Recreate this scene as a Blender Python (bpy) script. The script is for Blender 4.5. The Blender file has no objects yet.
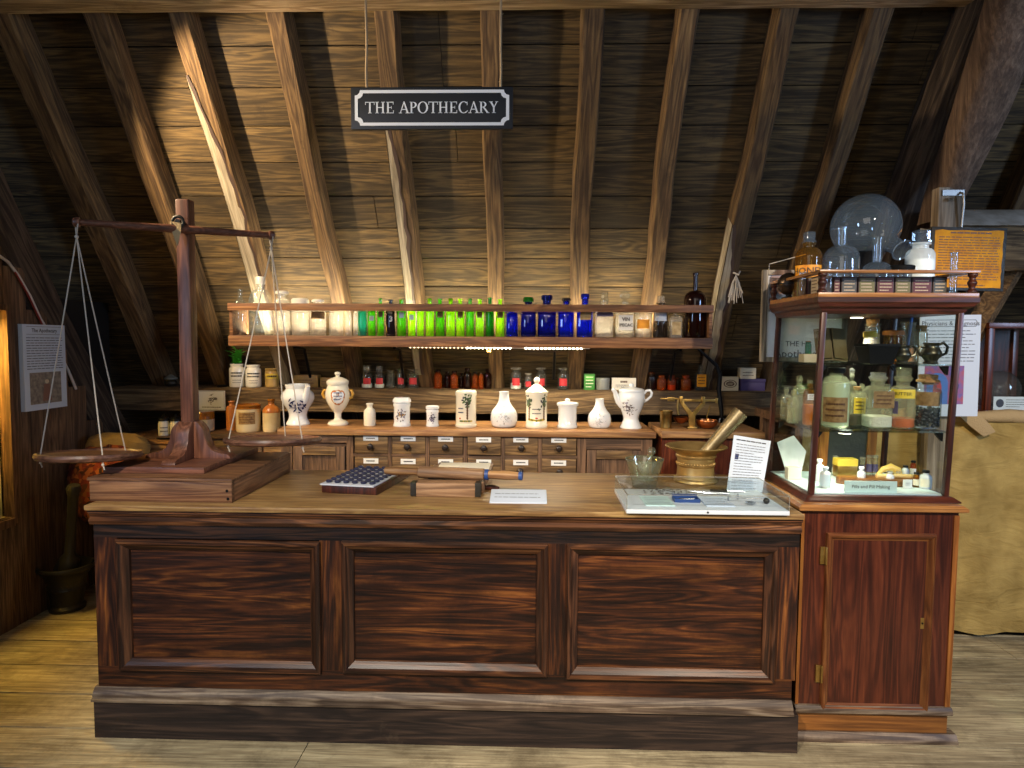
import bpy, bmesh, math, random
from mathutils import Matrix, Vector
random.seed(7)
R = math.radians; PI = math.pi
C = bpy.context.scene.collection
# ------------------------------------------------------------------ camera model (1024x768 photograph)
F = 665.0
CAM = Vector((0, 0, 1.6))
ROT = Matrix.Rotation(R(1.55), 3, 'Z') @ Matrix.Rotation(R(90 - 3.6), 3, 'X') @ Matrix.Rotation(R(.35), 3, 'Z')
def ray(px, py): return ROT @ Vector(((px - 512) / F, -(py - 384) / F, -1))
def AY(px, py, Y): d = ray(px, py); return CAM + d * (Y / d.y)
def AZ(px, py, Z): d = ray(px, py); return CAM + d * ((Z - 1.6) / d.z)
def AX(px, py, X): d = ray(px, py); return CAM + d * (X / d.x)
def W(n, Y): return n * Y / F
# ------------------------------------------------------------------ materials
def lin(h):
    h = h.lstrip('#'); o = []
    for i in (0, 2, 4):
        c = int(h[i:i + 2], 16) / 255
        o.append(c / 12.92 if c <= .04045 else ((c + .055) / 1.055) ** 2.4)
    return (*o, 1)
MAT = {}
def newmat(name):
    m = bpy.data.materials.new(name); m.use_nodes = True
    nt = m.node_tree; nt.nodes.clear()
    out = nt.nodes.new('ShaderNodeOutputMaterial'); MAT[name] = m
    def N(t, **k):
        n = nt.nodes.new('ShaderNode' + t)
        for a, b in k.items():
            if a.startswith('_'): setattr(n, a[1:], b)
            else: n.inputs[a.replace('__', ' ')].default_value = b
        return n
    return m, N, nt.links.new, out
def ramp(N, cols):
    r = N('ValToRGB'); e = r.color_ramp.elements
    e[0].position, e[0].color = cols[0][0], lin(cols[0][1]); e[1].position, e[1].color = cols[-1][0], lin(cols[-1][1])
    for p, c in cols[1:-1]:
        x = e.new(p); x.color = lin(c)
    return r
def plain(name, col, rough=.5, metal=0, spec=.5, coat=0, bump=0, bscale=60, var=0, vscale=8, sub=0, trans=0, col2=None):
    m, N, L, out = newmat(name)
    b = N('BsdfPrincipled', Roughness=rough, Metallic=metal)
    b.inputs['Base Color'].default_value = lin(col); b.inputs['Specular IOR Level'].default_value = spec
    b.inputs['Coat Weight'].default_value = coat
    if var:
        tc = N('TexCoord'); n = N('TexNoise', Scale=vscale, Detail=6); L(tc.outputs['Object'], n.inputs['Vector'])
        r = ramp(N, [(.5 - var / 2, col2 or col), (.5 + var / 2, col)]); L(n.outputs['Fac'], r.inputs['Fac']); L(r.outputs['Color'], b.inputs['Base Color'])
    if bump:
        tc = N('TexCoord'); n = N('TexNoise', Scale=bscale, Detail=5); L(tc.outputs['Object'], n.inputs['Vector'])
        bp = N('Bump', Strength=bump, Distance=.01); L(n.outputs['Fac'], bp.inputs['Height']); L(bp.outputs['Normal'], b.inputs['Normal'])
    L(b.outputs['BSDF'], out.inputs['Surface']); return m
def glassy(name, tint, edge=.45, gloss=.9, rough=.03, milky=0, milkcol='#ffffff', fmin=.05, fmax=.7):
    """thin-walled blown glass: tinted straight transmission, Fresnel reflection, denser at grazing angles"""
    m, N, L, out = newmat(name)
    t = lin(tint)
    lw = N('LayerWeight', Blend=.35); lw2 = N('LayerWeight', Blend=.5)
    mx = N('Mix', _data_type='RGBA'); mx.inputs['A'].default_value = t; mx.inputs['B'].default_value = (t[0] * edge, t[1] * edge, t[2] * edge, 1)
    L(lw.outputs['Facing'], mx.inputs['Factor'])
    tr = N('BsdfTransparent'); L(mx.outputs['Result'], tr.inputs['Color'])
    gl = N('BsdfGlossy', Roughness=rough); gl.inputs['Color'].default_value = (gloss, gloss, gloss, 1)
    pw5 = N('Math', _operation='POWER'); pw5.inputs[1].default_value = 4.0; L(lw2.outputs['Facing'], pw5.inputs[0])
    fr = N('MapRange'); fr.inputs['To Min'].default_value = fmin; fr.inputs['To Max'].default_value = fmax; L(pw5.outputs[0], fr.inputs['Value']); ms = N('MixShader'); L(fr.outputs[0], ms.inputs['Fac'])
    src = tr
    if milky:
        df = N('BsdfDiffuse'); df.inputs['Color'].default_value = lin(milkcol)
        tl = N('BsdfTranslucent'); tl.inputs['Color'].default_value = lin(milkcol)
        a = N('AddShader'); L(df.outputs[0], a.inputs[0]); L(tl.outputs[0], a.inputs[1])
        m2 = N('MixShader', Fac=milky); L(tr.outputs[0], m2.inputs[1]); L(a.outputs[0], m2.inputs[2]); src = m2
    L(src.outputs[0], ms.inputs[1]); L(gl.outputs[0], ms.inputs[2]); L(ms.outputs[0], out.inputs['Surface']); return m
def emit(name, col, s):
    m, N, L, out = newmat(name); e = N('Emission', Strength=s); e.inputs['Color'].default_value = lin(col); L(e.outputs[0], out.inputs['Surface']); return m
def wood(name, cols, axis='X', rough=.5, gscale=1.0, ring=5.0, fine=.35, bump=.25, var=.25, spec=.4, board=0, grain_mix=.5, wear=None, wear_amt=.5, coat=0, nscale=2.6, blotch=.28):
    """grain runs along axis in object space; board>0: boards of that pitch along the cross axis, each tinted on its own"""
    m, N, L, out = newmat(name)
    tc = N('TexCoord'); oi = N('ObjectInfo')
    off = N('VectorMath', _operation='SCALE'); off.inputs[0].default_value = (7.3, 3.1, 5.7); L(oi.outputs['Random'], off.inputs['Scale'])
    add = N('VectorMath', _operation='ADD'); L(tc.outputs['Object'], add.inputs[0]); L(off.outputs[0], add.inputs[1])
    vec = add.outputs[0]; brand = None
    if board:
        sep = N('SeparateXYZ'); L(tc.outputs['Object'], sep.inputs[0])
        dv = N('Math', _operation='DIVIDE'); dv.inputs[1].default_value = board; L(sep.outputs[1 if axis == 'X' else 0 if axis == 'Y' else 1], dv.inputs[0])
        fl = N('Math', _operation='FLOOR'); L(dv.outputs[0], fl.inputs[0])
        wn = N('TexWhiteNoise', _noise_dimensions='1D'); L(fl.outputs[0], wn.inputs['W']); brand = wn
        ad2 = N('VectorMath', _operation='MULTIPLY_ADD'); L(wn.outputs['Color'], ad2.inputs[0]); ad2.inputs[1].default_value = (9, 9, 9); L(vec, ad2.inputs[2]); vec = ad2.outputs[0]
    mp = N('Mapping'); s = {'X': (1.1, 15, 15), 'Y': (15, 1.1, 15), 'Z': (15, 15, 1.1)}[axis]
    mp.inputs['Scale'].default_value = [a * gscale for a in s]; L(vec, mp.inputs['Vector'])
    n1 = N('TexNoise', Scale=.8, Detail=3, Distortion=.6); L(mp.outputs[0], n1.inputs['Vector'])
    mu = N('Math', _operation='MULTIPLY'); mu.inputs[1].default_value = ring * 6.283; L(n1.outputs['Fac'], mu.inputs[0])
    sn = N('Math', _operation='SINE'); L(mu.outputs[0], sn.inputs[0])
    mr = N('MapRange'); mr.inputs['From Min'].default_value = -1; L(sn.outputs[0], mr.inputs['Value'])
    n2 = N('TexNoise', Scale=nscale, Detail=9, Roughness=.72, Distortion=.3); L(mp.outputs[0], n2.inputs['Vector'])
    mx = N('Mix', Factor=grain_mix); L(n2.outputs['Fac'], mx.inputs['A']); L(mr.outputs[0], mx.inputs['B'])
    rp = ramp(N, cols); L(mx.outputs['Result'], rp.inputs['Fac'])
    mp3 = N('Mapping'); s = {'X': (2, 90, 90), 'Y': (90, 2, 90), 'Z': (90, 90, 2)}[axis]; mp3.inputs['Scale'].default_value = s; L(vec, mp3.inputs['Vector'])
    n3 = N('TexNoise', Scale=1, Detail=4, Roughness=.7); L(mp3.outputs[0], n3.inputs['Vector'])
    f3 = N('MapRange'); f3.inputs['From Min'].default_value = .3; f3.inputs['From Max'].default_value = .7; f3.inputs['To Min'].default_value = 1 - fine; f3.inputs['To Max'].default_value = 1 + fine * .6; L(n3.outputs['Fac'], f3.inputs['Value'])
    hv = N('HueSaturation'); L(rp.outputs['Color'], hv.inputs['Color'])
    mb = N('Mapping'); mb.inputs['Scale'].default_value = {'X': (.8, 3, 3), 'Y': (3, .8, 3), 'Z': (3, 3, .8)}[axis]; L(vec, mb.inputs['Vector'])
    nb = N('TexNoise', Scale=2.1, Detail=5, Roughness=.6); L(mb.outputs[0], nb.inputs['Vector'])
    fb = N('MapRange'); fb.inputs['From Min'].default_value = .3; fb.inputs['From Max'].default_value = .7; fb.inputs['To Min'].default_value = 1 - blotch; fb.inputs['To Max'].default_value = 1 + blotch; L(nb.outputs['Fac'], fb.inputs['Value'])
    src = brand.outputs['Value'] if brand else oi.outputs['Random']
    vr = N('MapRange'); vr.inputs['To Min'].default_value = 1 - var; vr.inputs['To Max'].default_value = 1 + var; L(src, vr.inputs['Value'])
    vm = N('Math', _operation='MULTIPLY'); L(vr.outputs[0], vm.inputs[0]); L(f3.outputs[0], vm.inputs[1]); vm2 = N('Math', _operation='MULTIPLY'); L(vm.outputs[0], vm2.inputs[0]); L(fb.outputs[0], vm2.inputs[1]); L(vm2.outputs[0], hv.inputs['Value'])
    col = hv.outputs['Color']
    if wear:
        nw = N('TexNoise', Scale=4.5, Detail=8, Roughness=.75); L(vec, nw.inputs['Vector'])
        wr = N('MapRange'); wr.inputs['From Min'].default_value = .66 - wear_amt * .22; wr.inputs['From Max'].default_value = .76; wr.inputs['To Max'].default_value = .85; L(nw.outputs['Fac'], wr.inputs['Value'])
        mw = N('Mix', _data_type='RGBA'); L(wr.outputs[0], mw.inputs['Factor']); L(col, mw.inputs['A']); mw.inputs['B'].default_value = lin(wear); col = mw.outputs['Result']
    b = N('BsdfPrincipled', Roughness=rough); b.inputs['Specular IOR Level'].default_value = spec; b.inputs['Coat Weight'].default_value = coat; b.inputs['Coat Roughness'].default_value = .25
    L(col, b.inputs['Base Color'])
    bp = N('Bump', Strength=bump, Distance=.006); L(mx.outputs['Result'], bp.inputs['Height'])
    bp2 = N('Bump', Strength=bump * .8, Distance=.003); L(n3.outputs['Fac'], bp2.inputs['Height']); L(bp.outputs['Normal'], bp2.inputs['Normal'])
    L(bp2.outputs['Normal'], b.inputs['Normal'])
    L(b.outputs['BSDF'], out.inputs['Surface']); return m

RB = [(.25, '#2a2217'), (.45, '#463925'), (.6, '#5f4d30'), (.8, '#7c6842')]
wood('roof_board', RB, 'X', .8, board=.209, var=.28, ring=9, grain_mix=.22, bump=.4, wear='#30251a', wear_amt=.35, fine=.3)
wood('rafter_wood', [(.2, '#312418'), (.45, '#5a452e'), (.65, '#79603f'), (.85, '#977d57')], 'Y', .8, ring=8, grain_mix=.22, bump=.5, var=.2, wear='#332519', wear_amt=.4)
wood('sap_wood', [(.25, '#796d59'), (.6, '#a79c87'), (.85, '#c2b8a4')], 'Y', .8, ring=8, grain_mix=.2, bump=.3, var=.1)
wood('old_oak', [(.2, '#1c1713'), (.45, '#372d25'), (.65, '#54473b'), (.85, '#706051')], 'Y', .85, ring=5, grain_mix=.25, bump=.8, var=.1)
wood('brace_oak', [(.2, '#3a2c22'), (.45, '#5e4a3b'), (.65, '#826a55'), (.85, '#a08a72')], 'Z', .85, ring=4, grain_mix=.08, bump=.8, var=.1)
wood('beam_x', [(.2, '#382b1e'), (.45, '#5e4b34'), (.65, '#7f6848'), (.85, '#9c8662')], 'X', .85, ring=7, grain_mix=.25, bump=.9, var=.1, wear='#2c2219', wear_amt=.5)
wood('collar_wood', [(.2, '#5f4c38'), (.45, '#9a8060'), (.65, '#bfa584'), (.85, '#dac6a5')], 'X', .85, ring=7, grain_mix=.25, bump=.9, var=.1, wear='#4a3826', wear_amt=.4)  # lightened beyond the other beams: spotlight on the collar put into the colour
wood('floor_board', [(.25, '#7a6c50'), (.45, '#a19271'), (.62, '#bbad88'), (.85, '#d2c7a3')], 'X', .75, board=.26, var=.14, ring=9, grain_mix=.15, bump=.4, wear='#51452f', wear_amt=.85, fine=.4, blotch=.34)
wood('wall_plank', [(.25, '#3b2b1f'), (.45, '#614935'), (.65, '#7d6146'), (.85, '#96795a')], 'Z', .75, board=.16, var=.22, ring=9, grain_mix=.22, bump=.4)
DK = [(.24, '#0f0a09'), (.42, '#2a1710'), (.56, '#4c2916'), (.70, '#7c4b23'), (.9, '#a46e38')]
DK2 = [(.25, '#0f0b0b'), (.48, '#221813'), (.66, '#38241a'), (.9, '#593824')]
wood('counter_panel', DK, 'X', .40, ring=10, grain_mix=.16, bump=.12, var=.12, fine=.6, wear='#150f0e', wear_amt=.7, nscale=1.5, blotch=.45)
wood('counter_stile', DK, 'Z', .40, nscale=1.5, blotch=.4, ring=10, grain_mix=.16, bump=.12, var=.1, fine=.55, wear='#17110f', wear_amt=.6)
wood('counter_dark', DK2, 'X', .42, ring=10, grain_mix=.3, bump=.12, var=.12, fine=.5, wear='#15121a', wear_amt=.7)
wood('counter_dark_z', DK2, 'Z', .42, ring=10, grain_mix=.3, bump=.12, var=.12, fine=.5)
wood('counter_mould', [(.2, '#1d120d'), (.45, '#402618'), (.65, '#674026'), (.9, '#92683f')], 'X', .36, ring=8, grain_mix=.3, bump=.12, var=.1, fine=.5)
wood('counter_mould_z', [(.2, '#1b110d'), (.45, '#382318'), (.65, '#583724'), (.9, '#7a573b')], 'Z', .36, ring=8, grain_mix=.3, bump=.12, var=.1, fine=.5)
wood('worn_mould', [(.2, '#2e231b'), (.45, '#5c4b3b'), (.65, '#867560'), (.9, '#ab9b80')], 'X', .5, ring=8, grain_mix=.25, bump=.2, var=.1, fine=.5, wear='#33261d', wear_amt=.8)
wood('plinth_wood', [(.2, '#15100e'), (.5, '#2d221c'), (.75, '#4a392d'), (.95, '#806d58')], 'X', .6, ring=8, grain_mix=.25, bump=.3, var=.1, fine=.5, wear='#5b4c3c', wear_amt=.25)
wood('counter_top', [(.2, '#5c4228'), (.42, '#8a683f'), (.62, '#a68452'), (.85, '#c2a26e')], 'X', .40, ring=9, grain_mix=.25, bump=.1, var=.05, spec=.4, wear='#6e5030', wear_amt=.55, fine=.25)
MH = [(.2, '#2b110b'), (.45, '#4c2114'), (.65, '#68321d'), (.9, '#854b28')]
wood('mahogany_z', MH, 'Z', .33, ring=9, grain_mix=.22, bump=.05, var=.1, coat=.3, fine=.3)
wood('mahogany_x', MH, 'X', .33, ring=9, grain_mix=.22, bump=.05, var=.1, coat=.3, fine=.3)
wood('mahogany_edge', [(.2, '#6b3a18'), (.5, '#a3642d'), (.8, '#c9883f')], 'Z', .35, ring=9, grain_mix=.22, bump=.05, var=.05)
wood('light_mahogany_x', [(.2, '#55341a'), (.5, '#7d4e24'), (.8, '#a36c33')], 'X', .35, ring=9, grain_mix=.22, bump=.05, var=.05, coat=.3)
wood('door_mould_x', [(.2, '#45230f'), (.5, '#74411f'), (.8, '#a06a38')], 'X', .33, ring=9, grain_mix=.22, bump=.05, var=.05, coat=.2)  # orange light on the door mouldings is put into this lighter colour
wood('door_mould_z', [(.2, '#45230f'), (.5, '#74411f'), (.8, '#a06a38')], 'Z', .33, ring=9, grain_mix=.22, bump=.05, var=.05, coat=.2)
wood('case_wood', [(.2, '#1d0e0a'), (.5, '#431f14'), (.8, '#6a3320')], 'Z', .38, ring=9, grain_mix=.22, bump=.05, var=.1, coat=.2)
wood('case_wood_x', [(.2, '#1d0e0a'), (.5, '#431f14'), (.8, '#6a3320')], 'X', .38, ring=9, grain_mix=.22, bump=.05, var=.1, coat=.2)
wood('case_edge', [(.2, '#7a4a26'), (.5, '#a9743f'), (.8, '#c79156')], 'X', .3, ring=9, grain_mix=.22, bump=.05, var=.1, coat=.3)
wood('scale_box', [(.2, '#452a1c'), (.45, '#6e4a31'), (.65, '#8f6745'), (.9, '#b08a60')], 'X', .5, ring=9, grain_mix=.22, bump=.2, var=.05)
wood('scale_box_y', [(.2, '#452a1c'), (.45, '#6e4a31'), (.65, '#8f6745'), (.9, '#b08a60')], 'Y', .5, ring=9, grain_mix=.22, bump=.2, var=.05)
wood('scale_red', [(.2, '#3f241c'), (.5, '#67402f'), (.8, '#8d5d46')], 'X', .4, ring=9, grain_mix=.22, bump=.1, var=.05)
wood('scale_red_z', [(.2, '#3f241c'), (.5, '#67402f'), (.8, '#8d5d46')], 'Z', .4, ring=9, grain_mix=.22, bump=.1, var=.05)
wood('pan_wood', [(.2, '#3a251c'), (.5, '#6d4a39'), (.8, '#9a7257')], 'X', .4, ring=9, grain_mix=.22, bump=.1, var=.05)
wood('drawer_wood', [(.2, '#443221'), (.45, '#6d5335'), (.65, '#917249'), (.9, '#b39464')], 'X', .55, ring=9, grain_mix=.22, bump=.25, var=.15)
wood('drawer_frame', [(.2, '#39281e'), (.45, '#604733'), (.65, '#7f6047'), (.9, '#a08061')], 'X', .6, ring=9, grain_mix=.22, bump=.25, var=.1)
wood('drawer_frame_z', [(.2, '#39281e'), (.45, '#604733'), (.65, '#7f6047'), (.9, '#a08061')], 'Z', .6, ring=9, grain_mix=.22, bump=.25, var=.1)
wood('drawer_top', [(.2, '#5c3d24'), (.45, '#8d6440'), (.65, '#b08656'), (.9, '#cba373')], 'X', .5, ring=9, grain_mix=.22, bump=.2, var=.1)
wood('shelf_wood', [(.2, '#43291a'), (.45, '#714b30'), (.65, '#936843'), (.9, '#b58a5c')], 'X', .55, ring=9, grain_mix=.22, bump=.3, var=.1)
wood('pill_wood', [(.2, '#5c4330'), (.5, '#8f6d4e'), (.8, '#b8946e')], 'X', .5, ring=9, grain_mix=.22, bump=.1, var=.1)
wood('grey_frame', [(.2, '#5d574d'), (.5, '#857d6f'), (.8, '#a89f8e')], 'Z', .6, bump=.2, var=.1)
wood('post_grey', [(.2, '#6a5b49'), (.5, '#8f7e68'), (.8, '#ab9b84')], 'Z', .7, bump=.3, var=.1)
plain('black', '#060606', .6, spec=.2)
plain('void', '#0c0a08', .9)
plain('iron', '#17181a', .5, .6, bump=.2, bscale=40)
plain('paint_white', '#d2cabb', .7, var=.3, col2='#aaa08e', vscale=12)
plain('dark_iron', '#35332d', .42, .4, bump=.3, bscale=30)
plain('porcelain', '#dde2e6', .12, coat=.6)
plain('cream_porcelain', '#e0dccb', .16, coat=.5)
plain('white_pot', '#e4e3dc', .18, coat=.5)
plain('blue_ink', '#223260', .25); plain('grey_ink', '#4a4a55', .3); plain('violet_ink', '#5a5075', .3); plain('green_ink', '#47602f', .3)
plain('yellow_ink', '#b9a13a', .3); plain('red_ink', '#b03a28', .35); plain('brown_ink', '#5a3b22', .4); plain('orange_ink', '#b06a22', .35); plain('gold_ink', '#b98b2f', .35)
plain('black_ink', '#15151a', .5); plain('text_ink', '#30343c', .6); plain('pale_ink', '#8d99a5', .6)
plain('paper', '#e9eef2', .7); plain('paper_blue', '#cfdbe8', .7); plain('paper_cream', '#e9e3cf', .7); plain('paper_old', '#bba67c', .8, var=.4, col2='#8d7448', vscale=30)
plain('label_brown', '#a08050', .7, var=.4, col2='#73552c', vscale=60); plain('label_red', '#b8252c', .5); plain('label_orange', '#f0a51c', .5, var=.3, col2='#d98814', vscale=25); plain('label_yellow', '#f0cf3c', .5)
plain('label_white', '#eef0ee', .6)
plain('sign_black', '#20242a', .45, bump=.05); plain('sign_white', '#eef5fc', .5)
plain('rope', '#b49d7c', .9, bump=.5, bscale=400); plain('cord', '#c9bfae', .85, bump=.3, bscale=500)
plain('white_cable', '#ccc6c0', .5); plain('red_cable', '#8a2a22', .5)
plain('stone_orange', '#c27d3c', .3, coat=.3, var=.3, col2='#a6622a'); plain('stone_cream', '#d8c9a4', .3, coat=.3, var=.2, col2='#c5b186'); plain('stone_brown', '#a36a24', .25, coat=.4, var=.3, col2='#7f4c16'); plain('stone_tan', '#a4894f', .4, var=.3, col2='#8a6f3a')
plain('brass', '#c9a55e', .34, .85, var=.4, col2='#8d6d33', vscale=14, bump=.08, bscale=30)
plain('old_brass', '#a48a55', .38, 1, var=.5, col2='#6f5a30', vscale=20, bump=.1)
plain('bronze', '#d0b478', .40, .75, var=.5, col2='#8d7040', vscale=9, bump=.12, bscale=24); plain('pestle_bronze', '#a09274', .42, .85, var=.4, col2='#75694c', vscale=12, bump=.1)
plain('copper', '#c47a4a', .3, 1, var=.3, col2='#8a5230'); plain('pewter', '#6d6a5c', .35, .9, var=.4, col2='#4a483e', vscale=25)
plain('steel', '#b9bcc0', .25, 1); plain('chain', '#8f8c86', .35, .9)
plain('cork', '#b48a55', .9, bump=.6, bscale=150, var=.3, col2='#93693a', vscale=60)
plain('perspex_base', '#dfe6ea', .35); plain('pill_white', '#d9dde4', .35); plain('pill_blue', '#262a48', .4)
plain('blue_box', '#2a4a86', .45); plain('purple_box', '#35234f', .6); plain('green_box', '#3d8a34', .5); plain('cream_box', '#d3c3a2', .7); plain('tin_grey', '#8c8f88', .45, .3)
plain('dark_label', '#4a3a34', .55); plain('olive_label', '#6d6a42', .55); plain('maroon_label', '#5d2f35', .55); plain('slate_label', '#4f5250', .55); plain('label_print', '#c9b89a', .6)
plain('leaf', '#4fb53c', .5); plain('bush', '#5a2418', .8)
plain('powder', '#f2f0ea', .9, bump=.8, bscale=80); plain('black_ball', '#15161c', .35); plain('yellow_pad', '#ecc944', .6); plain('horn', '#d9b25a', .35); plain('pale_wood', '#d8b878', .6)
plain('leather', '#8d7a58', .7, bump=.4, bscale=60, var=.4, col2='#6b5a3d'); plain('page', '#746a4c', .85, spec=.1, bump=.2, bscale=40, var=.4, col2='#5b5137', vscale=12)
plain('bluewhite', '#cfe2e6', .4); plain('card_mint', '#cfe9e2', .6); plain('slate', '#3c3b36', .8, bump=.3)
plain('red_dress', '#8a6353', .7); plain('pic_dark', '#57504a', .7, var=.6, col2='#aaa08f', vscale=45); plain('pic_sketch', '#c9ccc4', .7, var=.25, col2='#3a3c3a', vscale=28)
plain('pic_red', '#c2553f', .6, var=.5, col2='#3f62b0', vscale=30); plain('pic_blue', '#4d7ac4', .6)
plain('yellow_wall', '#ead6a0', .6); plain('amber_liquid', '#d65b12', .15); plain('pale_liquid', '#c6d9bf', .2); plain('dark_liquid', '#14141c', .15); plain('yellow_liquid', '#dcae3c', .3)
plain('gold_sheet', '#f6a808', .75, 0, var=.3, col2='#cf8410', vscale=14, bump=.3, bscale=25)
plain('gold_text', '#7a4a10', .5); plain('tan_cloth', '#b59a6c', .85, bump=.4, bscale=120)
plain('knob_dark', '#2c211b', .35)
plain('bottle_dark', '#140d12', .1, coat=.5)
plain('iron_globe', '#55483e', .35, .85, var=.4, col2='#3a302a', vscale=12)
glassy('glass_clear', '#f4f8f6', .62, fmin=.08, milky=.03, milkcol='#dfeaf0'); glassy('glass_pane', '#f8fbfa', .95, .8, .0, fmin=.02, fmax=.35); glassy('perspex', '#f8fbfc', .95, .8, .02, fmin=.03, fmax=.2)
glassy('glass_green', '#79d41c', .5, milky=.16, milkcol='#8ee81c'); glassy('glass_dkgreen', '#2e8f2c', .5, milky=.14, milkcol='#3bb52e'); glassy('glass_lime', '#b4ee1e', .6, milky=.22, milkcol='#c2f52a'); glassy('glass_teal', '#3fb9a0', .5, milky=.15, milkcol='#4fc8b0')
glassy('glass_blue', '#2040e0', .45, milky=.10, milkcol='#1c3cf0'); glassy('glass_cobalt', '#1c2cb8', .4, milky=.07, milkcol='#1626c8')
glassy('glass_amber', '#dc7428', .5, milky=.14, milkcol='#e07420'); glassy('glass_brown', '#5c2114', .5, milky=.03, milkcol='#7a2c18'); glassy('glass_honey', '#e8c070', .6, milky=.05, milkcol='#e0b860')
glassy('glass_frost', '#eceae4', .6, milky=.13, milkcol='#efece4', fmin=.07); glassy('glass_shelf', '#f0f9f5', .55, .9, .0, fmax=.35); glassy('glass_sky', '#f0f6fa', .66, milky=.07, milkcol='#a9c8e4', fmin=.09); glassy('glass_thick', '#f4f8ee', .5, milky=.035, milkcol='#eef2d8', fmin=.1); glassy('glass_case', '#f0f2ea', .66, milky=.10, milkcol='#f2eccb', fmin=.07); glassy('glass_milk', '#e8eef0', .7, milky=.5, milkcol='#dfe8ea', fmin=.06); glassy('glass_smoke', '#b4aca8', .5)  # milk in glass_case and glass_sky puts lamplight and blue highlights into clear glass
emit('led', '#fff1cf', 30); emit('led_dim', '#ffdca0', 5); emit('puck', '#fff3d6', 14); emit('tube_lit', '#ffd470', 7)

def cloth_mat(name, c1, c2, weave=220, bump=.5):
    m, N, L, out = newmat(name)
    tc = N('TexCoord'); b = N('BsdfPrincipled', Roughness=.95); b.inputs['Specular IOR Level'].default_value = .1
    w1 = N('TexWave', Scale=weave, Distortion=1.5, Detail=2); w1.bands_direction = 'X'; L(tc.outputs['Object'], w1.inputs['Vector'])
    w2 = N('TexWave', Scale=weave, Distortion=1.5, Detail=2); w2.bands_direction = 'Z'; L(tc.outputs['Object'], w2.inputs['Vector'])
    mx = N('Mix', Factor=.5); L(w1.outputs['Fac'], mx.inputs['A']); L(w2.outputs['Fac'], mx.inputs['B'])
    n = N('TexNoise', Scale=7, Detail=6); L(tc.outputs['Object'], n.inputs['Vector'])
    m2 = N('Mix', Factor=.35); L(n.outputs['Fac'], m2.inputs['A']); L(mx.outputs['Result'], m2.inputs['B'])
    r = ramp(N, [(.38, c1), (.62, c2)]); L(m2.outputs['Result'], r.inputs['Fac']); L(r.outputs['Color'], b.inputs['Base Color'])
    bp = N('Bump', Strength=bump, Distance=.004); L(mx.outputs['Result'], bp.inputs['Height'])
    mpw = N('Mapping'); mpw.inputs['Scale'].default_value = (5, 5, 11); L(tc.outputs['Object'], mpw.inputs['Vector'])
    nw = N('TexNoise', Scale=1, Detail=4, Distortion=1.6); L(mpw.outputs[0], nw.inputs['Vector'])
    bw = N('Bump', Strength=.7, Distance=.022); L(nw.outputs['Fac'], bw.inputs['Height']); L(bw.outputs['Normal'], bp.inputs['Normal']); L(bp.outputs['Normal'], b.inputs['Normal'])
    L(b.outputs[0], out.inputs['Surface'])
cloth_mat('burlap', '#947a43', '#cfb26c', 90)
cloth_mat('sacking', '#7a6444', '#a68f62', 90)
def carpet_mat():
    m, N, L, out = newmat('red_carpet')
    tc = N('TexCoord'); b = N('BsdfPrincipled', Roughness=.95)
    v = N('TexVoronoi', Scale=38); L(tc.outputs['Object'], v.inputs['Vector'])
    r = ramp(N, [(.05, '#241210'), (.3, '#58201a'), (.5, '#7a2c1c'), (.7, '#96562e'), (.85, '#2e1c1a')]); L(v.outputs['Color'], r.inputs['Fac']); L(r.outputs['Color'], b.inputs['Base Color'])
    L(b.outputs[0], out.inputs['Surface'])
carpet_mat()

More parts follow.
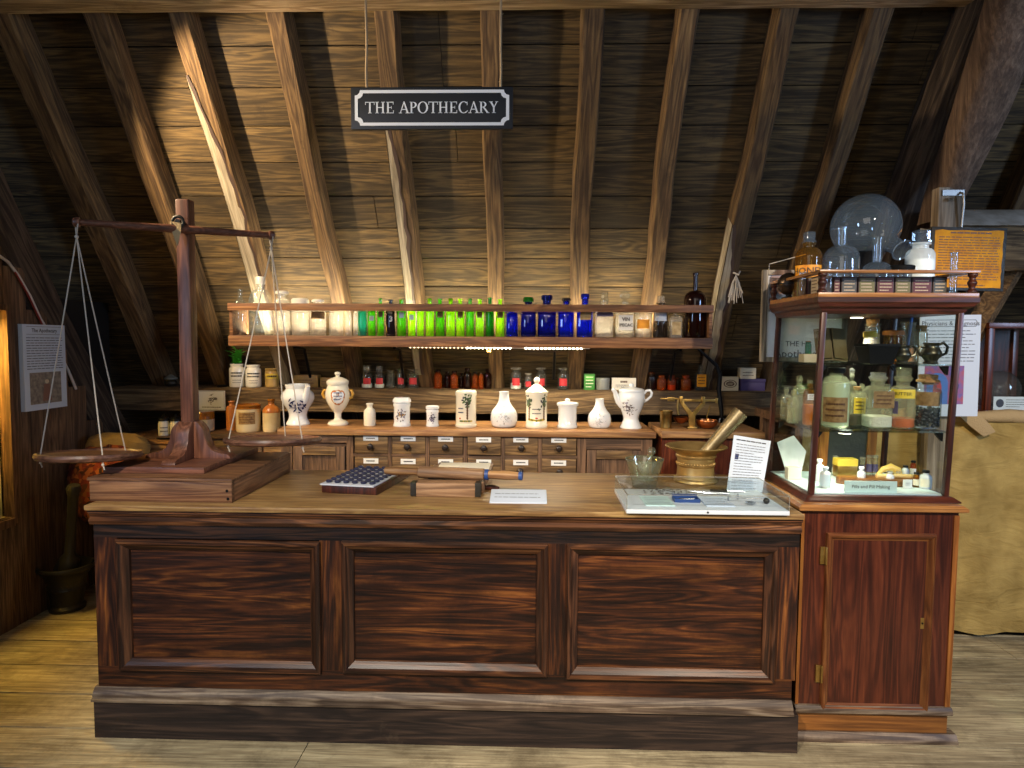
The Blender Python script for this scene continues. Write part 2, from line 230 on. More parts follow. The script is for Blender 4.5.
# ------------------------------------------------------------------ mesh building
FONT = None
class MB:
    def __init__(s): s.v = []; s.f = []; s.m = []; s.mats = []
    def mi(s, m):
        if m not in s.mats: s.mats.append(m)
        return s.mats.index(m)
    def add(s, vs, fs, mat):
        o = len(s.v); s.v += [tuple(v) for v in vs]; k = s.mi(mat)
        for f in fs: s.f.append([i + o for i in f]); s.m.append(k)
        return s
    def box(s, c, d, mat, M=None):
        vs = [Vector((c[0] + d[0] * a / 2, c[1] + d[1] * b / 2, c[2] + d[2] * e / 2)) for a in (-1, 1) for b in (-1, 1) for e in (-1, 1)]
        if M: vs = [M @ v for v in vs]
        return s.add(vs, [(0, 1, 3, 2), (4, 6, 7, 5), (0, 4, 5, 1), (2, 3, 7, 6), (0, 2, 6, 4), (1, 5, 7, 3)], mat)
    def bx(s, x0, x1, y0, y1, z0, z1, mat, M=None): return s.box(((x0 + x1) / 2, (y0 + y1) / 2, (z0 + z1) / 2), (x1 - x0, y1 - y0, z1 - z0), mat, M)
    def quad(s, a, b, c, d, mat): return s.add([a, b, c, d], [(0, 1, 2, 3)], mat)
    def lathe(s, prof, mat, seg=24, c=(0, 0, 0), M=None, sq=0, cap=True):
        vs = []; fs = []; n = len(prof)
        for r, z in prof:
            for k in range(seg):
                a = 2 * PI * k / seg; x, y = math.cos(a), math.sin(a)
                if sq:
                    q = 1 / max(abs(x), abs(y)); q = q * sq + (1 - sq); q = min(q, 1.27); x *= q; y *= q
                vs.append(Vector((c[0] + r * x, c[1] + r * y, c[2] + z)))
        for i in range(n - 1):
            for k in range(seg):
                fs.append((i * seg + k, i * seg + (k + 1) % seg, (i + 1) * seg + (k + 1) % seg, (i + 1) * seg + k))
        if cap:
            if prof[0][0] > 1e-6: fs.append(tuple(range(seg))[::-1])
            if prof[-1][0] > 1e-6: fs.append(tuple((n - 1) * seg + k for k in range(seg)))
        if M: vs = [M @ v for v in vs]
        return s.add(vs, fs, mat)
    def cyl(s, a, b, r, mat, seg=16, r2=None):
        a = Vector(a); b = Vector(b); d = b - a
        M = Matrix.Translation(a) @ d.to_track_quat('Z', 'Y').to_matrix().to_4x4()
        return s.lathe([(r, 0), (r if r2 is None else r2, d.length)], mat, seg, M=M)
    def ball(s, c, r, mat, seg=16, rings=10, sz=1, sx=1, sy=1):
        M = Matrix.Translation(c) @ Matrix.Diagonal((sx, sy, sz, 1))
        return s.lathe([(max(r * math.sin(PI * i / rings), 1e-5), -r * math.cos(PI * i / rings)) for i in range(rings + 1)], mat, seg, M=M, cap=False)
    def tube(s, pts, r, mat, seg=8, closed=False):
        pts = [Vector(p) for p in pts]; n = len(pts); vs = []; fs = []
        up = None
        for i, p in enumerate(pts):
            if closed: t = (pts[(i + 1) % n] - pts[i - 1]).normalized()
            else: t = (pts[min(i + 1, n - 1)] - pts[max(i - 1, 0)]).normalized()
            if up is None:
                up = Vector((0, 0, 1)) if abs(t.z) < .9 else Vector((1, 0, 0))
            u = (up - t * up.dot(t)).normalized(); w = t.cross(u); up = u
            rr = r[i] if isinstance(r, (list, tuple)) else r
            for k in range(seg):
                a = 2 * PI * k / seg; vs.append(p + u * (rr * math.cos(a)) + w * (rr * math.sin(a)))
        for i in range(n if closed else n - 1):
            j = (i + 1) % n
            for k in range(seg): fs.append((i * seg + k, i * seg + (k + 1) % seg, j * seg + (k + 1) % seg, j * seg + k))
        if not closed: fs.append(tuple(range(seg))[::-1]); fs.append(tuple((n - 1) * seg + k for k in range(seg)))
        return s.add(vs, fs, mat)
    def prism(s, poly, h, mat, M):
        n = len(poly); vs = [M @ Vector((x, y, 0)) for x, y in poly] + [M @ Vector((x, y, h)) for x, y in poly]
        fs = [tuple(range(n))[::-1], tuple(range(n, 2 * n))] + [(i, (i + 1) % n, n + (i + 1) % n, n + i) for i in range(n)]
        return s.add(vs, fs, mat)
    def patch(s, prof, z0, z1, a0, a1, mat, off=.0012, na=10, nz=6, sq=0):
        vs = []; fs = []
        for j in range(nz + 1):
            z = z0 + (z1 - z0) * j / nz; r = rad(prof, z) + off
            for i in range(na + 1):
                a = a0 + (a1 - a0) * i / na; vs.append((r * math.cos(a), r * math.sin(a), z))
        for j in range(nz):
            for i in range(na):
                q = j * (na + 1) + i; fs.append((q, q + 1, q + na + 2, q + na + 1))
        return s.add(vs, fs, mat)
    def blob(s, prof, a, z, w, h, rot, mat, off=.0018, n=9):
        vs = []; r0 = rad(prof, z)
        for k in range(n):
            t = 2 * PI * k / n; x = math.cos(t) * w / 2; y = math.sin(t) * h / 2
            x, y = x * math.cos(rot) - y * math.sin(rot), x * math.sin(rot) + y * math.cos(rot)
            r = rad(prof, z + y) + off; aa = a + x / max(r0, .005); vs.append((r * math.cos(aa), r * math.sin(aa), z + y))
        r = r0 + off; vs.append((r * math.cos(a), r * math.sin(a), z))
        return s.add(vs, [(k, (k + 1) % n, n) for k in range(n)], mat)
    def text(s, body, size, mat, fn, align='CENTER', bold=0):
        cu = bpy.data.curves.new('t', 'FONT'); cu.body = body; cu.size = size; cu.align_x = align; cu.align_y = 'CENTER'; cu.resolution_u = 2; cu.offset = bold
        ob = bpy.data.objects.new('t', cu); me = ob.to_mesh()
        s.add([fn(v.co.x, v.co.y) for v in me.vertices], [tuple(p.vertices) for p in me.polygons], mat)
        ob.to_mesh_clear(); bpy.data.objects.remove(ob); bpy.data.curves.remove(cu); return s
    def lines(s, fn, x0, x1, y0, y1, n, mat, th=.45, seed=1, ragged=.25):
        """rows of word-like dashes, as small print reads at a distance"""
        rd = random.Random(seed); p = (y1 - y0) / n
        for i in range(n):
            y = y1 - p * (i + .5); x = x0; xe = x1 - (x1 - x0) * ragged * rd.random() * (1 if rd.random() < .4 else .2)
            while x < xe - .001:
                w = min((x1 - x0) * rd.uniform(.05, .16), xe - x); h = p * th * .32
                s.quad(fn(x, y - h), fn(x + w, y - h), fn(x + w, y + h), fn(x, y + h), mat); x += w + (x1 - x0) * .018
        return s
    def build(s, name, parent=None, loc=(0, 0, 0), rot=(0, 0, 0), bevel=0, angle=40, link=True, norm=True):
        me = bpy.data.meshes.new(name); me.from_pydata(s.v, [], s.f)
        for m in s.mats: me.materials.append(MAT[m])
        for p, k in zip(me.polygons, s.m): p.material_index = k
        if norm or bevel:
            bm = bmesh.new(); bm.from_mesh(me)
            if norm: bmesh.ops.recalc_face_normals(bm, faces=bm.faces)
            if bevel:
                es = [e for e in bm.edges if len(e.link_faces) == 2 and e.calc_face_angle(0) > R(50)]
                bmesh.ops.bevel(bm, geom=es, offset=bevel, segments=2, profile=.6, affect='EDGES', clamp_overlap=True)
            bm.to_mesh(me); bm.free()
        me.polygons.foreach_set('use_smooth', [True] * len(me.polygons))
        me.set_sharp_from_angle(angle=R(angle)); me.update()
        o = bpy.data.objects.new(name, me); C.objects.link(o); o.location = loc; o.rotation_euler = rot
        if parent: o.parent = parent
        return o
def rad(prof, z):
    if z <= prof[0][1]: return prof[0][0]
    for (r0, z0), (r1, z1) in zip(prof, prof[1:]):
        if z0 <= z <= z1 and z1 > z0: return r0 + (r1 - r0) * (z - z0) / (z1 - z0)
    return prof[-1][0]
def smooth(prof, n=5):
    """Catmull-Rom through profile points"""
    o = []
    P = [prof[0]] + list(prof) + [prof[-1]]
    for i in range(1, len(P) - 2):
        p0, p1, p2, p3 = P[i - 1:i + 3]
        for k in range(n):
            t = k / n
            q = [.5 * ((2 * p1[d]) + (-p0[d] + p2[d]) * t + (2 * p0[d] - 5 * p1[d] + 4 * p2[d] - p3[d]) * t * t + (-p0[d] + 3 * p1[d] - 3 * p2[d] + p3[d]) * t ** 3) for d in (0, 1)]
            o.append((max(q[0], 1e-4), q[1]))
    o.append(prof[-1]); return o
def tag(o, label, cat, group=None, kind=None):
    o['label'] = label; o['category'] = cat
    if group: o['group'] = group
    if kind: o['kind'] = kind
    return o
def T(name, label, cat, loc=(0, 0, 0), rz=0, group=None, kind=None):
    o = bpy.data.objects.new(name, None); o.empty_display_size = .05; C.objects.link(o); o.location = loc; o.rotation_euler = (0, 0, rz)
    return tag(o, label, cat, group, kind)
def S(o, label, cat, group=None): return tag(o, label, cat, group, 'structure')
ORD = 'first second third fourth fifth sixth seventh eighth ninth tenth eleventh twelfth thirteenth fourteenth fifteenth sixteenth seventeenth'.split()
FR = -PI / 2
def front(x, z): return Vector((x, 0, z))
# ================================================================== SETTING
# roof plane: passes (Y=4.71, z=1.6), rises towards the viewer 1.44 in 1
SL = Vector((0, -.5704, .8214)); NR = Vector((0, -.8214, -.5704)); RX = math.atan2(.8214, -.5704)
def roofY(z): return 4.71 - (z - 1.6) / 1.44
m = MB(); rd = random.Random(3)
for i in range(-19, 16):
    y0 = .209 * i; x = -4.3
    while x < 4.6:
        w = rd.uniform(2.2, 4.2); x1 = min(x + w, 4.6)
        dz = rd.uniform(-.003, .003)
        m.bx(x, x1 - .003, y0 + .0035, y0 + .209 - .0035, -.03 + dz, dz, 'roof_board'); x = x1
m.bx(-4.3, 4.6, -3.9, 3.25, -.07, -.045, 'void')
roof = m.build('ceiling', loc=tuple(Vector((0, 4.71, 1.6)) + SL * .030), rot=(RX, 0, 0)); S(roof, 'sloping roof of wide brown boards behind the rafters', 'ceiling')
def rafter(X, label, w=.105, d=.125, sap=0, seed=1, y0=-1.2, y1=2.95, wob=.012, mat='rafter_wood'):
    rd = random.Random(seed); m = MB(); n = 22; vs = []; fs = []; L = []; Rr = []
    p1, p2 = rd.random() * 6, rd.random() * 6
    for i in range(n + 1):
        y = y0 + (y1 - y0) * i / n
        cx = wob * math.sin(y * 1.7 + p1) + wob * .6 * math.sin(y * 4.1 + p2)
        a = cx - w / 2 + rd.uniform(-.004, .004); b = cx + w / 2 + rd.uniform(-.004, .004); L.append((a, y)); Rr.append((b, y)); ch = .012
        vs += [(a, y, 0), (a + .002, y, d - ch), (a + ch, y, d + rd.uniform(-.004, .004)), (b - ch, y, d + rd.uniform(-.004, .004)), (b - .002, y, d - ch), (b, y, 0)]
    for i in range(n):
        for k in range(5): fs.append((6 * i + k, 6 * i + k + 1, 6 * i + k + 7, 6 * i + k + 6))
    m.add(vs, fs, mat)
    if sap:      # pale waney edge with a broken bark line along the lower half
        a0, a1, side, wd = sap; k = 26; top = []; bot = []
        for i in range(k + 1):
            y = a0 + (a1 - a0) * i / k; j = min(max((y - y0) / (y1 - y0) * n, 0), n - 1e-3); q = int(j); t = j - q
            xa = L[q][0] * (1 - t) + L[q + 1][0] * t; xb = Rr[q][0] * (1 - t) + Rr[q + 1][0] * t
            ww = w * wd * min(1, (k - i) / 7 + .05) * rd.uniform(.82, 1.1)
            if side < 0: bot.append((xa + .004, y, d + .0035)); top.append((xa + ww, y, d + .0035)); 
            else: bot.append((xb - ww, y, d + .0035)); top.append((xb - .004, y, d + .0035))
        v = bot + top; m.add(v, [(i, i + 1, k + 2 + i, k + 1 + i) for i in range(k)], 'sap_wood')
        e = top if side < 0 else bot
        v = [(x + side * -.0, y, z + .0006) for x, y, z in e] + [(x - side * .018 * rd.uniform(.4, 1.4), y, z + .0006) for x, y, z in e]
        m.add(v, [(i, i + 1, k + 2 + i, k + 1 + i) for i in range(k)], 'dark_label')
        if side < 0:
            v = [(xx - .004, y, .02) for xx, y, z in bot] + [(xx - .0045, y, d) for xx, y, z in bot]
            m.add(v, [(i, i + 1, k + 2 + i, k + 1 + i) for i in range(k)], 'sap_wood')
    o = m.build('rafter', loc=(X, 4.71, 1.6), rot=(RX, 0, 0)); S(o, label, 'rafter', 'rafters under the roof boards')
rafter(-2.70, 'rafter nearest the left wall, in deep shade', .13, .14, seed=1)
rafter(-2.24, 'second rafter from the left wall, behind the balance beam end', .115, seed=2)
rafter(-1.775, 'third rafter from the left wall with a pale waney edge, behind the scale post', .11, sap=(-.3, 1.8, -1, .7), seed=3)
rafter(-1.285, 'fourth rafter from the left wall, plain red-brown timber', .105, seed=4)
rafter(-.755, 'rafter behind the left end of the hanging sign with a pale waney edge', .11, sap=(-.2, 1.65, -1, .45), seed=5)
rafter(-.227, 'rafter behind the right end of the hanging sign', .105, seed=6)
rafter(.312, 'rafter right of the hanging sign, above the blue bottles', .115, seed=7)
rafter(.78, 'rafter above the tall pouring jug, straight and plain', .105, seed=8)
rafter(1.27, 'rafter with a pale broken edge at its foot, right end of the bottle shelf', .11, sap=(-.35, .95, -1, .5), seed=9)
rafter(1.72, 'rafter ending behind the amber jar on the display cabinet', .115, seed=10)
rafter(2.86, 'rafter seen beyond the curved brace', .12, seed=12)
# collar beam across the top
def timber(name, label, x0, x1, y0, y1, z0, z1, mat, seed=1, wob=.012, cat='beam', n=26):
    rd = random.Random(seed); m = MB(); vs = []; fs = []
    for i in range(n + 1):
        x = x0 + (x1 - x0) * i / n; q = [(y0, z0), (y0, z1), (y1, z1), (y1, z0)]
        ring = []
        for k in range(4):
            a, b = q[k], q[(k + 1) % 4]
            ring += [(a[0] + (b[0] - a[0]) * t, a[1] + (b[1] - a[1]) * t) for t in (.06, .5, .94)]
        vs += [(x, y + rd.uniform(-wob, wob), z + rd.uniform(-wob, wob) * .6) for y, z in ring]
    for i in range(n):
        for k in range(12): fs.append((12 * i + k, 12 * i + (k + 1) % 12, 12 * i + 12 + (k + 1) % 12, 12 * i + 12 + k))
    fs += [tuple(range(12)), tuple(12 * n + k for k in range(12))[::-1]]
    m.add(vs, fs, mat); o = m.build(name); return S(o, label, cat)
timber('collar_beam', 'rough pale collar beam across the top of the roof', -3.3, 3.4, 3.22, 3.42, 3.245, 3.45, 'collar_wood', 5, .005)
timber('wall_plate_beam', 'rough oak wall plate with small jars along its top', -2.95, 2.3, 4.6, 5.0, 1.095, 1.268, 'beam_x', 8, .006)
# floor
m = MB(); rd = random.Random(5); i = -14
y = -.26 * 12
while y < 5.4:
    x = -5 + rd.uniform(-1, 0)
    while x < 5:
        x1 = x + rd.uniform(2, 4.5); m.bx(x, x1 - .003, y + .005, y + .255, -.04, rd.uniform(-.002, 0), 'floor_board'); x = x1
    y += .26
m.bx(-5, 5, -3, 5.4, -.08, -.05, 'void')
S(m.build('floor'), 'worn pale wooden floorboards', 'floor')
# left wall with a lit niche
XW = -2.85
def niche(Y): return Y
NY0, NY1, NZ0, NZ1 = 2.9, AX(9, 420, XW).y, .62, 1.76
def rtop(Y): return min(3.2, 1.6 + (4.71 - Y) * 1.44 - 1.05)
m = MB()
y = .4
while y < 4.5:
    y1 = min(y + .16, 4.5)
    if NY0 < y < NY1 and y1 > NY1: y1 = NY1
    segs = [(0, rtop(y1))]
    if y >= NY0 - .01 and y1 <= NY1 + .001: segs = [(0, NZ0), (NZ1, rtop(y1))]
    for a, b in segs: m.bx(XW - .04, XW + random.uniform(-.003, 0), y + .001, y1 - .002, a, b, 'wall_plank')
    y = y1
m.bx(XW - .06, XW - .04, .4, NY0, 0, 2.6, 'void'); m.bx(XW - .06, XW - .04, NY1, 4.5, 0, 1.85, 'void')
S(m.build('wall_left'), 'left wall of vertical brown planks', 'wall')
case = T('display_niche', 'lit yellow display niche let into the left plank wall', 'display case', (XW, (NY0 + NY1) / 2, NZ0))
hw = (NY1 - NY0) / 2; hh = NZ1 - NZ0
m = MB(); m.bx(-.36, -.34, -hw, hw, 0, hh, 'yellow_wall'); m.bx(-.36, -.042, hw, hw + .02, 0, hh, 'yellow_wall'); m.bx(-.36, -.042, -hw - .02, -hw, 0, hh, 'yellow_wall'); m.bx(-.36, -.042, -hw, hw, -.02, 0, 'yellow_wall'); m.bx(-.36, -.042, -hw, hw, hh, hh + .02, 'yellow_wall'); m.build('lining', case)
m = MB()
for a in (-hw, hw): m.bx(-.05, .012, a - (.03 if a < 0 else .001), a + (.001 if a < 0 else .03), -.04, hh + .03, 'drawer_frame_z')
m.bx(-.05, .014, -hw, hw, -.05, -.004, 'drawer_frame_z'); m.bx(-.05, .012, -hw, hw, hh - .005, hh + .03, 'drawer_frame_z'); m.build('frame', case, bevel=.003)
m = MB(); m.bx(-.335, -.06, -hw, hw, .41, .418, 'glass_shelf'); m.build('shelf', case)
m = MB(); m.bx(-.07, -.066, -hw, hw, 0, hh, 'glass_pane'); m.build('pane', case)
m = MB(); m.bx(-.33, -.31, -hw + .02, hw - .02, hh - .03, hh - .012, 'tube_lit'); m.build('light_tube', case)
t = T('iron_pot', 'dark round pot on the floor of the lit niche', 'pot', (XW - .16, NY1 - .17, NZ0))
MB().lathe(smooth([(.06, 0), (.11, .04), (.14, .12), (.13, .2), (.145, .23)]) + [(.13, .23), (.11, .1), (0.001, .03)], 'dark_iron', 28).build('body', t)
MB().tube([(.12, 0, .16), (.19, 0, .18), (.19, 0, .1), (.13, 0, .08)], .012, 'dark_iron').build('handle', t)
t = T('parchment_card', 'small yellow card stood on the glass shelf of the niche', 'card', (XW - .16, NY1 - .13, NZ0 + .418))
MB().bx(-.004, .004, -.08, .08, 0, .22, 'paper_old').build('card', t); MB().bx(.004, .0055, -.06, .06, .05, .18, 'brown_ink').build('picture', t)
# main trusses
def truss(X, label, w, d, off, y0, y1, seed):
    rd = random.Random(seed); m = MB(); n = 26; seg = 12; vs = []; fs = []
    for i in range(n + 1):
        y = y0 + (y1 - y0) * i / n; cx = .015 * math.sin(y * 1.9 + seed); dz = .012 * math.sin(y * 2.7)
        for k in range(seg):
            a = 2 * PI * (k + .5) / seg; ca, sa = math.cos(a), math.sin(a); q = min(1 / max(abs(ca), abs(sa)), 1.27)
            vs.append((cx + ca * q * w / 2 + rd.uniform(-.005, .005), y, off + dz + sa * q * d / 2 + rd.uniform(-.005, .005)))
    for i in range(n):
        for k in range(seg): fs.append((i * seg + k, i * seg + (k + 1) % seg, (i + 1) * seg + (k + 1) % seg, (i + 1) * seg + k))
    fs += [tuple(range(seg))[::-1], tuple(n * seg + k for k in range(seg))]
    m.add(vs, fs, 'old_oak'); return S(m.build('principal_rafter', loc=(X, 4.71, 1.6), rot=(RX, 0, 0), angle=50), label, 'beam', 'main truss timbers')
truss(-2.95, 'thick dark truss timber slanting down the left plank wall', .22, .28, .56, -.95, 2.6, 4)
truss(2.23, 'thick dark truss timber rising behind the glass globe', .27, .24, .13, -.7, 2.8, 9)
m = MB()   # curved brace growing out of the right truss
P = [AY(888 + 34, 262, 3.62), AY(912, 226, 3.55), AY(930, 190, 3.47), AY(950, 150, 3.38), AY(968, 110, 3.28), AY(985, 70, 3.17), AY(1002, 30, 3.05), AY(1022, -20, 2.95)]
P = [AY(934, 225, 3.66), AY(945, 195, 3.61), AY(962, 152, 3.53), AY(980, 112, 3.45), AY(996, 66, 3.36), AY(1005, 31, 3.28), AY(1015, -5, 3.19), AY(1030, -50, 3.08)]
vs = []
wl = [.14, .19, .24, .28, .29, .25, .24, .26]
rd = random.Random(2); seg = 14; fs = []
for i, p in enumerate(P):
    for k in range(seg):
        a = 2 * PI * (k + .5) / seg; ca, sa = math.cos(a), math.sin(a); q = min(1 / max(abs(ca), abs(sa)), 1.2)
        vs.append(p + Vector((ca * q * wl[i] / 2 * .82 + rd.uniform(-.007, .007), sa * q * .11 + rd.uniform(-.01, .01), ca * q * wl[i] / 2 * -.12)))
for i in range(len(P) - 1):
    for k in range(seg): fs.append((i * seg + k, i * seg + (k + 1) % seg, (i + 1) * seg + (k + 1) % seg, (i + 1) * seg + k))
m.add(vs, fs, 'brace_oak'); o = m.build('curved_brace', angle=60); md = o.modifiers.new('s', 'SUBSURF'); md.levels = md.render_levels = 1
S(o, 'gnarled curved brace beside the dark truss on the right', 'beam')
# post, tie and strut at the right
PX = AY(948, 208, 3.5).x
m = MB(); m.bx(PX - .048, PX + .07, 3.5, 3.565, 0, AY(948, 187, 3.5).z, 'post_grey'); S(m.build('post', bevel=.006), 'pale grey post carrying the orange notice on an iron hook', 'post')
zt0, zt1 = AY(1000, 270, 3.62).z, AY(1000, 226, 3.62).z
timber('tie_beam', 'brown tie beam running off to the right', PX + .07, 4.4, 3.62, 3.85, zt0, zt1, 'beam_x', 3, .005)
m = MB(); x0 = PX + .07
m.add([(x0, 3.62, zt1 + .004), (4.4, 3.62, zt1 + .004), (4.4, 3.80, zt1 + .12), (x0, 3.80, zt1 + .12), (x0, 3.86, zt1 + .004), (4.4, 3.86, zt1 + .004), (4.4, 3.86, zt1 + .12), (x0, 3.86, zt1 + .12)], [(0, 1, 2, 3), (3, 2, 6, 7), (0, 3, 7, 4), (1, 5, 6, 2), (4, 7, 6, 5), (0, 4, 5, 1)], 'paint_white'); S(m.build('trim_1'), 'pale chamfered plank on top of the right tie beam', 'trim')
m = MB(); a = AY(1012, 268, 3.75); b = AY(975, 330, 3.75); d = Vector((b.x - a.x, 0, b.z - a.z)); 
m.cyl(a, b + d * .3, .065, 'rafter_wood', 4); S(m.build('strut'), 'slanting strut below the right tie beam', 'strut')
t = T('iron_hook', 'bent iron hook and staple on the pale grey post', 'hook', (PX + .02, 3.5, AY(948, 195, 3.5).z))
MB().box((0, -.004, .01), (.11, .008, .028), 'chain').build('plate', t)
m = MB(); m.tube([(.03, -.006, .01), (.035, -.03, .0), (.04, -.03, -.05), (.042, -.02, -.12), (.042, -.014, -.2)], .006, 'chain'); m.build('hook', t)
m = MB(); m.tube([(-.03, -.006, -.02), (-.03, -.02, -.03), (-.01, -.02, -.03), (-.01, -.006, -.02)], .005, 'chain'); m.build('staple', t)
t = T('burlap_bench', 'long bench hung with yellowish burlap to the floor', 'bench', (2.82, 3.62, 0))
def drape(x0, x1, y, z0, z1, mat, nx=46, nz=26, amp=.017, seed=1):
    m = MB(); rd = random.Random(seed); ph = [rd.random() * 6 for _ in range(6)]
    vs = []
    for j in range(nz + 1):
        for i in range(nx + 1):
            u = i / nx; v = j / nz; x = x0 + (x1 - x0) * u; z = z0 + (z1 - z0) * v
            if j == 0: z += .012 * math.sin(u * 31 + ph[0]) + .008 * math.sin(u * 73)
            d = amp * (math.sin(x * 9 + ph[1] + 1.2 * math.sin(z * 5)) + .7 * math.sin(x * 21 + ph[2] + z * 3) + .6 * math.sin(z * 14 + ph[3] + math.sin(x * 7) * 2) + .4 * math.sin(z * 31 + x * 12 + ph[4]))
            vs.append((x, y + d - (1 - v) * .015, z))
    m.add(vs, [(j * (nx + 1) + i, j * (nx + 1) + i + 1, (j + 1) * (nx + 1) + i + 1, (j + 1) * (nx + 1) + i) for j in range(nz) for i in range(nx)], mat); return m
zb = 1.185
drape(-1.35, 1.7, .0, .035, zb, 'burlap', amp=.011).build('burlap_hanging', t, norm=False)
m = MB(); m.bx(-1.35, 1.7, .03, .75, zb - .05, zb, 'drawer_frame'); m.build('bench_top', t)
for x in (-1.3, 1.6):
    for y in (.1, .68): MB().bx(x - .03, x + .03, y - .03, y + .03, 0, zb - .05, 'drawer_frame_z').build('leg', t)
m = MB(); pts = [(-.9 + 2.6 * i / 16, .015 + .012 * math.sin(i * 1.3), zb + .03 + .008 * math.sin(i * 2.1)) for i in range(17)]
m.tube(pts, [.034 + .006 * math.sin(i * 1.7) for i in range(17)], 'tan_cloth', 10); m.build('rolled_hem', t)
m = MB(); m.bx(-1.35, 1.7, .04, .06, .0, .05, 'black'); m.build('shadow_strip', t)  # black strip standing in for the shadow gap under the burlap
# ================================================================== COUNTER
CF, CT = 2.56, .95          # panel face and top height
cl = AY(96.5, 620, CF).x; cr = AY(799, 560, CF).x; cr0 = AY(795, 720, CF).x
CB = 3.30
cx = (cl + cr) / 2
ct = T('shop_counter', 'long dark wooden counter with three fielded panels and a scrubbed top', 'counter', (cx, CF, 0))
def PL(px, py, Y=CF): p = AY(px, py, Y); return p.x - cx, p.z
m = MB(); m.bx(cl - cx, cr - cx, .03, CB - CF - .03, .0, CT - .03, 'counter_dark'); m.build('carcass', ct)
zt = CT
# rails and stiles (face at y=0)
px_p = [(117, 322, 540, 671), (342, 547, 542, 674), (567, 773, 545, 680)]
zw1 = PL(450, 693)[1]
rail_t = PL(450, 541)[1]; rail_b = PL(450, 674)[1]
L_, R_ = cl - cx, cr - cx
m = MB(); m.bx(L_, R_, 0, .03, rail_t - .005, CT - .03, 'counter_dark'); m.build('top_rail', ct)
m = MB(); m.bx(L_, R_ - .012, 0, .03, zw1 - .01, rail_b + .005, 'counter_panel'); m.build('bottom_rail', ct)
xs = [(L_, PL(119, 600)[0]), (PL(320, 600)[0], PL(344, 600)[0]), (PL(545, 600)[0], PL(569, 600)[0]), (PL(771, 600)[0], R_)]
for a, b in xs: MB().bx(a, b, .0005, .03, rail_b, rail_t, 'counter_stile').build('stile', ct)
def frame_mould(mb, x0, x1, z0, z1, w, prof, mx, mz):
    """mitred moulding: prof = [(inset, y)]"""
    for i in range(len(prof) - 1):
        (a, ya), (b, yb) = prof[i], prof[i + 1]
        A = [(x0 + a, z0 + a), (x1 - a, z0 + a), (x1 - a, z1 - a), (x0 + a, z1 - a)]; B = [(x0 + b, z0 + b), (x1 - b, z0 + b), (x1 - b, z1 - b), (x0 + b, z1 - b)]
        for k in range(4):
            k2 = (k + 1) % 4
            mb.quad((A[k][0], ya, A[k][1]), (A[k2][0], ya, A[k2][1]), (B[k2][0], yb, B[k2][1]), (B[k][0], yb, B[k][1]), mx if k % 2 == 0 else mz)
for (a, b, y0, y1) in px_p:
    x0, z1 = PL(a, y0); x1, z0 = PL(b, y1)
    z1 = PL((a + b) / 2, (y0 + y0) / 2)[1]; z0 = PL((a + b) / 2, y1)[1]
    p = [(0, 0), (.001, -.016), (.006, -.021), (.016, -.021), (.022, -.012), (.034, -.004), (.044, .004), (.046, .016)]
    m = MB(); frame_mould(m, x0, x1, z0, z1, .05, p, 'counter_mould', 'counter_mould_z'); m.build('panel_moulding', ct, norm=False)
    m = MB(); m.bx(x0 + .04, x1 - .04, .014, .03, z0 + .04, z1 - .04, 'counter_panel'); m.build('panel', ct)
# waist moulding, plinth
def mouldx(mb, x0, x1, prof, mat, y0=.0):
    """extrude profile [(y, z)] along x"""
    n = len(prof); vs = [(x0, y, z) for y, z in prof] + [(x1, y, z) for y, z in prof]
    fs = [(i, i + 1, n + i + 1, n + i) for i in range(n - 1)] + [tuple(range(n)), tuple(range(n, 2 * n))[::-1], (n - 1, 0, n, 2 * n - 1)]
    return mb.add(vs, fs, mat)
za = PL(450, 694)[1]; zb_ = PL(450, 705)[1]
m = MB(); mouldx(m, L_ - .012, R_ - .012, [(.03, za + .006), (-.004, za + .004), (-.016, za - .008), (-.024, za - .022), (-.024, zb_ + .014), (-.034, zb_ + .008), (-.034, zb_), (.03, zb_)], 'worn_mould'); m.build('waist_moulding', ct)
m = MB(); m.bx(L_ - .008, cr0 - cx + .004, -.022, .04, 0, zb_, 'plinth_wood'); m.build('plinth', ct)
# top slab and bed mould
TF = AZ(450, 510, CT).y - CF
m = MB(); m.bx(L_ - .018, R_ + .006, TF, CB - CF, CT - .022, CT, 'counter_top'); m.build('countertop', ct, bevel=.006)
m = MB(); z = CT - .022
mouldx(m, L_ - .012, R_ + .004, [(.03, z), (TF + .012, z), (TF + .012, z - .012), (TF + .022, z - .016), (TF + .022, z - .022), (TF + .028, z - .03), (-.012, z - .044), (-.006, z - .060), (0, z - .062), (.03, z - .062)], 'counter_mould'); m.build('bed_moulding', ct)
# ================================================================== DISPLAY CABINET
KF = 2.64
def KX(px, py, Y=KF): return AY(px, py, Y).x
kx = (KX(802, 520) + KX(958.5, 520)) / 2
kc = T('display_cabinet', 'tall mahogany display cabinet with glazed top and panelled cupboard below', 'cabinet', (kx, KF, 0))
zc = AY(880, 512, KF).z; kd = .56
tl, tr = KX(802, 520) - kx, KX(958.5, 520) - kx
bl, br = KX(795.5, 705) - kx, KX(948.5, 705) - kx
zb0 = AY(870, 713, KF).z
def lean(o, z0, z1, dx):      # the old cupboard stands out of plumb: lower edge shifted by dx
    for v in o.data.vertices:
        t = (z1 - v.co.z) / (z1 - z0); v.co.x += dx * t
    return o
dxl = ((bl - tl) + (br - tr)) / 2
hwid = (tr - tl) / 2; kxc = (tl + tr) / 2
KW = []
def kb(name, f, **k):
    m = MB(); f(m); o = m.build(name, kc, **k); KW.append(o); return o
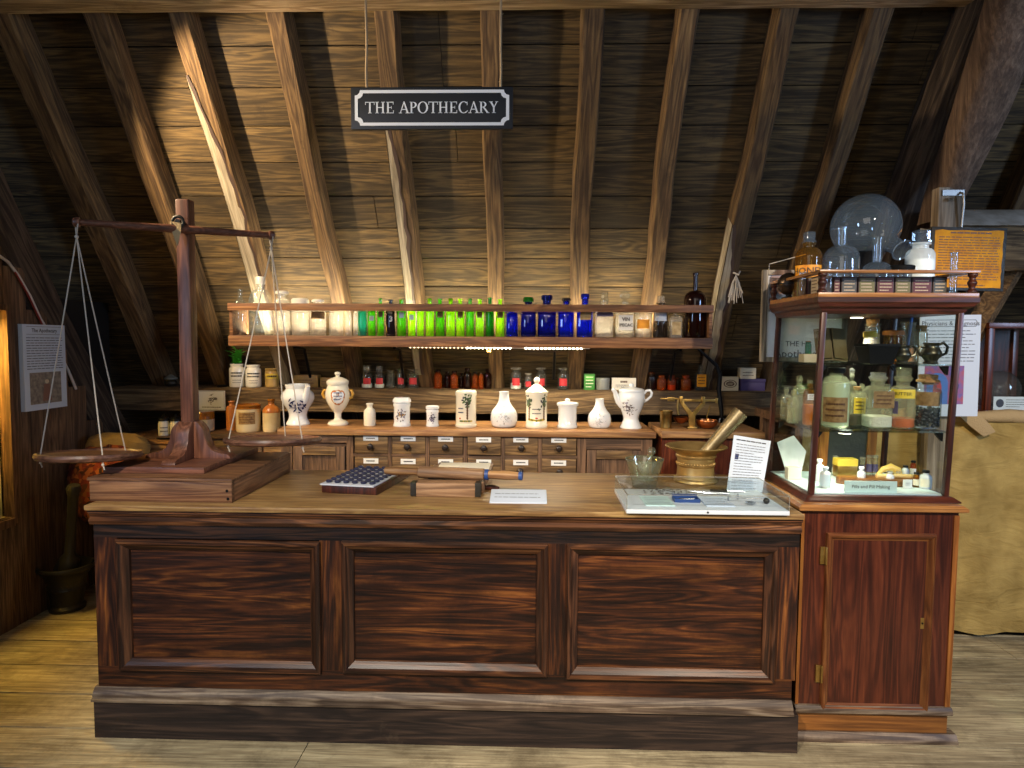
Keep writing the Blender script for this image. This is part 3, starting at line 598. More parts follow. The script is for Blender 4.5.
kb('cupboard_body', lambda m: (m.bx(kxc - hwid, kxc + hwid, 0, kd, zb0 + .03, zc, 'mahogany_z'), m.bx(kxc + hwid - .018, kxc + hwid + .002, -.004, .012, zb0 + .03, zc - .01, 'mahogany_edge'), m.bx(kxc - hwid - .002, kxc - hwid + .01, -.004, .012, zb0 + .03, zc - .01, 'mahogany_edge')))
dx0, dz1 = KX(826, 533) - kx, AY(880, 533, KF).z; dx1, dz0 = KX(931, 620) - kx, zb0 + .012
dr = kb('cupboard_door', lambda m: (frame_mould(m, dx0, dx1, dz0, dz1, .03, [(0, 0), (.001, -.014), (.008, -.02), (.016, -.016), (.024, -.006), (.03, -.003)], 'door_mould_x', 'door_mould_z'), m.bx(dx0 + .025, dx1 - .025, -.003, .01, dz0 + .025, dz1 - .025, 'mahogany_z')), norm=False)
def sub(name, f, par, **k):
    m = MB(); f(m); o = m.build(name, par, **k); return o
kz1, kz2 = AY(824, 555, KF).z, AY(818, 673, KF).z
for z in (kz1, kz2): KW.append(sub('hinge', lambda m: (m.bx(dx0 - .022, dx0 + .004, -.008, .0, z - .035, z + .035, 'brass'), m.cyl((dx0, -.012, z - .035), (dx0, -.012, z + .035), .005, 'brass', 10)), dr, bevel=.001))
kk = KX(922, 623) - kx; kz = AY(922, 623, KF).z
KW.append(sub('keyhole_plate', lambda m: (m.bx(kk - .007, kk + .007, -.0045, .001, kz - .022, kz + .022, 'brass'), m.cyl((kk, -.0055, kz), (kk, 0, kz), .004, 'black', 8)), dr))
kb('plinth_moulding', lambda m: mouldx(m, kxc - hwid - .006, kxc + hwid + .006, [(kd, zb0 + .034), (-.01, zb0 + .034), (-.02, zb0 + .022), (-.02, zb0 + .006), (-.006, zb0 - .002), (kd, zb0 - .002)], 'worn_mould'), bevel=.002)
zf1, zf0 = AY(870, 711, KF).z, AY(870, 733, KF).z
kb('plinth_panel', lambda m: m.bx(kxc - hwid + .004, kxc + hwid - .004, .0, kd - .02, zf0 - .01, zb0, 'light_mahogany_x'))
kb('base_moulding', lambda m: mouldx(m, kxc - hwid - .022, kxc + hwid + .03, [(kd, zf0 + .006), (-.008, zf0 + .006), (-.022, zf0 - .01), (-.026, zf0 - .02), (-.026, zf0 - .036), (kd, zf0 - .036)], 'worn_mould'), bevel=.002)
kb('foot_board', lambda m: m.bx(kxc - hwid + .04, kxc + hwid - .06, .0, kd - .02, 0, zf0 - .034, 'light_mahogany_x'))
for o in KW: lean(o, zb0, zc, dxl)
# ledge between cupboard and glass case
m = MB(); lz = zc
x0, x1 = KX(800, 506, 2.6) - kx, KX(966, 511, 2.6) - kx
def ring_mould(m, prof, mat, x0, x1, y0, y1):
    """moulding stepping round front and both sides: prof=[(overhang, z)]"""
    n = len(prof)
    for i in range(n - 1):
        (a, za), (b, zb) = prof[i], prof[i + 1]
        A = [(x0 - a, y1), (x0 - a, y0 - a), (x1 + a, y0 - a), (x1 + a, y1)]; B = [(x0 - b, y1), (x0 - b, y0 - b), (x1 + b, y0 - b), (x1 + b, y1)]
        for k in range(3): m.quad((*A[k], za), (*A[k + 1], za), (*B[k + 1], zb), (*B[k], zb), mat)
    for (a, z) in (prof[0], prof[-1]):
        m.quad((x0 - a, y0 - a, z), (x1 + a, y0 - a, z), (x1 + a, y1, z), (x0 - a, y1, z), mat)
    a = [(x0 - p, y1, z) for p, z in prof] + [(x1 + p, y1, z) for p, z in prof][::-1]; m.add(a, [tuple(range(len(a)))], mat)
GF = 2.70       # glass case front plane
gx0, gx1 = KX(812.5, 400, GF) - kx, KX(954, 400, GF) - kx; gy0 = GF - KF; gy1 = gy0 + .50
z2 = zc + .052
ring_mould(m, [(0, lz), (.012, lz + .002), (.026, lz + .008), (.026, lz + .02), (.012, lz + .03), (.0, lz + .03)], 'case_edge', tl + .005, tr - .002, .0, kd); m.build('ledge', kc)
m = MB(); ring_mould(m, [(.03, lz + .03), (.03, lz + .036), (.018, lz + .044), (.010, lz + .05), (.002, z2)], 'case_wood_x', gx0, gx1, gy0, gy1); m.build('case_base', kc)
ztop = AY(890, 311, GF).z
pw = .022
for xx in (gx0, gx1 - pw):
    for yy in (gy0, gy1 - pw): MB().bx(xx, xx + pw, yy, yy + pw, z2, ztop, 'case_wood').build('corner_post', kc, bevel=.004)
m = MB(); zt2 = AY(890, 297, GF - .04).z
ring_mould(m, [(-.004, ztop - .012), (.004, ztop), (.006, ztop + .008), (.022, ztop + .016), (.026, ztop + .026), (.034, ztop + .034), (.034, zt2), (.0, zt2 + .004)], 'case_wood_x', gx0, gx1, gy0, gy1); m.build('cornice', kc)
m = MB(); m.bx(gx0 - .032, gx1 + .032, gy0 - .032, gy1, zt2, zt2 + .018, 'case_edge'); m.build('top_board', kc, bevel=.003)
ZTOP = zt2 + .018
# panes
for nm, b in (('front_pane', (gx0 + pw, gx1 - pw, gy0 + .01, gy0 + .014)), ('side_pane', (gx0 + .01, gx0 + .014, gy0 + pw, gy1 - pw)), ('side_pane', (gx1 - .014, gx1 - .01, gy0 + pw, gy1 - pw)), ('rear_pane', (gx0 + pw, gx1 - pw, gy1 - .014, gy1 - .01))):
    MB().bx(*b, z2, ztop - .012, 'glass_pane').build(nm, kc)
zs1, zs2 = AY(890, 364, GF + .05).z, AY(890, 430, GF + .05).z
for z in (zs1, zs2):
    MB().bx(gx0 + .016, gx1 - .016, gy0 + .02, gy1 - .02, z - .007, z, 'glass_shelf').build('glass_shelf', kc, bevel=.001)
    for xx, yy in ((gx0 + pw, gy0 + .05), (gx1 - pw, gy0 + .05), (gx0 + pw, gy1 - .06), (gx1 - pw, gy1 - .06)):
        s = 1 if xx < 0 else -1
        MB().prism([(0, 0), (s * .03, 0), (s * .028, -.008), (s * .006, -.034), (0, -.036)], .014, 'iron', Matrix.Translation((xx, yy, z - .0075)) @ Matrix.Rotation(R(90), 4, 'X')).build('shelf_bracket', kc)
m = MB(); m.bx(gx0 + .015, gx1 - .015, gy0 + .015, gy1 - .015, z2 - .006, z2 + .004, 'bluewhite'); m.build('case_floor', kc)
for (x, y, z) in ((KX(856, 313, 3.06) - kx - .02, .42, ztop - .0005), (KX(843, 432, 2.8) - kx, .16, zs2 - .008)):
    o = MB().lathe([(.026, -.012), (.024, -.014), (.001, -.014)], 'puck', 20, c=(x, y, z)).lathe([(.034, 0), (.034, -.009), (.027, -.0125), (.026, -.0125)], 'steel', 20, c=(x, y, z), cap=False).build('puck_light', kc)
# back frame seen through the lower glass
m = MB(); xa, xb = KX(828, 455, 3.1) - kx, KX(877, 455, 3.1) - kx
za_, zb2 = AY(850, 478, 3.1).z, AY(850, 433, 3.1).z
m.bx(xa - .02, xa + .02, gy1 - .045, gy1 - .02, z2 + .004, zs2 - .01, 'mahogany_edge'); m.bx(xb - .02, xb + .02, gy1 - .045, gy1 - .02, z2 + .004, zs2 - .01, 'mahogany_edge'); m.build('back_stile', kc)
m = MB(); m.bx(xa + .02, xb - .02, gy1 - .036, gy1 - .028, z2 + .004, zs2 - .012, 'slate'); m.build('back_panel', kc)
# gallery round the top
zr = AY(890, 272, GF).z; zg = ZTOP
gq = -.012
pts = [(gx0 + gq, gy0 + gq), (gx1 - gq, gy0 + gq), (gx1 - gq, gy1 - gq), (gx0 + gq, gy1 - gq)]
def spindle(x, y):
    h = zr - zg - .006
    MB().lathe(smooth([(.017, 0), (.019, h * .1), (.012, h * .2), (.011, h * .3), (.016, h * .45), (.017, h * .55), (.011, h * .7), (.012, h * .8), (.018, h * .9), (.016, h)], 3), 'case_wood', 14, c=(x, y, zg)).build('gallery_post', kc)
for p in pts: spindle(*p)
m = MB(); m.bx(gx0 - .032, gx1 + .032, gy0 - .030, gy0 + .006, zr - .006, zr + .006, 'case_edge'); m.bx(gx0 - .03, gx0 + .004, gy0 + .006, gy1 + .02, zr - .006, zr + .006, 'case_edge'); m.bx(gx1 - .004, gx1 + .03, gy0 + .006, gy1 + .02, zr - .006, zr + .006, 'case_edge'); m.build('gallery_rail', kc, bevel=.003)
for o in kc.children_recursive:      # the glazed part leans a little to the right
    if o in KW: continue
    for v in o.data.vertices: v.co.x += max(v.co.z - z2, 0) * .034
KWX, KWY = kx, KF        # world offset of the cabinet's local frame

# ================================================================== DRAWER UNIT behind the counter
DF = 3.95; DT = AY(470, 430, DF).z
ux0, ux1 = AY(281, 440, DF).x, AY(652, 440, DF).x; ux = (ux0 + ux1) / 2
du = T('apothecary_drawers', 'bank of small labelled drawers between two cupboards behind the counter', 'drawer unit', (ux, DF, 0))
def D(px, py): p = AY(px, py, DF); return p.x - ux, p.z
m = MB(); m.bx(ux0 - ux, ux1 - ux, .025, .46, 0, DT - .03, 'drawer_frame'); m.build('carcass', du)
m = MB(); m.bx(ux0 - ux - .012, ux1 - ux + .02, -.03, .48, DT - .036, DT, 'drawer_top'); m.build('top_board', du, bevel=.006)
dcols = [(354.7, 388), (392, 425.5), (429.5, 463), (467.6, 501), (504.7, 538), (542, 576.5)]
rows = [(434.7, 454.7), (457.4, 478), (481, 502)]
prt = ['Senna', 'Alum', 'Borax', 'Ginger', 'Sulphur', 'Myrrh']
m = MB()
fx0 = D(350, 450)[0]; fx1 = D(580, 450)[0]
zr0 = D(470, 434.7)[1]
m.bx(fx0, fx1, .0, .03, zr0, DT - .036, 'drawer_frame')
for a, b in rows:
    m.bx(fx0, fx1, .0, .03, D(470, b + 2.9)[1], D(470, b)[1], 'drawer_frame')
zl = D(470, 505)[1]
m.bx(fx0, fx1, .0, .03, .05, zl, 'drawer_frame'); m.build('drawer_rail', du)
m = MB(); e = [350] + [(dcols[i][1] + dcols[i + 1][0]) / 2 for i in range(5)] + [580.5]
for i, x in enumerate(e):
    xx = D(x, 450)[0]; w = .011 if 0 < i < 6 else .02
    m.bx(xx - w, xx + w, -.001, .03, zl, zr0, 'drawer_frame_z')
m.build('drawer_divider', du)
for j, (ya, yb) in enumerate(rows):
    for i, (xa, xb) in enumerate(dcols):
        a = D(xa, 445)[0] + .001; b = D(xb, 445)[0] - .001; z1_, z0_ = D(470, ya + .4)[1], D(470, yb - .3)[1]
        yo = random.uniform(-.006, .002)
        if (i, j) == (3, 0): yo = -.02
        m = MB(); m.bx(a, b, yo, .024 + yo, z0_, z1_, 'drawer_wood'); d = m.build('drawer', du, bevel=.003)
        c = (a + b) / 2; zm = (z0_ + z1_) / 2; h = z1_ - z0_
        m = MB(); m.bx(c - .048, c + .042, yo - .002, yo, zm + h * .16, zm + h * .42, 'label_white')
        m.lines(lambda x, y: (x, yo - .003, y), c - .03, c + .026, zm + h * .22, zm + h * .36, 1, 'text_ink', .6, i + 7 * j)
        m.build('label_card', d)
        MB().lathe(smooth([(.009, 0), (.008, .012), (.017, .02), (.02, .03), (.013, .038), (.0005, .039)], 3), 'knob_dark', 14, M=Matrix.Translation((c + random.uniform(-.006, .006), yo, zm - h * .12)) @ Matrix.Rotation(R(90), 4, 'X')).build('knob', d)
def cup_door(xa, xb, ya, yb, name='cupboard_door'):
    x0, z1 = D(xa, ya); x1, z0 = D(xb, yb); w = .055
    m = MB(); m.bx(x0, x0 + w, -.004, .02, z0, z1, 'drawer_frame_z'); m.bx(x1 - w, x1, -.004, .02, z0, z1, 'drawer_frame_z')
    m.bx(x0 + w, x1 - w, -.0035, .02, z1 - w, z1, 'drawer_wood'); m.bx(x0 + w, x1 - w, -.0035, .02, z0, z0 + w, 'drawer_wood')
    d = m.build(name, du, bevel=.003)
    MB().bx(x0 + w - .004, x1 - w + .004, .012, .02, z0 + w - .004, z1 - w + .004, 'drawer_frame_z').build('door_panel', d)
    return d
cup_door(293, 346, 446, 560); cup_door(587, 640, 450, 560)
for xa, xb in ((281, 292), (346.5, 350), (580.5, 586), (641, 652)): MB().bx(D(xa, 450)[0], D(xb, 450)[0], 0, .03, .05, DT - .036, 'drawer_frame_z').build('stile', du)
for xa, xb, y in ((292, 346.5, 444), (586, 641, 448)): MB().bx(D(xa, 450)[0], D(xb, 450)[0], 0, .03, D(470, y)[1], DT - .036, 'drawer_frame').build('top_rail', du)
# lower bench left of the drawers
BF = 4.15; BT = AY(250, 434, BF).z
b0, b1 = AY(120, 440, BF).x, AY(283, 440, BF).x; bxm = (b0 + b1) / 2
lb = T('side_cupboard', 'lower plank cupboard left of the drawer bank, stoneware on top', 'cupboard', (bxm, BF, 0))
m = MB(); m.bx(b0 - bxm, b1 - bxm, .02, .4, 0, BT - .03, 'drawer_frame_z'); m.build('carcass', lb)
m = MB(); m.bx(AY(206, 440, BF).x - bxm, b1 - bxm, -.015, .42, BT - .03, BT, 'drawer_frame'); m.build('top_board', lb, bevel=.005)
m = MB(); m.bx(b0 - bxm, AY(206, 440, BF).x - bxm - .002, -.015, .42, BT - .07, BT - .045, 'drawer_top'); m.build('low_shelf_board', lb, bevel=.004)
for xa, xb in ((214, 238), (239, 262), (263, 282)):
    p = AY(xa, 440, BF).x - bxm; q = AY(xb, 440, BF).x - bxm
    MB().bx(p + .004, q - .004, .004, .024, .1, BT - .045, 'drawer_wood').build('plank_door', lb, bevel=.004)
p = AY(140, 440, BF).x - bxm; q = AY(205, 440, BF).x - bxm
MB().bx(p, q, .0, .024, .1, BT - .075, 'drawer_top').build('plank_door', lb, bevel=.004)

# ================================================================== BOTTLE SHELF
SF = 4.12
s0, s1 = AY(228, 345, SF).x, AY(713, 345, SF).x; sx = (s0 + s1) / 2
sz0, sz1 = AY(470, 347.5, SF).z, AY(470, 336.5, SF).z; rz0, rz1 = AY(470, 311.5, SF).z, AY(470, 304, SF).z
sh = T('bottle_shelf', 'long wooden shelf with a guard rail holding the coloured bottles', 'shelf', (sx, SF, sz0))
m = MB(); m.bx(s0 - sx, s1 - sx, 0, .27, 0, sz1 - sz0, 'shelf_wood'); m.build('shelf_board', sh, bevel=.008)
m = MB(); m.bx(s0 - sx, s1 - sx, .0, .022, rz0 - sz0, rz1 - sz0, 'shelf_wood'); m.build('guard_rail', sh, bevel=.004)
for x, sg in ((s0 - sx, 1), (s1 - sx - .022, 1)):
    m = MB(); m.bx(x, x + .022, .0225, .27, sz1 - sz0, rz1 - sz0 - .002, 'shelf_wood'); m.build('end_board', sh, bevel=.004)
for x in (s0 - sx + .35, -.5, .55, s1 - sx - .15):
    m = MB(); m.tube([(x, .2, -.006), (x, .38, -.02), (x, .5, -.22)], .010, 'iron', 8); m.build('bracket', sh)
SZ = sz1
# LED strip under its front edge
led = T('led_strip', 'strip of small bright lamps under the bottle shelf', 'light strip', (AY(523, 348, SF).x, SF + .02, sz0))
lx = lambda px: AY(px, 348, SF).x - AY(523, 348, SF).x
m = MB(); m.bx(lx(408), lx(590), -.006, .006, -.004, 0, 'white_cable'); m.build('tape', led)
for k in range(12): MB().ball((lx(467 + 3.9 * k), -.008, -.003), .0055, 'led', 8, 6).build('diode', led)
for k in range(15): MB().ball((lx(526 + 3.95 * k), -.008, -.003), .0055, 'led', 8, 6).build('diode', led)
for k in range(14): MB().ball((lx(410 + 4.0 * k), -.008, -.003), .0035, 'led_dim', 8, 6).build('diode', led)
m = MB(); m.bx(lx(487), lx(491), -.004, .004, -.03, -.004, 'brass'); m.build('clip', led)

# ================================================================== HANGING SIGN
GY = 3.15
a = AY(351, 128, GY); b = AY(513, 88, GY); gx = (a.x + b.x) / 2; gw = b.x - a.x; gh = AY(430, 87, GY).z - AY(430, 129, GY).z; gz = AY(430, 129, GY).z
sg = T('hanging_sign', 'black hanging sign lettered THE APOTHECARY in white', 'sign', (gx, GY, gz))
m = MB(); m.bx(-gw / 2, gw / 2, 0, .022, 0, gh, 'sign_black'); m.build('board', sg, bevel=.002)
def glyph(ch):
    """serif capitals as polygons in a unit cap height; returns (list of polygons, advance)"""
    P = []
    def r(x0, x1, y0, y1): P.append([(x0, y0), (x1, y0), (x1, y1), (x0, y1)])
    def stem(x, w=.15, s=.09, top=1, bot=1):
        r(x, x + w, 0, 1)
        if bot: r(x - s, x + w + s, 0, .055)
        if top: r(x - s, x + w + s, .945, 1)
    def ring(cx, cy, ax, ay, bx, by, a0, a1, n=28):
        for k in range(n):
            t0, t1 = a0 + (a1 - a0) * k / n, a0 + (a1 - a0) * (k + 1) / n
            P.append([(cx + ax * math.cos(t0), cy + ay * math.sin(t0)), (cx + ax * math.cos(t1), cy + ay * math.sin(t1)), (cx + bx * math.cos(t1), cy + by * math.sin(t1)), (cx + bx * math.cos(t0), cy + by * math.sin(t0))])
    if ch == 'T': r(0, .82, .93, 1); r(0, .05, .74, .93); r(.77, .82, .74, .93); stem(.335, top=0); return P, .86
    if ch == 'H': stem(.1); stem(.62); r(.25, .62, .47, .545); return P, .96
    if ch == 'E': stem(.1, s=.08); r(.25, .66, .93, 1); r(.61, .66, .76, .93); r(.25, .5, .47, .54); r(.45, .5, .38, .63); r(.25, .68, 0, .07); r(.63, .68, .07, .26); return P, .78
    if ch == 'A': P.append([(.1, .03), (.18, .03), (.47, .9), (.42, 1)]); P.append([(.40, 1.02), (.5, 1.02), (.86, .03), (.68, .03)]); r(.24, .68, .3, .37); r(.0, .27, 0, .05); r(.58, .95, 0, .05); return P, .93
    if ch == 'P': stem(.1); ring(.28, .73, .36, .27, .2, .205, -PI / 2, PI / 2, 16); r(.25, .28, .935, 1); r(.25, .28, .46, .525); return P, .70
    if ch == 'R': stem(.1); ring(.28, .74, .36, .26, .2, .195, -PI / 2, PI / 2, 16); r(.25, .28, .935, 1); r(.25, .28, .48, .545); P.append([(.3, .5), (.46, .52), (.84, .03), (.66, .03)]); r(.62, .9, 0, .05); return P, .86
    if ch == 'O': ring(.47, .5, .46, .52, .29, .46, 0, 2 * PI, 36); return P, .96
    if ch == 'C': ring(.47, .5, .46, .52, .29, .455, R(48), R(312), 30); r(.74, .8, .68, .98); P.append([(.74, .12), (.84, .2), (.80, .25), (.68, .13)]); return P, .88
    if ch == 'Y': P.append([(.07, .97), (.25, .97), (.49, .5), (.36, .44)]); P.append([(.63, .97), (.71, .97), (.47, .45), (.40, .52)]); r(.34, .49, 0, .5); r(.25, .58, 0, .05); r(.0, .32, .945, 1); r(.55, .8, .945, 1); return P, .80
    return P, .34
def setline(s): 
    x = 0; o = []
    for ch in s:
        p, w = glyph(ch); o.append((x, p)); x += w
    return o, x
items, tw = setline('THE APOTHECARY')
lw_ = AY(499, 107, GY).x - AY(366, 107, GY).x; k = lw_ / tw; cap = gh * .275
m = MB()
for x0, ps in items:
    for p in ps: m.add([((x + x0) * k - lw_ / 2, -.0015, gh * .375 + y * cap) for x, y in p], [tuple(range(len(p)))], 'sign_white')
m.build('lettering', sg, norm=False)
m = MB(); mg = gh * .1; st = gh * .075; X0, X1, Z0, Z1 = -gw / 2 + mg * 1.0, gw / 2 - mg * .9, mg * .8, gh - mg * .7; nn = gh * .13
def border(o):
    x0, x1, z0, z1 = X0 + o, X1 - o, Z0 + o, Z1 - o; P = []
    for (cx_, cz, a0) in ((x0, z0, 90), (x1, z0, 180), (x1, z1, 270), (x0, z1, 0)):
        q = [(cx_ + nn * math.cos(R(a0 - t)), cz + nn * math.sin(R(a0 - t))) for t in (0, 30, 60, 90)]
        P += q
    return P
A, B = border(0), border(st); n = len(A)
m.add([(x, -.0015, z) for x, z in A] + [(x, -.0015, z) for x, z in B], [(i, (i + 1) % n, n + (i + 1) % n, n + i) for i in range(n)], 'sign_white'); m.build('border', sg, norm=False)
for px in (364, 498.5):
    x = AY(px + 2, 86, GY).x - gx; m = MB(); rd = random.Random(px)
    m.tube([(x + rd.uniform(-.002, .002), .011, gh - .012 + t * .09) for t in range(14)], .0055, 'rope', 8)
    for q in range(10):
        zz = gh + rd.uniform(0, 1.0); m.cyl((x, .011, zz), (x + rd.uniform(-.012, .012), .011 + rd.uniform(-.01, .01), zz + rd.uniform(-.01, .012)), .0012, 'rope', 4)
    m.build('rope', sg)
timber('upper_tie', 'timber above the frame from which the sign ropes hang', -1.6, .8, 3.08, 3.24, gz + gh + 1.13, gz + gh + 1.3, 'collar_wood', 11)
# ================================================================== BALANCE
q = AZ(232, 503, CT); bxF = q.y; xr = q.x; xl = AZ(93, 500, CT).x; bD = AZ(293, 471.5, CT).y - bxF
bh = AY(232, 479, bxF).z - CT
sc = T('balance_scale', 'big wooden beam scale with two round pans on a boxed plinth', 'scale', ((xl + xr) / 2, bxF, CT))
ox, oy = (xl + xr) / 2, bxF; hw = (xr - xl) / 2
m = MB(); m.bx(-hw, hw, 0, .02, 0, bh - .012, 'scale_box'); m.bx(-hw, hw, bD - .02, bD, 0, bh - .012, 'scale_box')
m.bx(hw - .02, hw, .02, bD - .02, 0, bh - .012, 'scale_box_y'); m.bx(-hw, -hw + .02, .02, bD - .02, 0, bh - .012, 'scale_box_y')
m.bx(-hw - .006, hw + .004, -.006, bD + .005, bh - .012, bh, 'scale_box'); m.build('plinth_box', sc, bevel=.003)
for px, py in ((227, 491), (228, 499)):
    p = AY(px, py, bxF); MB().cyl((p.x - ox, -.001, p.z - CT), (p.x - ox, .004, p.z - CT), .006, 'black', 10).build('screw_hole', sc)
PY = 2.93; pxx = AY(188, 330, PY).x - ox; ppy = PY - oy
fr = AZ(204, 474, CT + bh); bk = AZ(256, 452, CT + bh); fl = AZ(117, 470, CT + bh)
m = MB(); m.bx(fl.x - ox - .02, fr.x - ox, fr.y - oy, bk.y - oy, bh, bh + .026, 'scale_red'); m.build('foot_plate', sc, bevel=.004)
ptop = AY(182, 200, PY).z - CT
m = MB(); m.bx(pxx - .029, pxx + .029, ppy - .029, ppy + .029, bh + .02, ptop, 'scale_red_z'); m.build('post', sc, bevel=.007)
# ogee brackets
og = smooth([(0, 0), (0, .165), (.012, .165), (.042, .13), (.055, .075), (.085, .035), (.15, .018), (.165, 0)][2:], 4)
poly = [(0, 0)] + [(0, .165)] + [(x, y) for x, y in og]
for k in range(4):
    d = Matrix.Rotation(k * PI / 2, 4, 'Z')
    M = Matrix.Translation((pxx, ppy, bh + .026)) @ d @ Matrix.Translation((.029, .03, 0)) @ Matrix.Rotation(PI / 2, 4, 'X')
    MB().prism(poly, .06, 'scale_red_z', M).build('bracket', sc, bevel=.004)
YL, YR = PY - .20, PY + .14
Lp = AY(80, 223, YL); Rp = AY(273, 236, YR); o3 = Vector((ox, oy, CT)); Lp -= o3; Rp -= o3
ctr = Lp + (Rp - Lp) * ((pxx - Lp.x) / (Rp.x - Lp.x))
off = Vector((0, ppy - .029 - .02 - ctr.y, 0)); Lp += off; Rp += off; ctr += off
m = MB(); dd = (Rp - Lp).normalized()
m.tube([Lp + dd * t for t in [0, .1, .3, (Rp - Lp).length / 2, (Rp - Lp).length - .3, (Rp - Lp).length - .1, (Rp - Lp).length]], [.0135, .0145, .017, .019, .017, .0145, .0135], 'scale_red', 14)
bm_ = m.build('beam', sc)
m = MB()
for p, s in ((Lp, -1), (Rp, 1)):
    m.tube([p - dd * s * .012, p - dd * s * .010, p + dd * s * .002, p + dd * s * .012, p + dd * s * .016], [.014, .021, .021, .017, .008], 'scale_red_z', 14)
m.build('end_knob', bm_)
m = MB(); m.tube([ctr + Vector((.024 * math.cos(a), -.014, .028 + .024 * math.sin(a))) for a in [2 * PI * i / 14 for i in range(14)]], .007, 'dark_iron', 8, closed=True); m.cyl(ctr + Vector((0, -.02, .028)), ctr + Vector((0, .03, .028)), .012, 'iron', 12); m.build('pivot_ring', sc)
m = MB(); c0 = ctr + Vector((-.006, -.021, 0)); 
m.add([c0 + Vector(v) for v in ((-.026, 0, .03), (.024, 0, .022), (.022, -.002, -.02), (.004, 0, -.075), (-.014, -.002, -.02), (-.026, .003, .012), (-.026, .006, .03), (.024, .006, .022), (.004, .005, -.075))], [(0, 1, 2, 3, 4, 5), (6, 7, 8), (0, 1, 7, 6), (1, 8, 7), (2, 3, 8)], 'tan_cloth'); m.build('pointer_cloth', sc)
for (px, py, tip, Y, PRAD) in ((90, 454.5, Lp, YL, .197), (273.5, 439.5, Rp, YR, .219)):
    z = AY(px, py, Y + off.y).z - CT; c = Vector((tip.x + (.0 if px > 200 else .006), tip.y, z)); c.x = AY(px, py, Y + off.y).x - ox
    tilt = Matrix.Translation(c) @ Matrix.Rotation(R(-4.5), 4, 'X'); pan = MB().lathe([(.001, -.02), (PRAD * .86, -.02), (PRAD * .97, -.014), (PRAD, -.002), (PRAD * .985, .009), (PRAD * .93, .011), (PRAD * .9, .004), (.001, .002)], 'pan_wood', 56, M=tilt).build('pan', sc)
    m = MB(); kn = tip + Vector((0, -.004, -.06))
    m.tube([tip + Vector((0, 0, .016)), tip + Vector((.012, -.012, -.01)), kn, tip + Vector((-.012, .01, -.01)), tip + Vector((0, 0, .016))], .0035, 'cord', 6)
    m.ball(kn, .008, 'cord', 8, 6)
    angs = (200, 318, 75) if px < 200 else (215, 330, 95)
    for a in angs:
        e = tilt @ Vector((math.cos(R(a)) * PRAD * .9, math.sin(R(a)) * PRAD * .9, .0))
        m.tube([kn, kn + (e - kn) * .5 + Vector((0, 0, -.004)), e, e + Vector((0, 0, -.03))], .0028, 'cord', 6); m.ball(e + Vector((0, 0, -.03)), .006, 'cord', 8, 6)
        m.tube([e + Vector((0, 0, -.03)), e + Vector((.006, 0, -.05))], .0028, 'cord', 5)
    m.build('cord', pan)

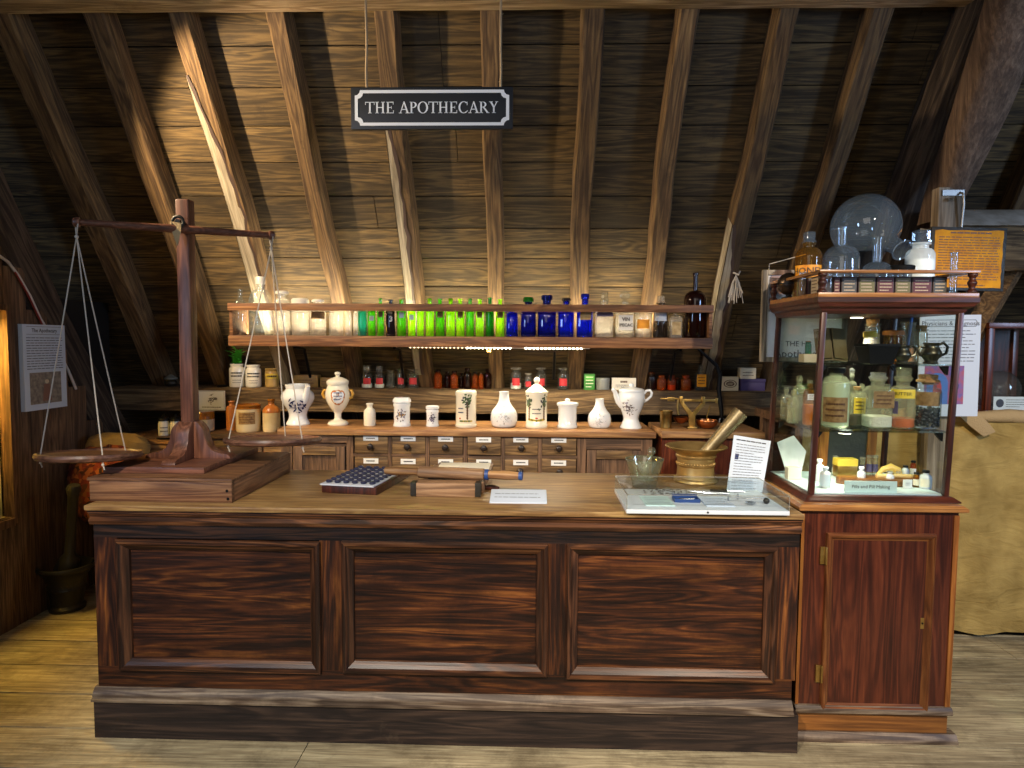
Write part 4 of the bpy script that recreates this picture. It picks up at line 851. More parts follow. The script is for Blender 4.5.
# ================================================================== GENERIC VESSELS
def towards(x, y): return math.atan2(-y, -x)      # angle facing the camera standing at x=y=0
def bottle(name, label, cat, group, X, Y, Z, h, r, glass, nr=.4, nh=.22, sh=.12, shape=0, stopper=None, lab=None, fill=None, lip=1.25, seg=24, thread=None):
    """blown bottle: h to the lip, r body radius, nr neck ratio, nh neck height ratio, sh shoulder ratio"""
    t = T(name, label, cat, (X, Y, Z), 0, group); hb = h * (1 - nh - sh); rn = r * nr
    body = [(r * .3, .0015), (r * .88, 0), (r * .97, h * .012), (r, h * .035), (r, hb)]
    shd = [(r - (r - rn) * (1 - math.cos(u * PI / 2)) ** 1.0 if False else rn + (r - rn) * math.cos(u * PI / 2), hb + h * sh * math.sin(u * PI / 2)) for u in (.25, .5, .75, 1)]
    neck = [(rn, h * .955), (rn * lip, h * .965), (rn * lip, h * .995), (rn * lip * .9, h)]
    if shape:
        m = MB(); m.lathe(body + [(r * .94, hb + h * .03)], glass, seg, sq=shape, cap=True); m.lathe([(r * .94, hb + h * .03)] + shd[1:] + neck, glass, seg, cap=False)
    else:
        m = MB(); m.lathe(body + shd + neck, glass, seg, cap=False)
    prof = body + shd + neck
    m.build('glass', t)
    if lab:
        kinds, z0, z1, wdt = lab[:4]; a = towards(X, Y); k = lab[4] if len(lab) > 4 else None
        l = MB()
        if shape:
            w = r * wdt * .9
            l.bx(-w, w, -r * (1.0) - .0025, -r - .0005, h * z0, h * z1, kinds); f = lambda x, y: (x, -r - .0035, y)
            if k == 'text': l.lines(f, -w * .75, w * .75, h * (z0 * .85 + z1 * .15), h * (z0 * .15 + z1 * .85), 3, 'brown_ink', .5, int(X * 1000) % 97)
        else:
            l.patch(prof, h * z0, h * z1, a - wdt, a + wdt, kinds, off=.0015)
            f = lambda x, y: ((rad(prof, y) + .0032) * math.cos(a + x / r), (rad(prof, y) + .0032) * math.sin(a + x / r), y)
            if k == 'text': l.lines(f, -wdt * r * .7, wdt * r * .7, h * (z0 * .85 + z1 * .15), h * (z0 * .15 + z1 * .85), 3, 'brown_ink', .5, int(X * 1000) % 97)
        if k and k != 'text':
            s = lab[5] if len(lab) > 5 else .5
            l.text(k, (z1 - z0) * h * s, 'black_ink', lambda x, y: f(x, y + h * (z0 + z1) / 2))
        l.build('paper_label', t)
    if fill:
        ri = r * .95; ft = fill[1] * h
        m = MB(); m.lathe([(.001, .004), (ri * .9, .004), (ri, h * .04), (ri, min(ft, hb)), (.001, min(ft, hb))] if ft <= hb else [(.001, .004), (ri * .9, .004), (ri, h * .04), (ri, hb)] + [(p * .95, z) for p, z in shd if z < ft] + [(.001, ft)], fill[0], seg, sq=shape)
        m.build('contents', t)
    if stopper:
        k = stopper[0]; mt = stopper[1]; s = stopper[2] if len(stopper) > 2 else 1; m = MB(); ro = rn * 1.0
        if k == 'cork': m.lathe([(ro * .85, h * .93), (ro * 1.05, h + ro * .7 * s), (ro * .95, h + ro * .8 * s)], mt, 14)
        elif k == 'ball': m.lathe([(ro * .7, h * .95), (ro * .75, h), (ro * 1.1, h + ro * .15), (ro * .6, h + ro * .45)], mt, 16); m.ball((0, 0, h + ro * 1.25 * s + ro * .2), ro * 1.0 * s, mt, 16, 10)
        elif k == 'disc': m.lathe([(ro * .7, h * .95), (ro * .8, h), (ro * 1.2, h + ro * .1), (ro * .5, h + ro * .4)], mt, 16); m.lathe([(.001, -ro * .35), (ro * .9, -ro * .3), (ro * 1.05 * s, 0), (ro * .9, ro * .3), (.001, ro * .35)], mt, 20, M=Matrix.Translation((0, 0, h + ro * 1.3 * s)) @ Matrix.Rotation(PI / 2, 4, 'X'))
        elif k == 'square': m.lathe([(ro * .7, h * .95), (ro * .8, h + .001)], mt, 14); m.lathe([(ro * 1.15, h + .001), (ro * 1.15, h + ro * .25), (ro * .9, h + ro * .45), (ro * .95, h + ro * 1.9 * s), (ro * .8, h + ro * 2.1 * s)], mt, 16, sq=.8)
        elif k == 'cap': m.lathe([(ro * 1.35, h * .93), (ro * 1.4, h + ro * .3 * s), (ro * 1.2, h + ro * .5 * s)], mt, 18)
        elif k == 'flat': m.lathe([(ro * .7, h * .95), (ro * .8, h), (ro * 1.7, h + .002), (ro * 1.7, h + ro * .35 * s), (ro * 1.4, h + ro * .5 * s)], mt, 18)
        m.build('stopper', t)
    return t
def pot(name, label, cat, group, X, Y, Z, prof, mat, seg=36, lid=None, lidmat=None):
    """thrown pot: prof outer profile from the foot upward; walls turned inward at the mouth"""
    t = T(name, label, cat, (X, Y, Z), 0, group); m = MB()
    top = prof[-1]; inner = [(top[0] * .88, top[1]), (top[0] * .84, top[1] * .9), (top[0] * .5, top[1] * .7), (.001, top[1] * .65)]
    m.lathe([(.001, .001)] + list(prof) + inner, mat, seg, cap=False); b = m.build('body', t)
    if lid: MB().lathe(lid, lidmat or mat, seg, cap=True).build('lid', t)
    return t
def decorate(t, prof, X, Y, items, name='painted_motif'):
    m = MB(); a0 = towards(X, Y)
    for (da, z, w, h, rot, mat) in items: m.blob(prof, a0 + da, z, w, h, rot, mat)
    return m.build(name, t, norm=False)
def sprig(rd, cz, wa, hz, n, mats, sz):
    return [(rd.gauss(0, .5) * wa, cz + rd.gauss(0, .45) * hz, sz * rd.uniform(.5, 1.3), sz * rd.uniform(.25, .6), rd.uniform(0, PI), rd.choice(mats)) for _ in range(n)]

# ---------------- bottles on the hanging shelf
BY = SF + .105
def bx_px(x0, x1, Y=BY): return AY((x0 + x1) / 2, 325, Y).x, W(x1 - x0, Y) / 2 * 1.0
def hz(ytop, Y=BY, z=None): return AY(480, ytop, Y).z - (SZ if z is None else z)
CLG = 'clear glass bottles at the left of the bottle shelf'
cl_ = [(234, 246, 290, 'narrow-necked clear flask, first at the left end of the bottle shelf', dict(nr=.35, nh=.22, sh=.14)),
       (248.5, 272, 281, 'big clear carboy with a rounded shoulder on the bottle shelf behind the balance cord', dict(nr=.3, nh=.16, sh=.28, stopper=('cap', 'white_pot', 2))),
       (273.5, 290, 295, 'clear jar with a white ribbed stopper, third from the left on the bottle shelf', dict(nr=.5, nh=.1, sh=.16, stopper=('flat', 'white_pot', 1.6))),
       (291.5, 308.5, 303, 'squat clear jar with a broad white lip on the bottle shelf', dict(nr=.75, nh=.08, sh=.1, lip=1.15, stopper=('cap', 'white_pot', 1.2))),
       (310, 326, 303, 'clear jar with a white spool stopper and a dark label band on the bottle shelf', dict(nr=.45, nh=.1, sh=.16, stopper=('flat', 'white_pot', 1.6), lab=('label_brown', .5, .72, .9))),
       (329, 343, 307, 'short clear jar left of the pinkish bottle on the bottle shelf', dict(nr=.6, nh=.1, sh=.14)),
       (344.5, 351.5, 308, 'slim frosted bottle, pinkish, among the clear glass on the bottle shelf', dict(nr=.5, nh=.14, sh=.12)),
       (352.5, 358, 309, 'thin pale bottle just left of the teal one on the bottle shelf', dict(nr=.5, nh=.14, sh=.12))]
for x0, x1, yt, lb_, k in cl_:
    X, r = bx_px(x0, x1); bottle('glass_bottle', lb_, 'bottle', CLG, X, BY + random.uniform(0, .012), SZ, hz(yt), r, 'glass_frost' if x0 > 260 else 'glass_clear', **k)
gr = [(358, 366.5, 304, 'glass_teal'), (367.5, 375.5, 306, 'glass_green'), (377, 384, 299, 'glass_green'), (386, 395.5, 300, 'bottle_dark'), (397, 406, 300, 'glass_green'), (407.5, 415.5, 304, 'glass_lime'), (417, 424, 304, 'glass_lime'), (425.5, 434, 299, 'glass_lime'), (435.5, 444.5, 299, 'glass_green'), (446, 455, 299, 'glass_lime'), (456, 464.5, 299, 'glass_lime'), (466, 474, 299, 'glass_green'), (475.5, 484, 299, 'glass_lime'), (485.5, 494, 297.5, 'glass_dkgreen'), (495.5, 504.5, 299, 'glass_lime')]
for i, (x0, x1, yt, g) in enumerate(gr):
    X, r = bx_px(x0, x1)
    lb_ = {'glass_teal': 'teal glass bottle where the clear glass meets the green on the bottle shelf', 'bottle_dark': 'black glass bottle marked with a white 3 among the green bottles'}.get(g, f'{ORD[i - (1 if i < 3 else 2)]} light green glass bottle from the left on the bottle shelf')
    lab = None
    if g == 'bottle_dark': lab = ('label_white', .62, .74, .55)
    elif i in (1, 4, 5): lab = ('label_white', .5, .66, .6)
    elif i in (2, 8, 10, 12, 14): lab = ('label_brown', .5, .68, .65, 'text')
    t = bottle('poison_bottle', lb_, 'bottle', 'green glass bottles on the bottle shelf', X, BY + random.uniform(0, .01), SZ, hz(yt), r * .97, g, nr=.46, nh=.16, sh=.1, seg=18, shape=.0 if i % 3 else .55, lab=lab, stopper=('cork', 'glass_dkgreen', .3) if i in (2, 7, 9, 11) else None)
    if g == 'bottle_dark':
        a = towards(X, BY); MB().text('3', .045, 'label_white', lambda x, y: ((r + .002) * math.cos(a + x / r), (r + .002) * math.sin(a + x / r), y + hz(yt) * .46), bold=.001).build('painted_numeral', t)
bl_ = [(505.5, 518, 310, 'glass_blue', 'short blue bottle without a stopper, first of the blue glass on the shelf', dict(nr=.4, nh=.08, sh=.12)),
       (520.5, 536, 302, 'glass_cobalt', 'dark blue bottle with a green knob stopper on the bottle shelf', dict(nr=.42, nh=.14, sh=.08, stopper=('flat', 'glass_dkgreen', 3))),
       (537.5, 556, 297, 'glass_cobalt', 'widest dark blue bottle with a tall blue neck on the bottle shelf', dict(nr=.45, nh=.24, sh=.06, stopper=('cap', 'glass_cobalt', 1))),
       (558, 574, 301, 'glass_blue', 'blue bottle with a black pointed stopper on the bottle shelf', dict(nr=.35, nh=.12, sh=.08, stopper=('flat', 'bottle_dark', 2.4))),
       (576.5, 593, 296, 'glass_blue', 'blue bottle with a tan paper label, last of the blue glass', dict(nr=.38, nh=.2, sh=.08, stopper=('cap', 'glass_blue', 1.6), lab=('paper_old', .42, .64, .75)))]
for x0, x1, yt, g, lb_, k in bl_:
    X, r = bx_px(x0, x1); bottle('blue_bottle', lb_, 'bottle', 'blue glass bottles on the bottle shelf', X, BY, SZ, hz(yt), r * .98, g, shape=.35, **k)
rt = [(595, 613.5, 300, 'glass_frost', 'cream glass jar with a violet label panel and a tall cut stopper', 'round_bottle', dict(nr=.42, nh=.14, sh=.06, shape=.6, stopper=('square', 'glass_clear', 1.1), lab=('violet_ink', .56, .8, .95))),
      (615.5, 634, 301, 'glass_frost', 'pale square bottle lettered VIN IPECAC with a round disc stopper', 'reagent_bottle', dict(nr=.35, nh=.1, sh=.06, shape=.7, stopper=('disc', 'glass_clear', 1.5), lab=('label_white', .2, .62, .85))),
      (635, 652, 307, 'glass_frost', 'pale round-shouldered bottle with an orange oval label on the shelf', 'round_bottle', dict(nr=.35, nh=.06, sh=.16, lab=('label_orange', .3, .6, .75))),
      (653.5, 668, 302, 'glass_smoke', 'fluted grey bottle with a pale blue label and a flat white stopper', 'round_bottle', dict(nr=.5, nh=.1, sh=.1, stopper=('square', 'glass_frost', .9), lab=('paper_blue', .48, .72, .9))),
      (669.5, 682, 311, 'glass_frost', 'small flat medicine flask of pale pink glass without a stopper', 'medicine_flask', dict(nr=.3, nh=.12, sh=.12, shape=.6, lab=('paper_old', .12, .62, .8))),
      (684, 706, 272, 'glass_brown', 'big dark purple-brown bottle with a long neck at the right end of the shelf', 'wine_bottle', dict(nr=.22, nh=.27, sh=.14))]
for x0, x1, yt, g, lb_, nm, k in rt:
    X, r = bx_px(x0, x1); t = bottle(nm, lb_, 'bottle', None, X, BY + .01, SZ, hz(yt), r * .98, g, **k)
    if nm == 'reagent_bottle':
        h = hz(yt); MB().text('VIN', .03, 'black_ink', lambda x, y: (x, -r - .006, y + h * .5), bold=.0006).text('IPECAC', .026, 'black_ink', lambda x, y: (x, -r - .006, y + h * .34), bold=.0006).build('label_lettering', t)

# ---------------- jars along the wall plate
JY = 4.70; JZ = 1.268
def jx(x0, x1, Y=JY): return AY((x0 + x1) / 2, 378, Y).x, W(x1 - x0, Y) / 2
def jh(yt, Y=JY, yb=389): return W(yb - yt, Y)
rj = [(361.5, 372.5, 372, 'leftmost red-labelled jar on the wall plate, square glass stopper', 1), (374.5, 384.5, 372, 'red-labelled jar, second from the left on the wall plate', 1), (386.5, 395, 372, 'small clear jar without a label between the red-labelled jars', 0), (396.5, 405, 371, 'red-labelled jar, third of the five left of the rafter foot', 1), (407.5, 418.5, 371, 'red-labelled jar standing against the rafter foot', 1)]
for x0, x1, yt, lb_, l in rj:
    X, r = jx(x0, x1); bottle('specimen_jar', lb_, 'jar', 'small red-labelled jars on the wall plate', X, JY, JZ, jh(yt), r, 'glass_clear', nr=.62, nh=.12, sh=.1, stopper=('square' if x0 < 380 else 'flat', 'glass_frost', .8), lab=('label_red', .24, .6, .68) if l else None, fill=('powder', .25) if x0 < 380 else None, seg=20)
am = [(434, 442, 371, 'amber'), (444, 450, 373, 'brown'), (450.5, 458, 372, 'amber'), (459, 463, 374, 'brown'), (463.5, 471, 369, 'brown'), (471.5, 478, 373, 'amber'), (478.5, 483.5, 373, 'amber'), (484, 491.5, 370, 'brown')]
for i, (x0, x1, yt, c) in enumerate(am):
    X, r = jx(x0, x1); bottle('amber_bottle', f'small {"orange-amber" if c == "amber" else "dark brown"} bottle, {ORD[i]} of eight between two rafter feet', 'bottle', 'small amber bottles on the wall plate', X, JY + (.03 if i % 2 else 0), JZ, jh(yt), r, 'glass_amber' if c == 'amber' else 'glass_brown', nr=.5, nh=.14, sh=.14, stopper=('cap', 'glass_brown', 1), seg=16)
am2 = [(648, 655.5, 372, 'brown'), (657, 666, 375, 'amber'), (667.5, 676, 375, 'amber'), (676.5, 680.5, 377, 'brown'), (681, 691, 375, 'amber')]
for i, (x0, x1, yt, c) in enumerate(am2):
    X, r = jx(x0, x1); bottle('amber_bottle', f'small {"glowing amber" if c == "amber" else "dark brown"} bottle, {ORD[i]} of five beside the yellow-labelled bottle', 'bottle', 'small amber bottles on the wall plate', X, JY + (.03 if i == 3 else 0), JZ, jh(yt), r, 'glass_amber' if c == 'amber' else 'glass_brown', nr=.55, nh=.14, sh=.12, stopper=('cap', 'glass_amber', 1), fill=('amber_liquid', .4) if i == 2 else None, seg=16)
wj = [(510.5, 521.5, 369, 'white-topped jar with a round red label left of the tree-painted lidded jar', .45), (524.5, 532.5, 374, 'short red-labelled jar, smallest of four behind the lidded tree jar', .0), (535.5, 546.5, 369, 'tall red-labelled jar half hidden by the knob of the lidded tree jar', .0), (557.5, 569, 369, 'red-labelled jar with a white collar above the plain lidded pot', .0)]
for x0, x1, yt, lb_, f in wj:
    X, r = jx(x0, x1); bottle('specimen_jar', lb_, 'jar', 'small red-labelled jars on the wall plate', X, JY - (.04 if x0 == 524.5 else 0), JZ, jh(yt), r, 'glass_clear', nr=.6, nh=.14, sh=.12, stopper=('flat', 'glass_frost', 1.2), lab=('label_red', .2, .56, .68), fill=('powder', .3) if f else None, seg=20)
t = T('packet', 'small green printed packet on the wall plate', 'box', (*jx(584, 594.5)[:1], JY, JZ)); w = W(10.5, JY) / 2; h = jh(373)
MB().bx(-w, w, -.025, .025, 0, h, 'green_box').build('carton', t, bevel=.002); m = MB(); m.bx(-w * .8, w * .8, -.0262, -.0252, h * .62, h * .9, 'leaf'); m.lines(lambda x, y: (x, -.0268, y), -w * .7, w * .7, h * .1, h * .9, 4, 'paper_cream', .4, 3); m.build('printed_label', t)
t = T('round_tin', 'plain grey round tin beside the green packet', 'tin', (jx(596, 609.5)[0], JY, JZ)); r = W(13.5, JY) / 2; h = jh(377)
MB().lathe([(r * .97, 0), (r, .004), (r, h * .72)], 'tin_grey', 28).build('body', t); MB().lathe([(r * 1.02, h * .72), (r * 1.03, h * .97), (r * .99, h), (.001, h)], 'tin_grey', 28).build('lid', t)
def carton(name, label, x0, x1, yt, yb, Y, Z, mat, dep=.07, art=None, cat='box'):
    X = AY((x0 + x1) / 2, (yt + yb) / 2, Y).x; w = W(x1 - x0, Y) / 2; h = W(yb - yt, Y)
    t = T(name, label, cat, (X, Y, Z)); MB().bx(-w, w, 0, dep, 0, h, mat).build('carton', t, bevel=.003)
    m = MB(); f = lambda x, y: (x, -.0012, y)
    if art == 'text':
        m.bx(-w * .86, w * .86, -.0008, 0, h * .12, h * .88, 'paper_cream'); m.lines(f, -w * .7, w * .7, h * .18, h * .48, 2, 'text_ink', .5, 5); m.lines(f, -w * .3, w * .3, h * .55, h * .82, 1, 'brown_ink', .9, 6)
    if art == 'oval':
        for k, (s, c) in enumerate(((.78, 'brown_ink'), (.66, 'cream_box'), (.5, 'brown_ink'))):
            m.add([(w * s * math.cos(2 * PI * i / 24), -.0008 - .0005 * k, h * .5 + h * .5 * s * .72 * math.sin(2 * PI * i / 24)) for i in range(24)], [tuple(range(24))], c)
        m.lines(lambda x, y: (x, -.003, y), -w * .36, w * .36, h * .38, h * .6, 2, 'cream_box', .6, 8)
    if art == 'lines': m.lines(f, -w * .7, w * .7, h * .2, h * .7, 2, 'brown_ink', .4, 9)
    if art: m.build('printed_label', t, norm=False)
    return t
carton('label_carton', 'white printed carton behind the pouring jug knob', 612, 636, 378, 390, JY, JZ, 'paper_cream', .05, 'text')
carton('picture_carton', 'cream carton with a brown oval picture near the display cabinet', 722, 738.5, 376.5, 390.5, JY, JZ, 'cream_box', .06, 'oval')
bz = T('purple_box', 'dark purple box with a small carton on its lid', 'box', (AY(753, 384, JY).x, JY, JZ)); w = W(24, JY) / 2; h = W(12, JY)
MB().bx(-w, w, 0, .12, 0, h * .72, 'purple_box').build('box_body', bz, bevel=.003); MB().bx(-w - .003, w + .003, -.003, .123, h * .72, h, 'purple_box').build('lid', bz, bevel=.003)
carton('small_carton', 'small cream carton lying on the purple box', 740.5, 756, 367, 378, JY, JZ + h, 'cream_box', .07, 'lines')
X, r = jx(695, 705.5); bottle('medicine_bottle', 'clear bottle with a bright yellow label, right of the amber bottles', 'bottle', None, X, JY, JZ, jh(368), r, 'glass_clear', nr=.4, nh=.12, sh=.14, shape=.5, lab=('label_orange', .2, .78, .95, 'text'), stopper=('square', 'glass_clear', 1), fill=('dark_liquid', .12))
# left end of the wall plate
def white_jar(x0, x1, yt, yb, Y, Z, label, group, txt=1, mat='white_pot', lidm=None):
    X = AY((x0 + x1) / 2, (yt + yb) / 2, Y).x; r = W(x1 - x0, Y) / 2; h = W(yb - yt, Y)
    p = [(r * .9, 0), (r * .97, h * .03), (r, h * .08), (r, h * .74), (r * .96, h * .82), (r * .8, h * .86), (r * .8, h * .9), (r * .88, h * .93), (r * .88, h)]
    t = pot('ointment_jar', label, 'jar', group, X, Y, Z, p, mat, lid=[(r * .9, h), (r * .95, h * 1.0 + .004), (r * .9, h * 1.07), (r * .3, h * 1.12), (r * .28, h * 1.2), (.001, h * 1.22)] if lidm else None, lidmat=lidm)
    if txt:
        m = MB(); a = towards(X, Y); f = lambda x, y: ((rad(p, y) + .0015) * math.cos(a + x / r), (rad(p, y) + .0015) * math.sin(a + x / r), y)
        m.lines(f, -r * .85, r * .85, h * .42, h * .68, 2, 'black_ink', .7, int(x0)); m.lines(f, -r * .6, r * .6, h * .15, h * .36, 2, 'grey_ink', .35, int(x1)); m.build('printed_lettering', t, norm=False)
    return t, X, r, h
t, X, r, h = white_jar(229.5, 244.5, 365, 388.5, JY, JZ, 'white printed jar with a green fern growing out of its mouth', 'white printed jars on the wall plate')
pl = T('fern_sprig', 'small bright green fern sprig in the white printed jar', 'plant', (X, JY, JZ + h * .7)); rd = random.Random(4)
MB().lathe([(.001, 0), (r * .6, .0), (r * .7, h * .2), (.001, h * .22)], 'bush', 14).build('soil', pl)
for k in range(16):
    a = rd.uniform(0, 2 * PI); rr = rd.uniform(.02, .085); hh_ = rd.uniform(.05, .125) * (1.1 - rr * 5)+.02; m = MB(); px_, pz = [], []
    P = [Vector((math.cos(a) * rr * u * u, math.sin(a) * rr * u * u, h * .2 + (hh_ * (2 * u - u * u)))) for u in [i / 6 for i in range(7)]]
    m.tube(P, .0012, 'leaf', 4)
    for i in range(1, 7):
        for s in (-1, 1):
            side = Vector((-math.sin(a), math.cos(a), .1)) * s * (.036 * (1.15 - i / 7)); up = Vector((math.cos(a), math.sin(a), .6)) * .010
            p = P[i]; m.add([p - up, p + side * .6 - up * .4, p + side + up, p + side * .5 + up * 1.4], [(0, 1, 2, 3)], 'leaf')
    m.build('frond', pl, norm=False)
white_jar(245.8, 261, 366, 388.5, JY, JZ, 'white printed jar right of the fern jar on the wall plate', 'white printed jars on the wall plate')
X = AY(272, 378, JY + .03).x; r = W(13.5, JY) / 2; h = jh(370)
p = [(r * .92, 0), (r, .004), (r, h * .8), (r * .9, h * .86), (r * .98, h * .9), (r * .98, h)]
t = pot('stoneware_jar', 'olive-brown stoneware jar with a band of lettering on the wall plate', 'jar', None, X, JY + .03, JZ, p, 'stone_tan'); a = towards(X, JY)
m = MB(); m.patch(p, h * .45, h * .72, a - 1, a + 1, 'yellow_ink'); m.lines(lambda x, y: ((r + .003) * math.cos(a + x / r), (r + .003) * math.sin(a + x / r), y), -r * .8, r * .8, h * .48, h * .7, 1, 'black_ink', .6, 4); m.build('printed_band', t, norm=False)
carton('label_carton', 'faded tan carton with printed sides behind the blue-painted urn', 293, 318, 376.5, 388.5, JY + .05, JZ, 'stone_tan', .08, 'lines')
carton('small_carton', 'small yellowish carton left of the urn lid on the wall plate', 320, 330, 379, 388.5, JY + .05, JZ, 'stone_tan', .06, 'lines')
t = T('brass_lamp', 'dark squat spirit lamp with a pale cap at the left of the wall plate', 'lamp', (AY(171, 384, JY).x, JY, JZ)); r = W(13, JY) / 2
MB().lathe(smooth([(r * .5, 0), (r * .9, .012), (r, .03), (r * .7, .05), (r * .4, .056)]), 'dark_iron', 24).build('bowl', t); MB().lathe([(r * .95, .052), (r * .98, .06), (r * .5, .075), (r * .2, .085), (.001, .086)], 'tin_grey', 24).build('cap', t)
t = T('iron_clasp', 'small black iron ring lying on the wall plate behind the scale post', 'ring', (AY(222, 384, JY).x, JY, JZ + .006)); m = MB(); m.tube([(.03 * math.cos(2 * PI * i / 16), .03 * math.sin(2 * PI * i / 16), 0) for i in range(16)], .006, 'iron', 8, closed=True); m.build('ring_band', t)
# card hanging on the beam, left
cY = 4.56; p = AY(211.5, 400.5, cY); w = W(28, cY) / 2; h = W(20, cY)
t = T('drawing_card', 'white card with an ink drawing leaning on the wall plate behind the scale', 'card', (p.x, cY, p.z - h / 2))
m = MB(); m.bx(-w, w, 0, .004, 0, h, 'paper'); m.build('card', t)
m = MB(); rd = random.Random(9)
for k in range(26):
    a = rd.uniform(0, 2 * PI); q = rd.uniform(.2, 1); cx_, cz = math.cos(a) * w * .4 * q + .006, h * .55 + math.sin(a) * h * .25 * q; l = rd.uniform(.006, .02); b = rd.uniform(0, PI)
    m.add([(cx_ + l * math.cos(b), -.001, cz + l * math.sin(b)), (cx_ + .0025 * math.sin(b), -.001, cz - .0025 * math.cos(b)), (cx_ - l * math.cos(b), -.001, cz - l * math.sin(b)), (cx_ - .0025 * math.sin(b), -.001, cz + .0025 * math.cos(b))], [(0, 1, 2, 3)], 'grey_ink')
m.lines(lambda x, y: (x, -.001, y), -w * .7, w * .7, h * .1, h * .22, 1, 'grey_ink', .5, 3)
for z in (h * .04, h * .96): m.quad((-w * .93, -.001, z - .001), (w * .93, -.001, z - .001), (w * .93, -.001, z + .001), (-w * .93, -.001, z + .001), 'pale_ink')
for x in (-w * .93, w * .93): m.quad((x - .001, -.001, h * .04), (x + .001, -.001, h * .04), (x + .001, -.001, h * .96), (x - .001, -.001, h * .96), 'pale_ink')
m.build('ink_drawing', t, norm=False)
# ---------------- stoneware on the side cupboard
LY = BF + .14
def lx_(x0, x1, Y=LY): return AY((x0 + x1) / 2, 420, Y).x, W(x1 - x0, Y) / 2
X, r = lx_(226.5, 237.5, LY + .05); h = W(432 - 402, LY)
pot('stoneware_bottle', 'slim orange stoneware bottle at the left of the big crock', 'bottle', None, X, LY + .05, BT, smooth([(r * .95, 0), (r, .01), (r, h * .72), (r * .75, h * .8), (r * .45, h * .86), (r * .45, h * .93), (r * .6, h * .96), (r * .5, h)], 3), 'stone_orange')
X, r = lx_(237, 261); h = W(432 - 404.5, LY)
p = [(r * .94, 0), (r * .98, .006), (r, .02), (r, h * .84)]
t = T('stoneware_crock', 'wide cream crock with a brown glazed rim and a tan paper label', 'crock', (X, LY - .01, BT)); MB().lathe(p, 'stone_cream', 36).build('body', t)
MB().lathe([(r * 1.0, h * .84), (r * 1.005, h * .88), (r * .96, h * .9), (r * 1.02, h * .93), (r * 1.03, h * .98), (r * .98, h), (r * .88, h), (r * .86, h * .86)], 'stone_brown', 36, cap=False).build('glazed_rim', t)
a = towards(X, LY); m = MB(); m.patch(p, h * .3, h * .74, a - .85, a + .55, 'label_brown'); m.lines(lambda x, y: ((r + .003) * math.cos(a + x / r), (r + .003) * math.sin(a + x / r), y), -r * .75, r * .45, h * .34, h * .7, 4, 'brown_ink', .5, 8); m.build('paper_label', t, norm=False)
X, r = lx_(263, 280); h = W(432 - 399, LY)
t = T('stoneware_flagon', 'cream stoneware flagon with an orange shoulder and dark neck', 'flagon', (X, LY, BT)); MB().lathe([(r * .94, 0), (r, .012), (r, h * .58)], 'stone_cream', 32).build('body', t)
MB().lathe(smooth([(r, h * .58), (r * .97, h * .66), (r * .75, h * .75), (r * .4, h * .82), (r * .36, h * .86)], 3), 'stone_orange', 32, cap=False).build('shoulder', t); MB().lathe([(r * .36, h * .85), (r * .34, h * .93), (r * .44, h * .95), (r * .44, h), (r * .3, h)], 'stone_brown', 20).build('neck', t)
X, r = lx_(196, 214, LY + .03); h = W(433 - 413, LY)
t = T('stoneware_crock', 'small cream crock with a ribbed brown rim just right of the scale post', 'crock', (X, LY + .03, BT - .004 if X < AY(206, 440, BF).x else BT)); MB().lathe([(r * .94, 0), (r, .01), (r, h * .6)], 'stone_cream', 30).build('body', t)
MB().lathe([(r, h * .6), (r * 1.03, h * .66), (r * .98, h * .72), (r * 1.03, h * .8), (r * 1.0, h * .9), (r * 1.04, h * .94), (r * 1.0, h), (.001, h)], 'stone_brown', 30).build('lid', t)
tz = BT - .045; tr_ = T('round_tray', 'black tray under two white lidded jars', 'tray', (AY(171, 440, LY - .05).x, LY - .02, tz))
MB().lathe([(.001, 0), (.1, 0), (.115, .004), (.118, .014), (.112, .014), (.106, .007), (.001, .006)], 'iron', 36).build('dish', tr_)
for x0, x1, lb_ in ((158.5, 169.5, 'white jar with a black domed lid, left one on the black tray'), (170.5, 181.5, 'white jar with a black domed lid, right one on the black tray')):
    X = AY((x0 + x1) / 2, 428, LY - .02).x; r = W(11, LY) / 2; h = W(16, LY); p = [(r * .93, 0), (r, .005), (r, h * .85), (r * .9, h * .9), (r * .9, h)]
    t = pot('ointment_jar', lb_, 'jar', 'white black-lidded jars on the tray', X, LY - .02, tz + .007, p, 'white_pot', 28, lid=[(r * 1.02, h), (r * 1.05, h + .008), (r * .8, h + .022), (r * .25, h + .03), (r * .25, h + .036), (.001, h + .045)], lidmat='iron')
    m = MB(); a = towards(X, LY); m.lines(lambda x, y: ((r + .0015) * math.cos(a + x / r), (r + .0015) * math.sin(a + x / r), y), -r * .7, r * .7, h * .25, h * .7, 2, 'grey_ink', .4, int(x0)); m.build('printed_lettering', t, norm=False)
# ================================================================== JARS ON THE DRAWER TOP
UY = 4.14; UZ = DT
def pxprof(pts, yb, Y=UY): return [(W(hw_, Y), W(yb - y, Y)) for hw_, y in pts]
def at_u(xc, Y=UY): return AY(xc, 415, Y).x
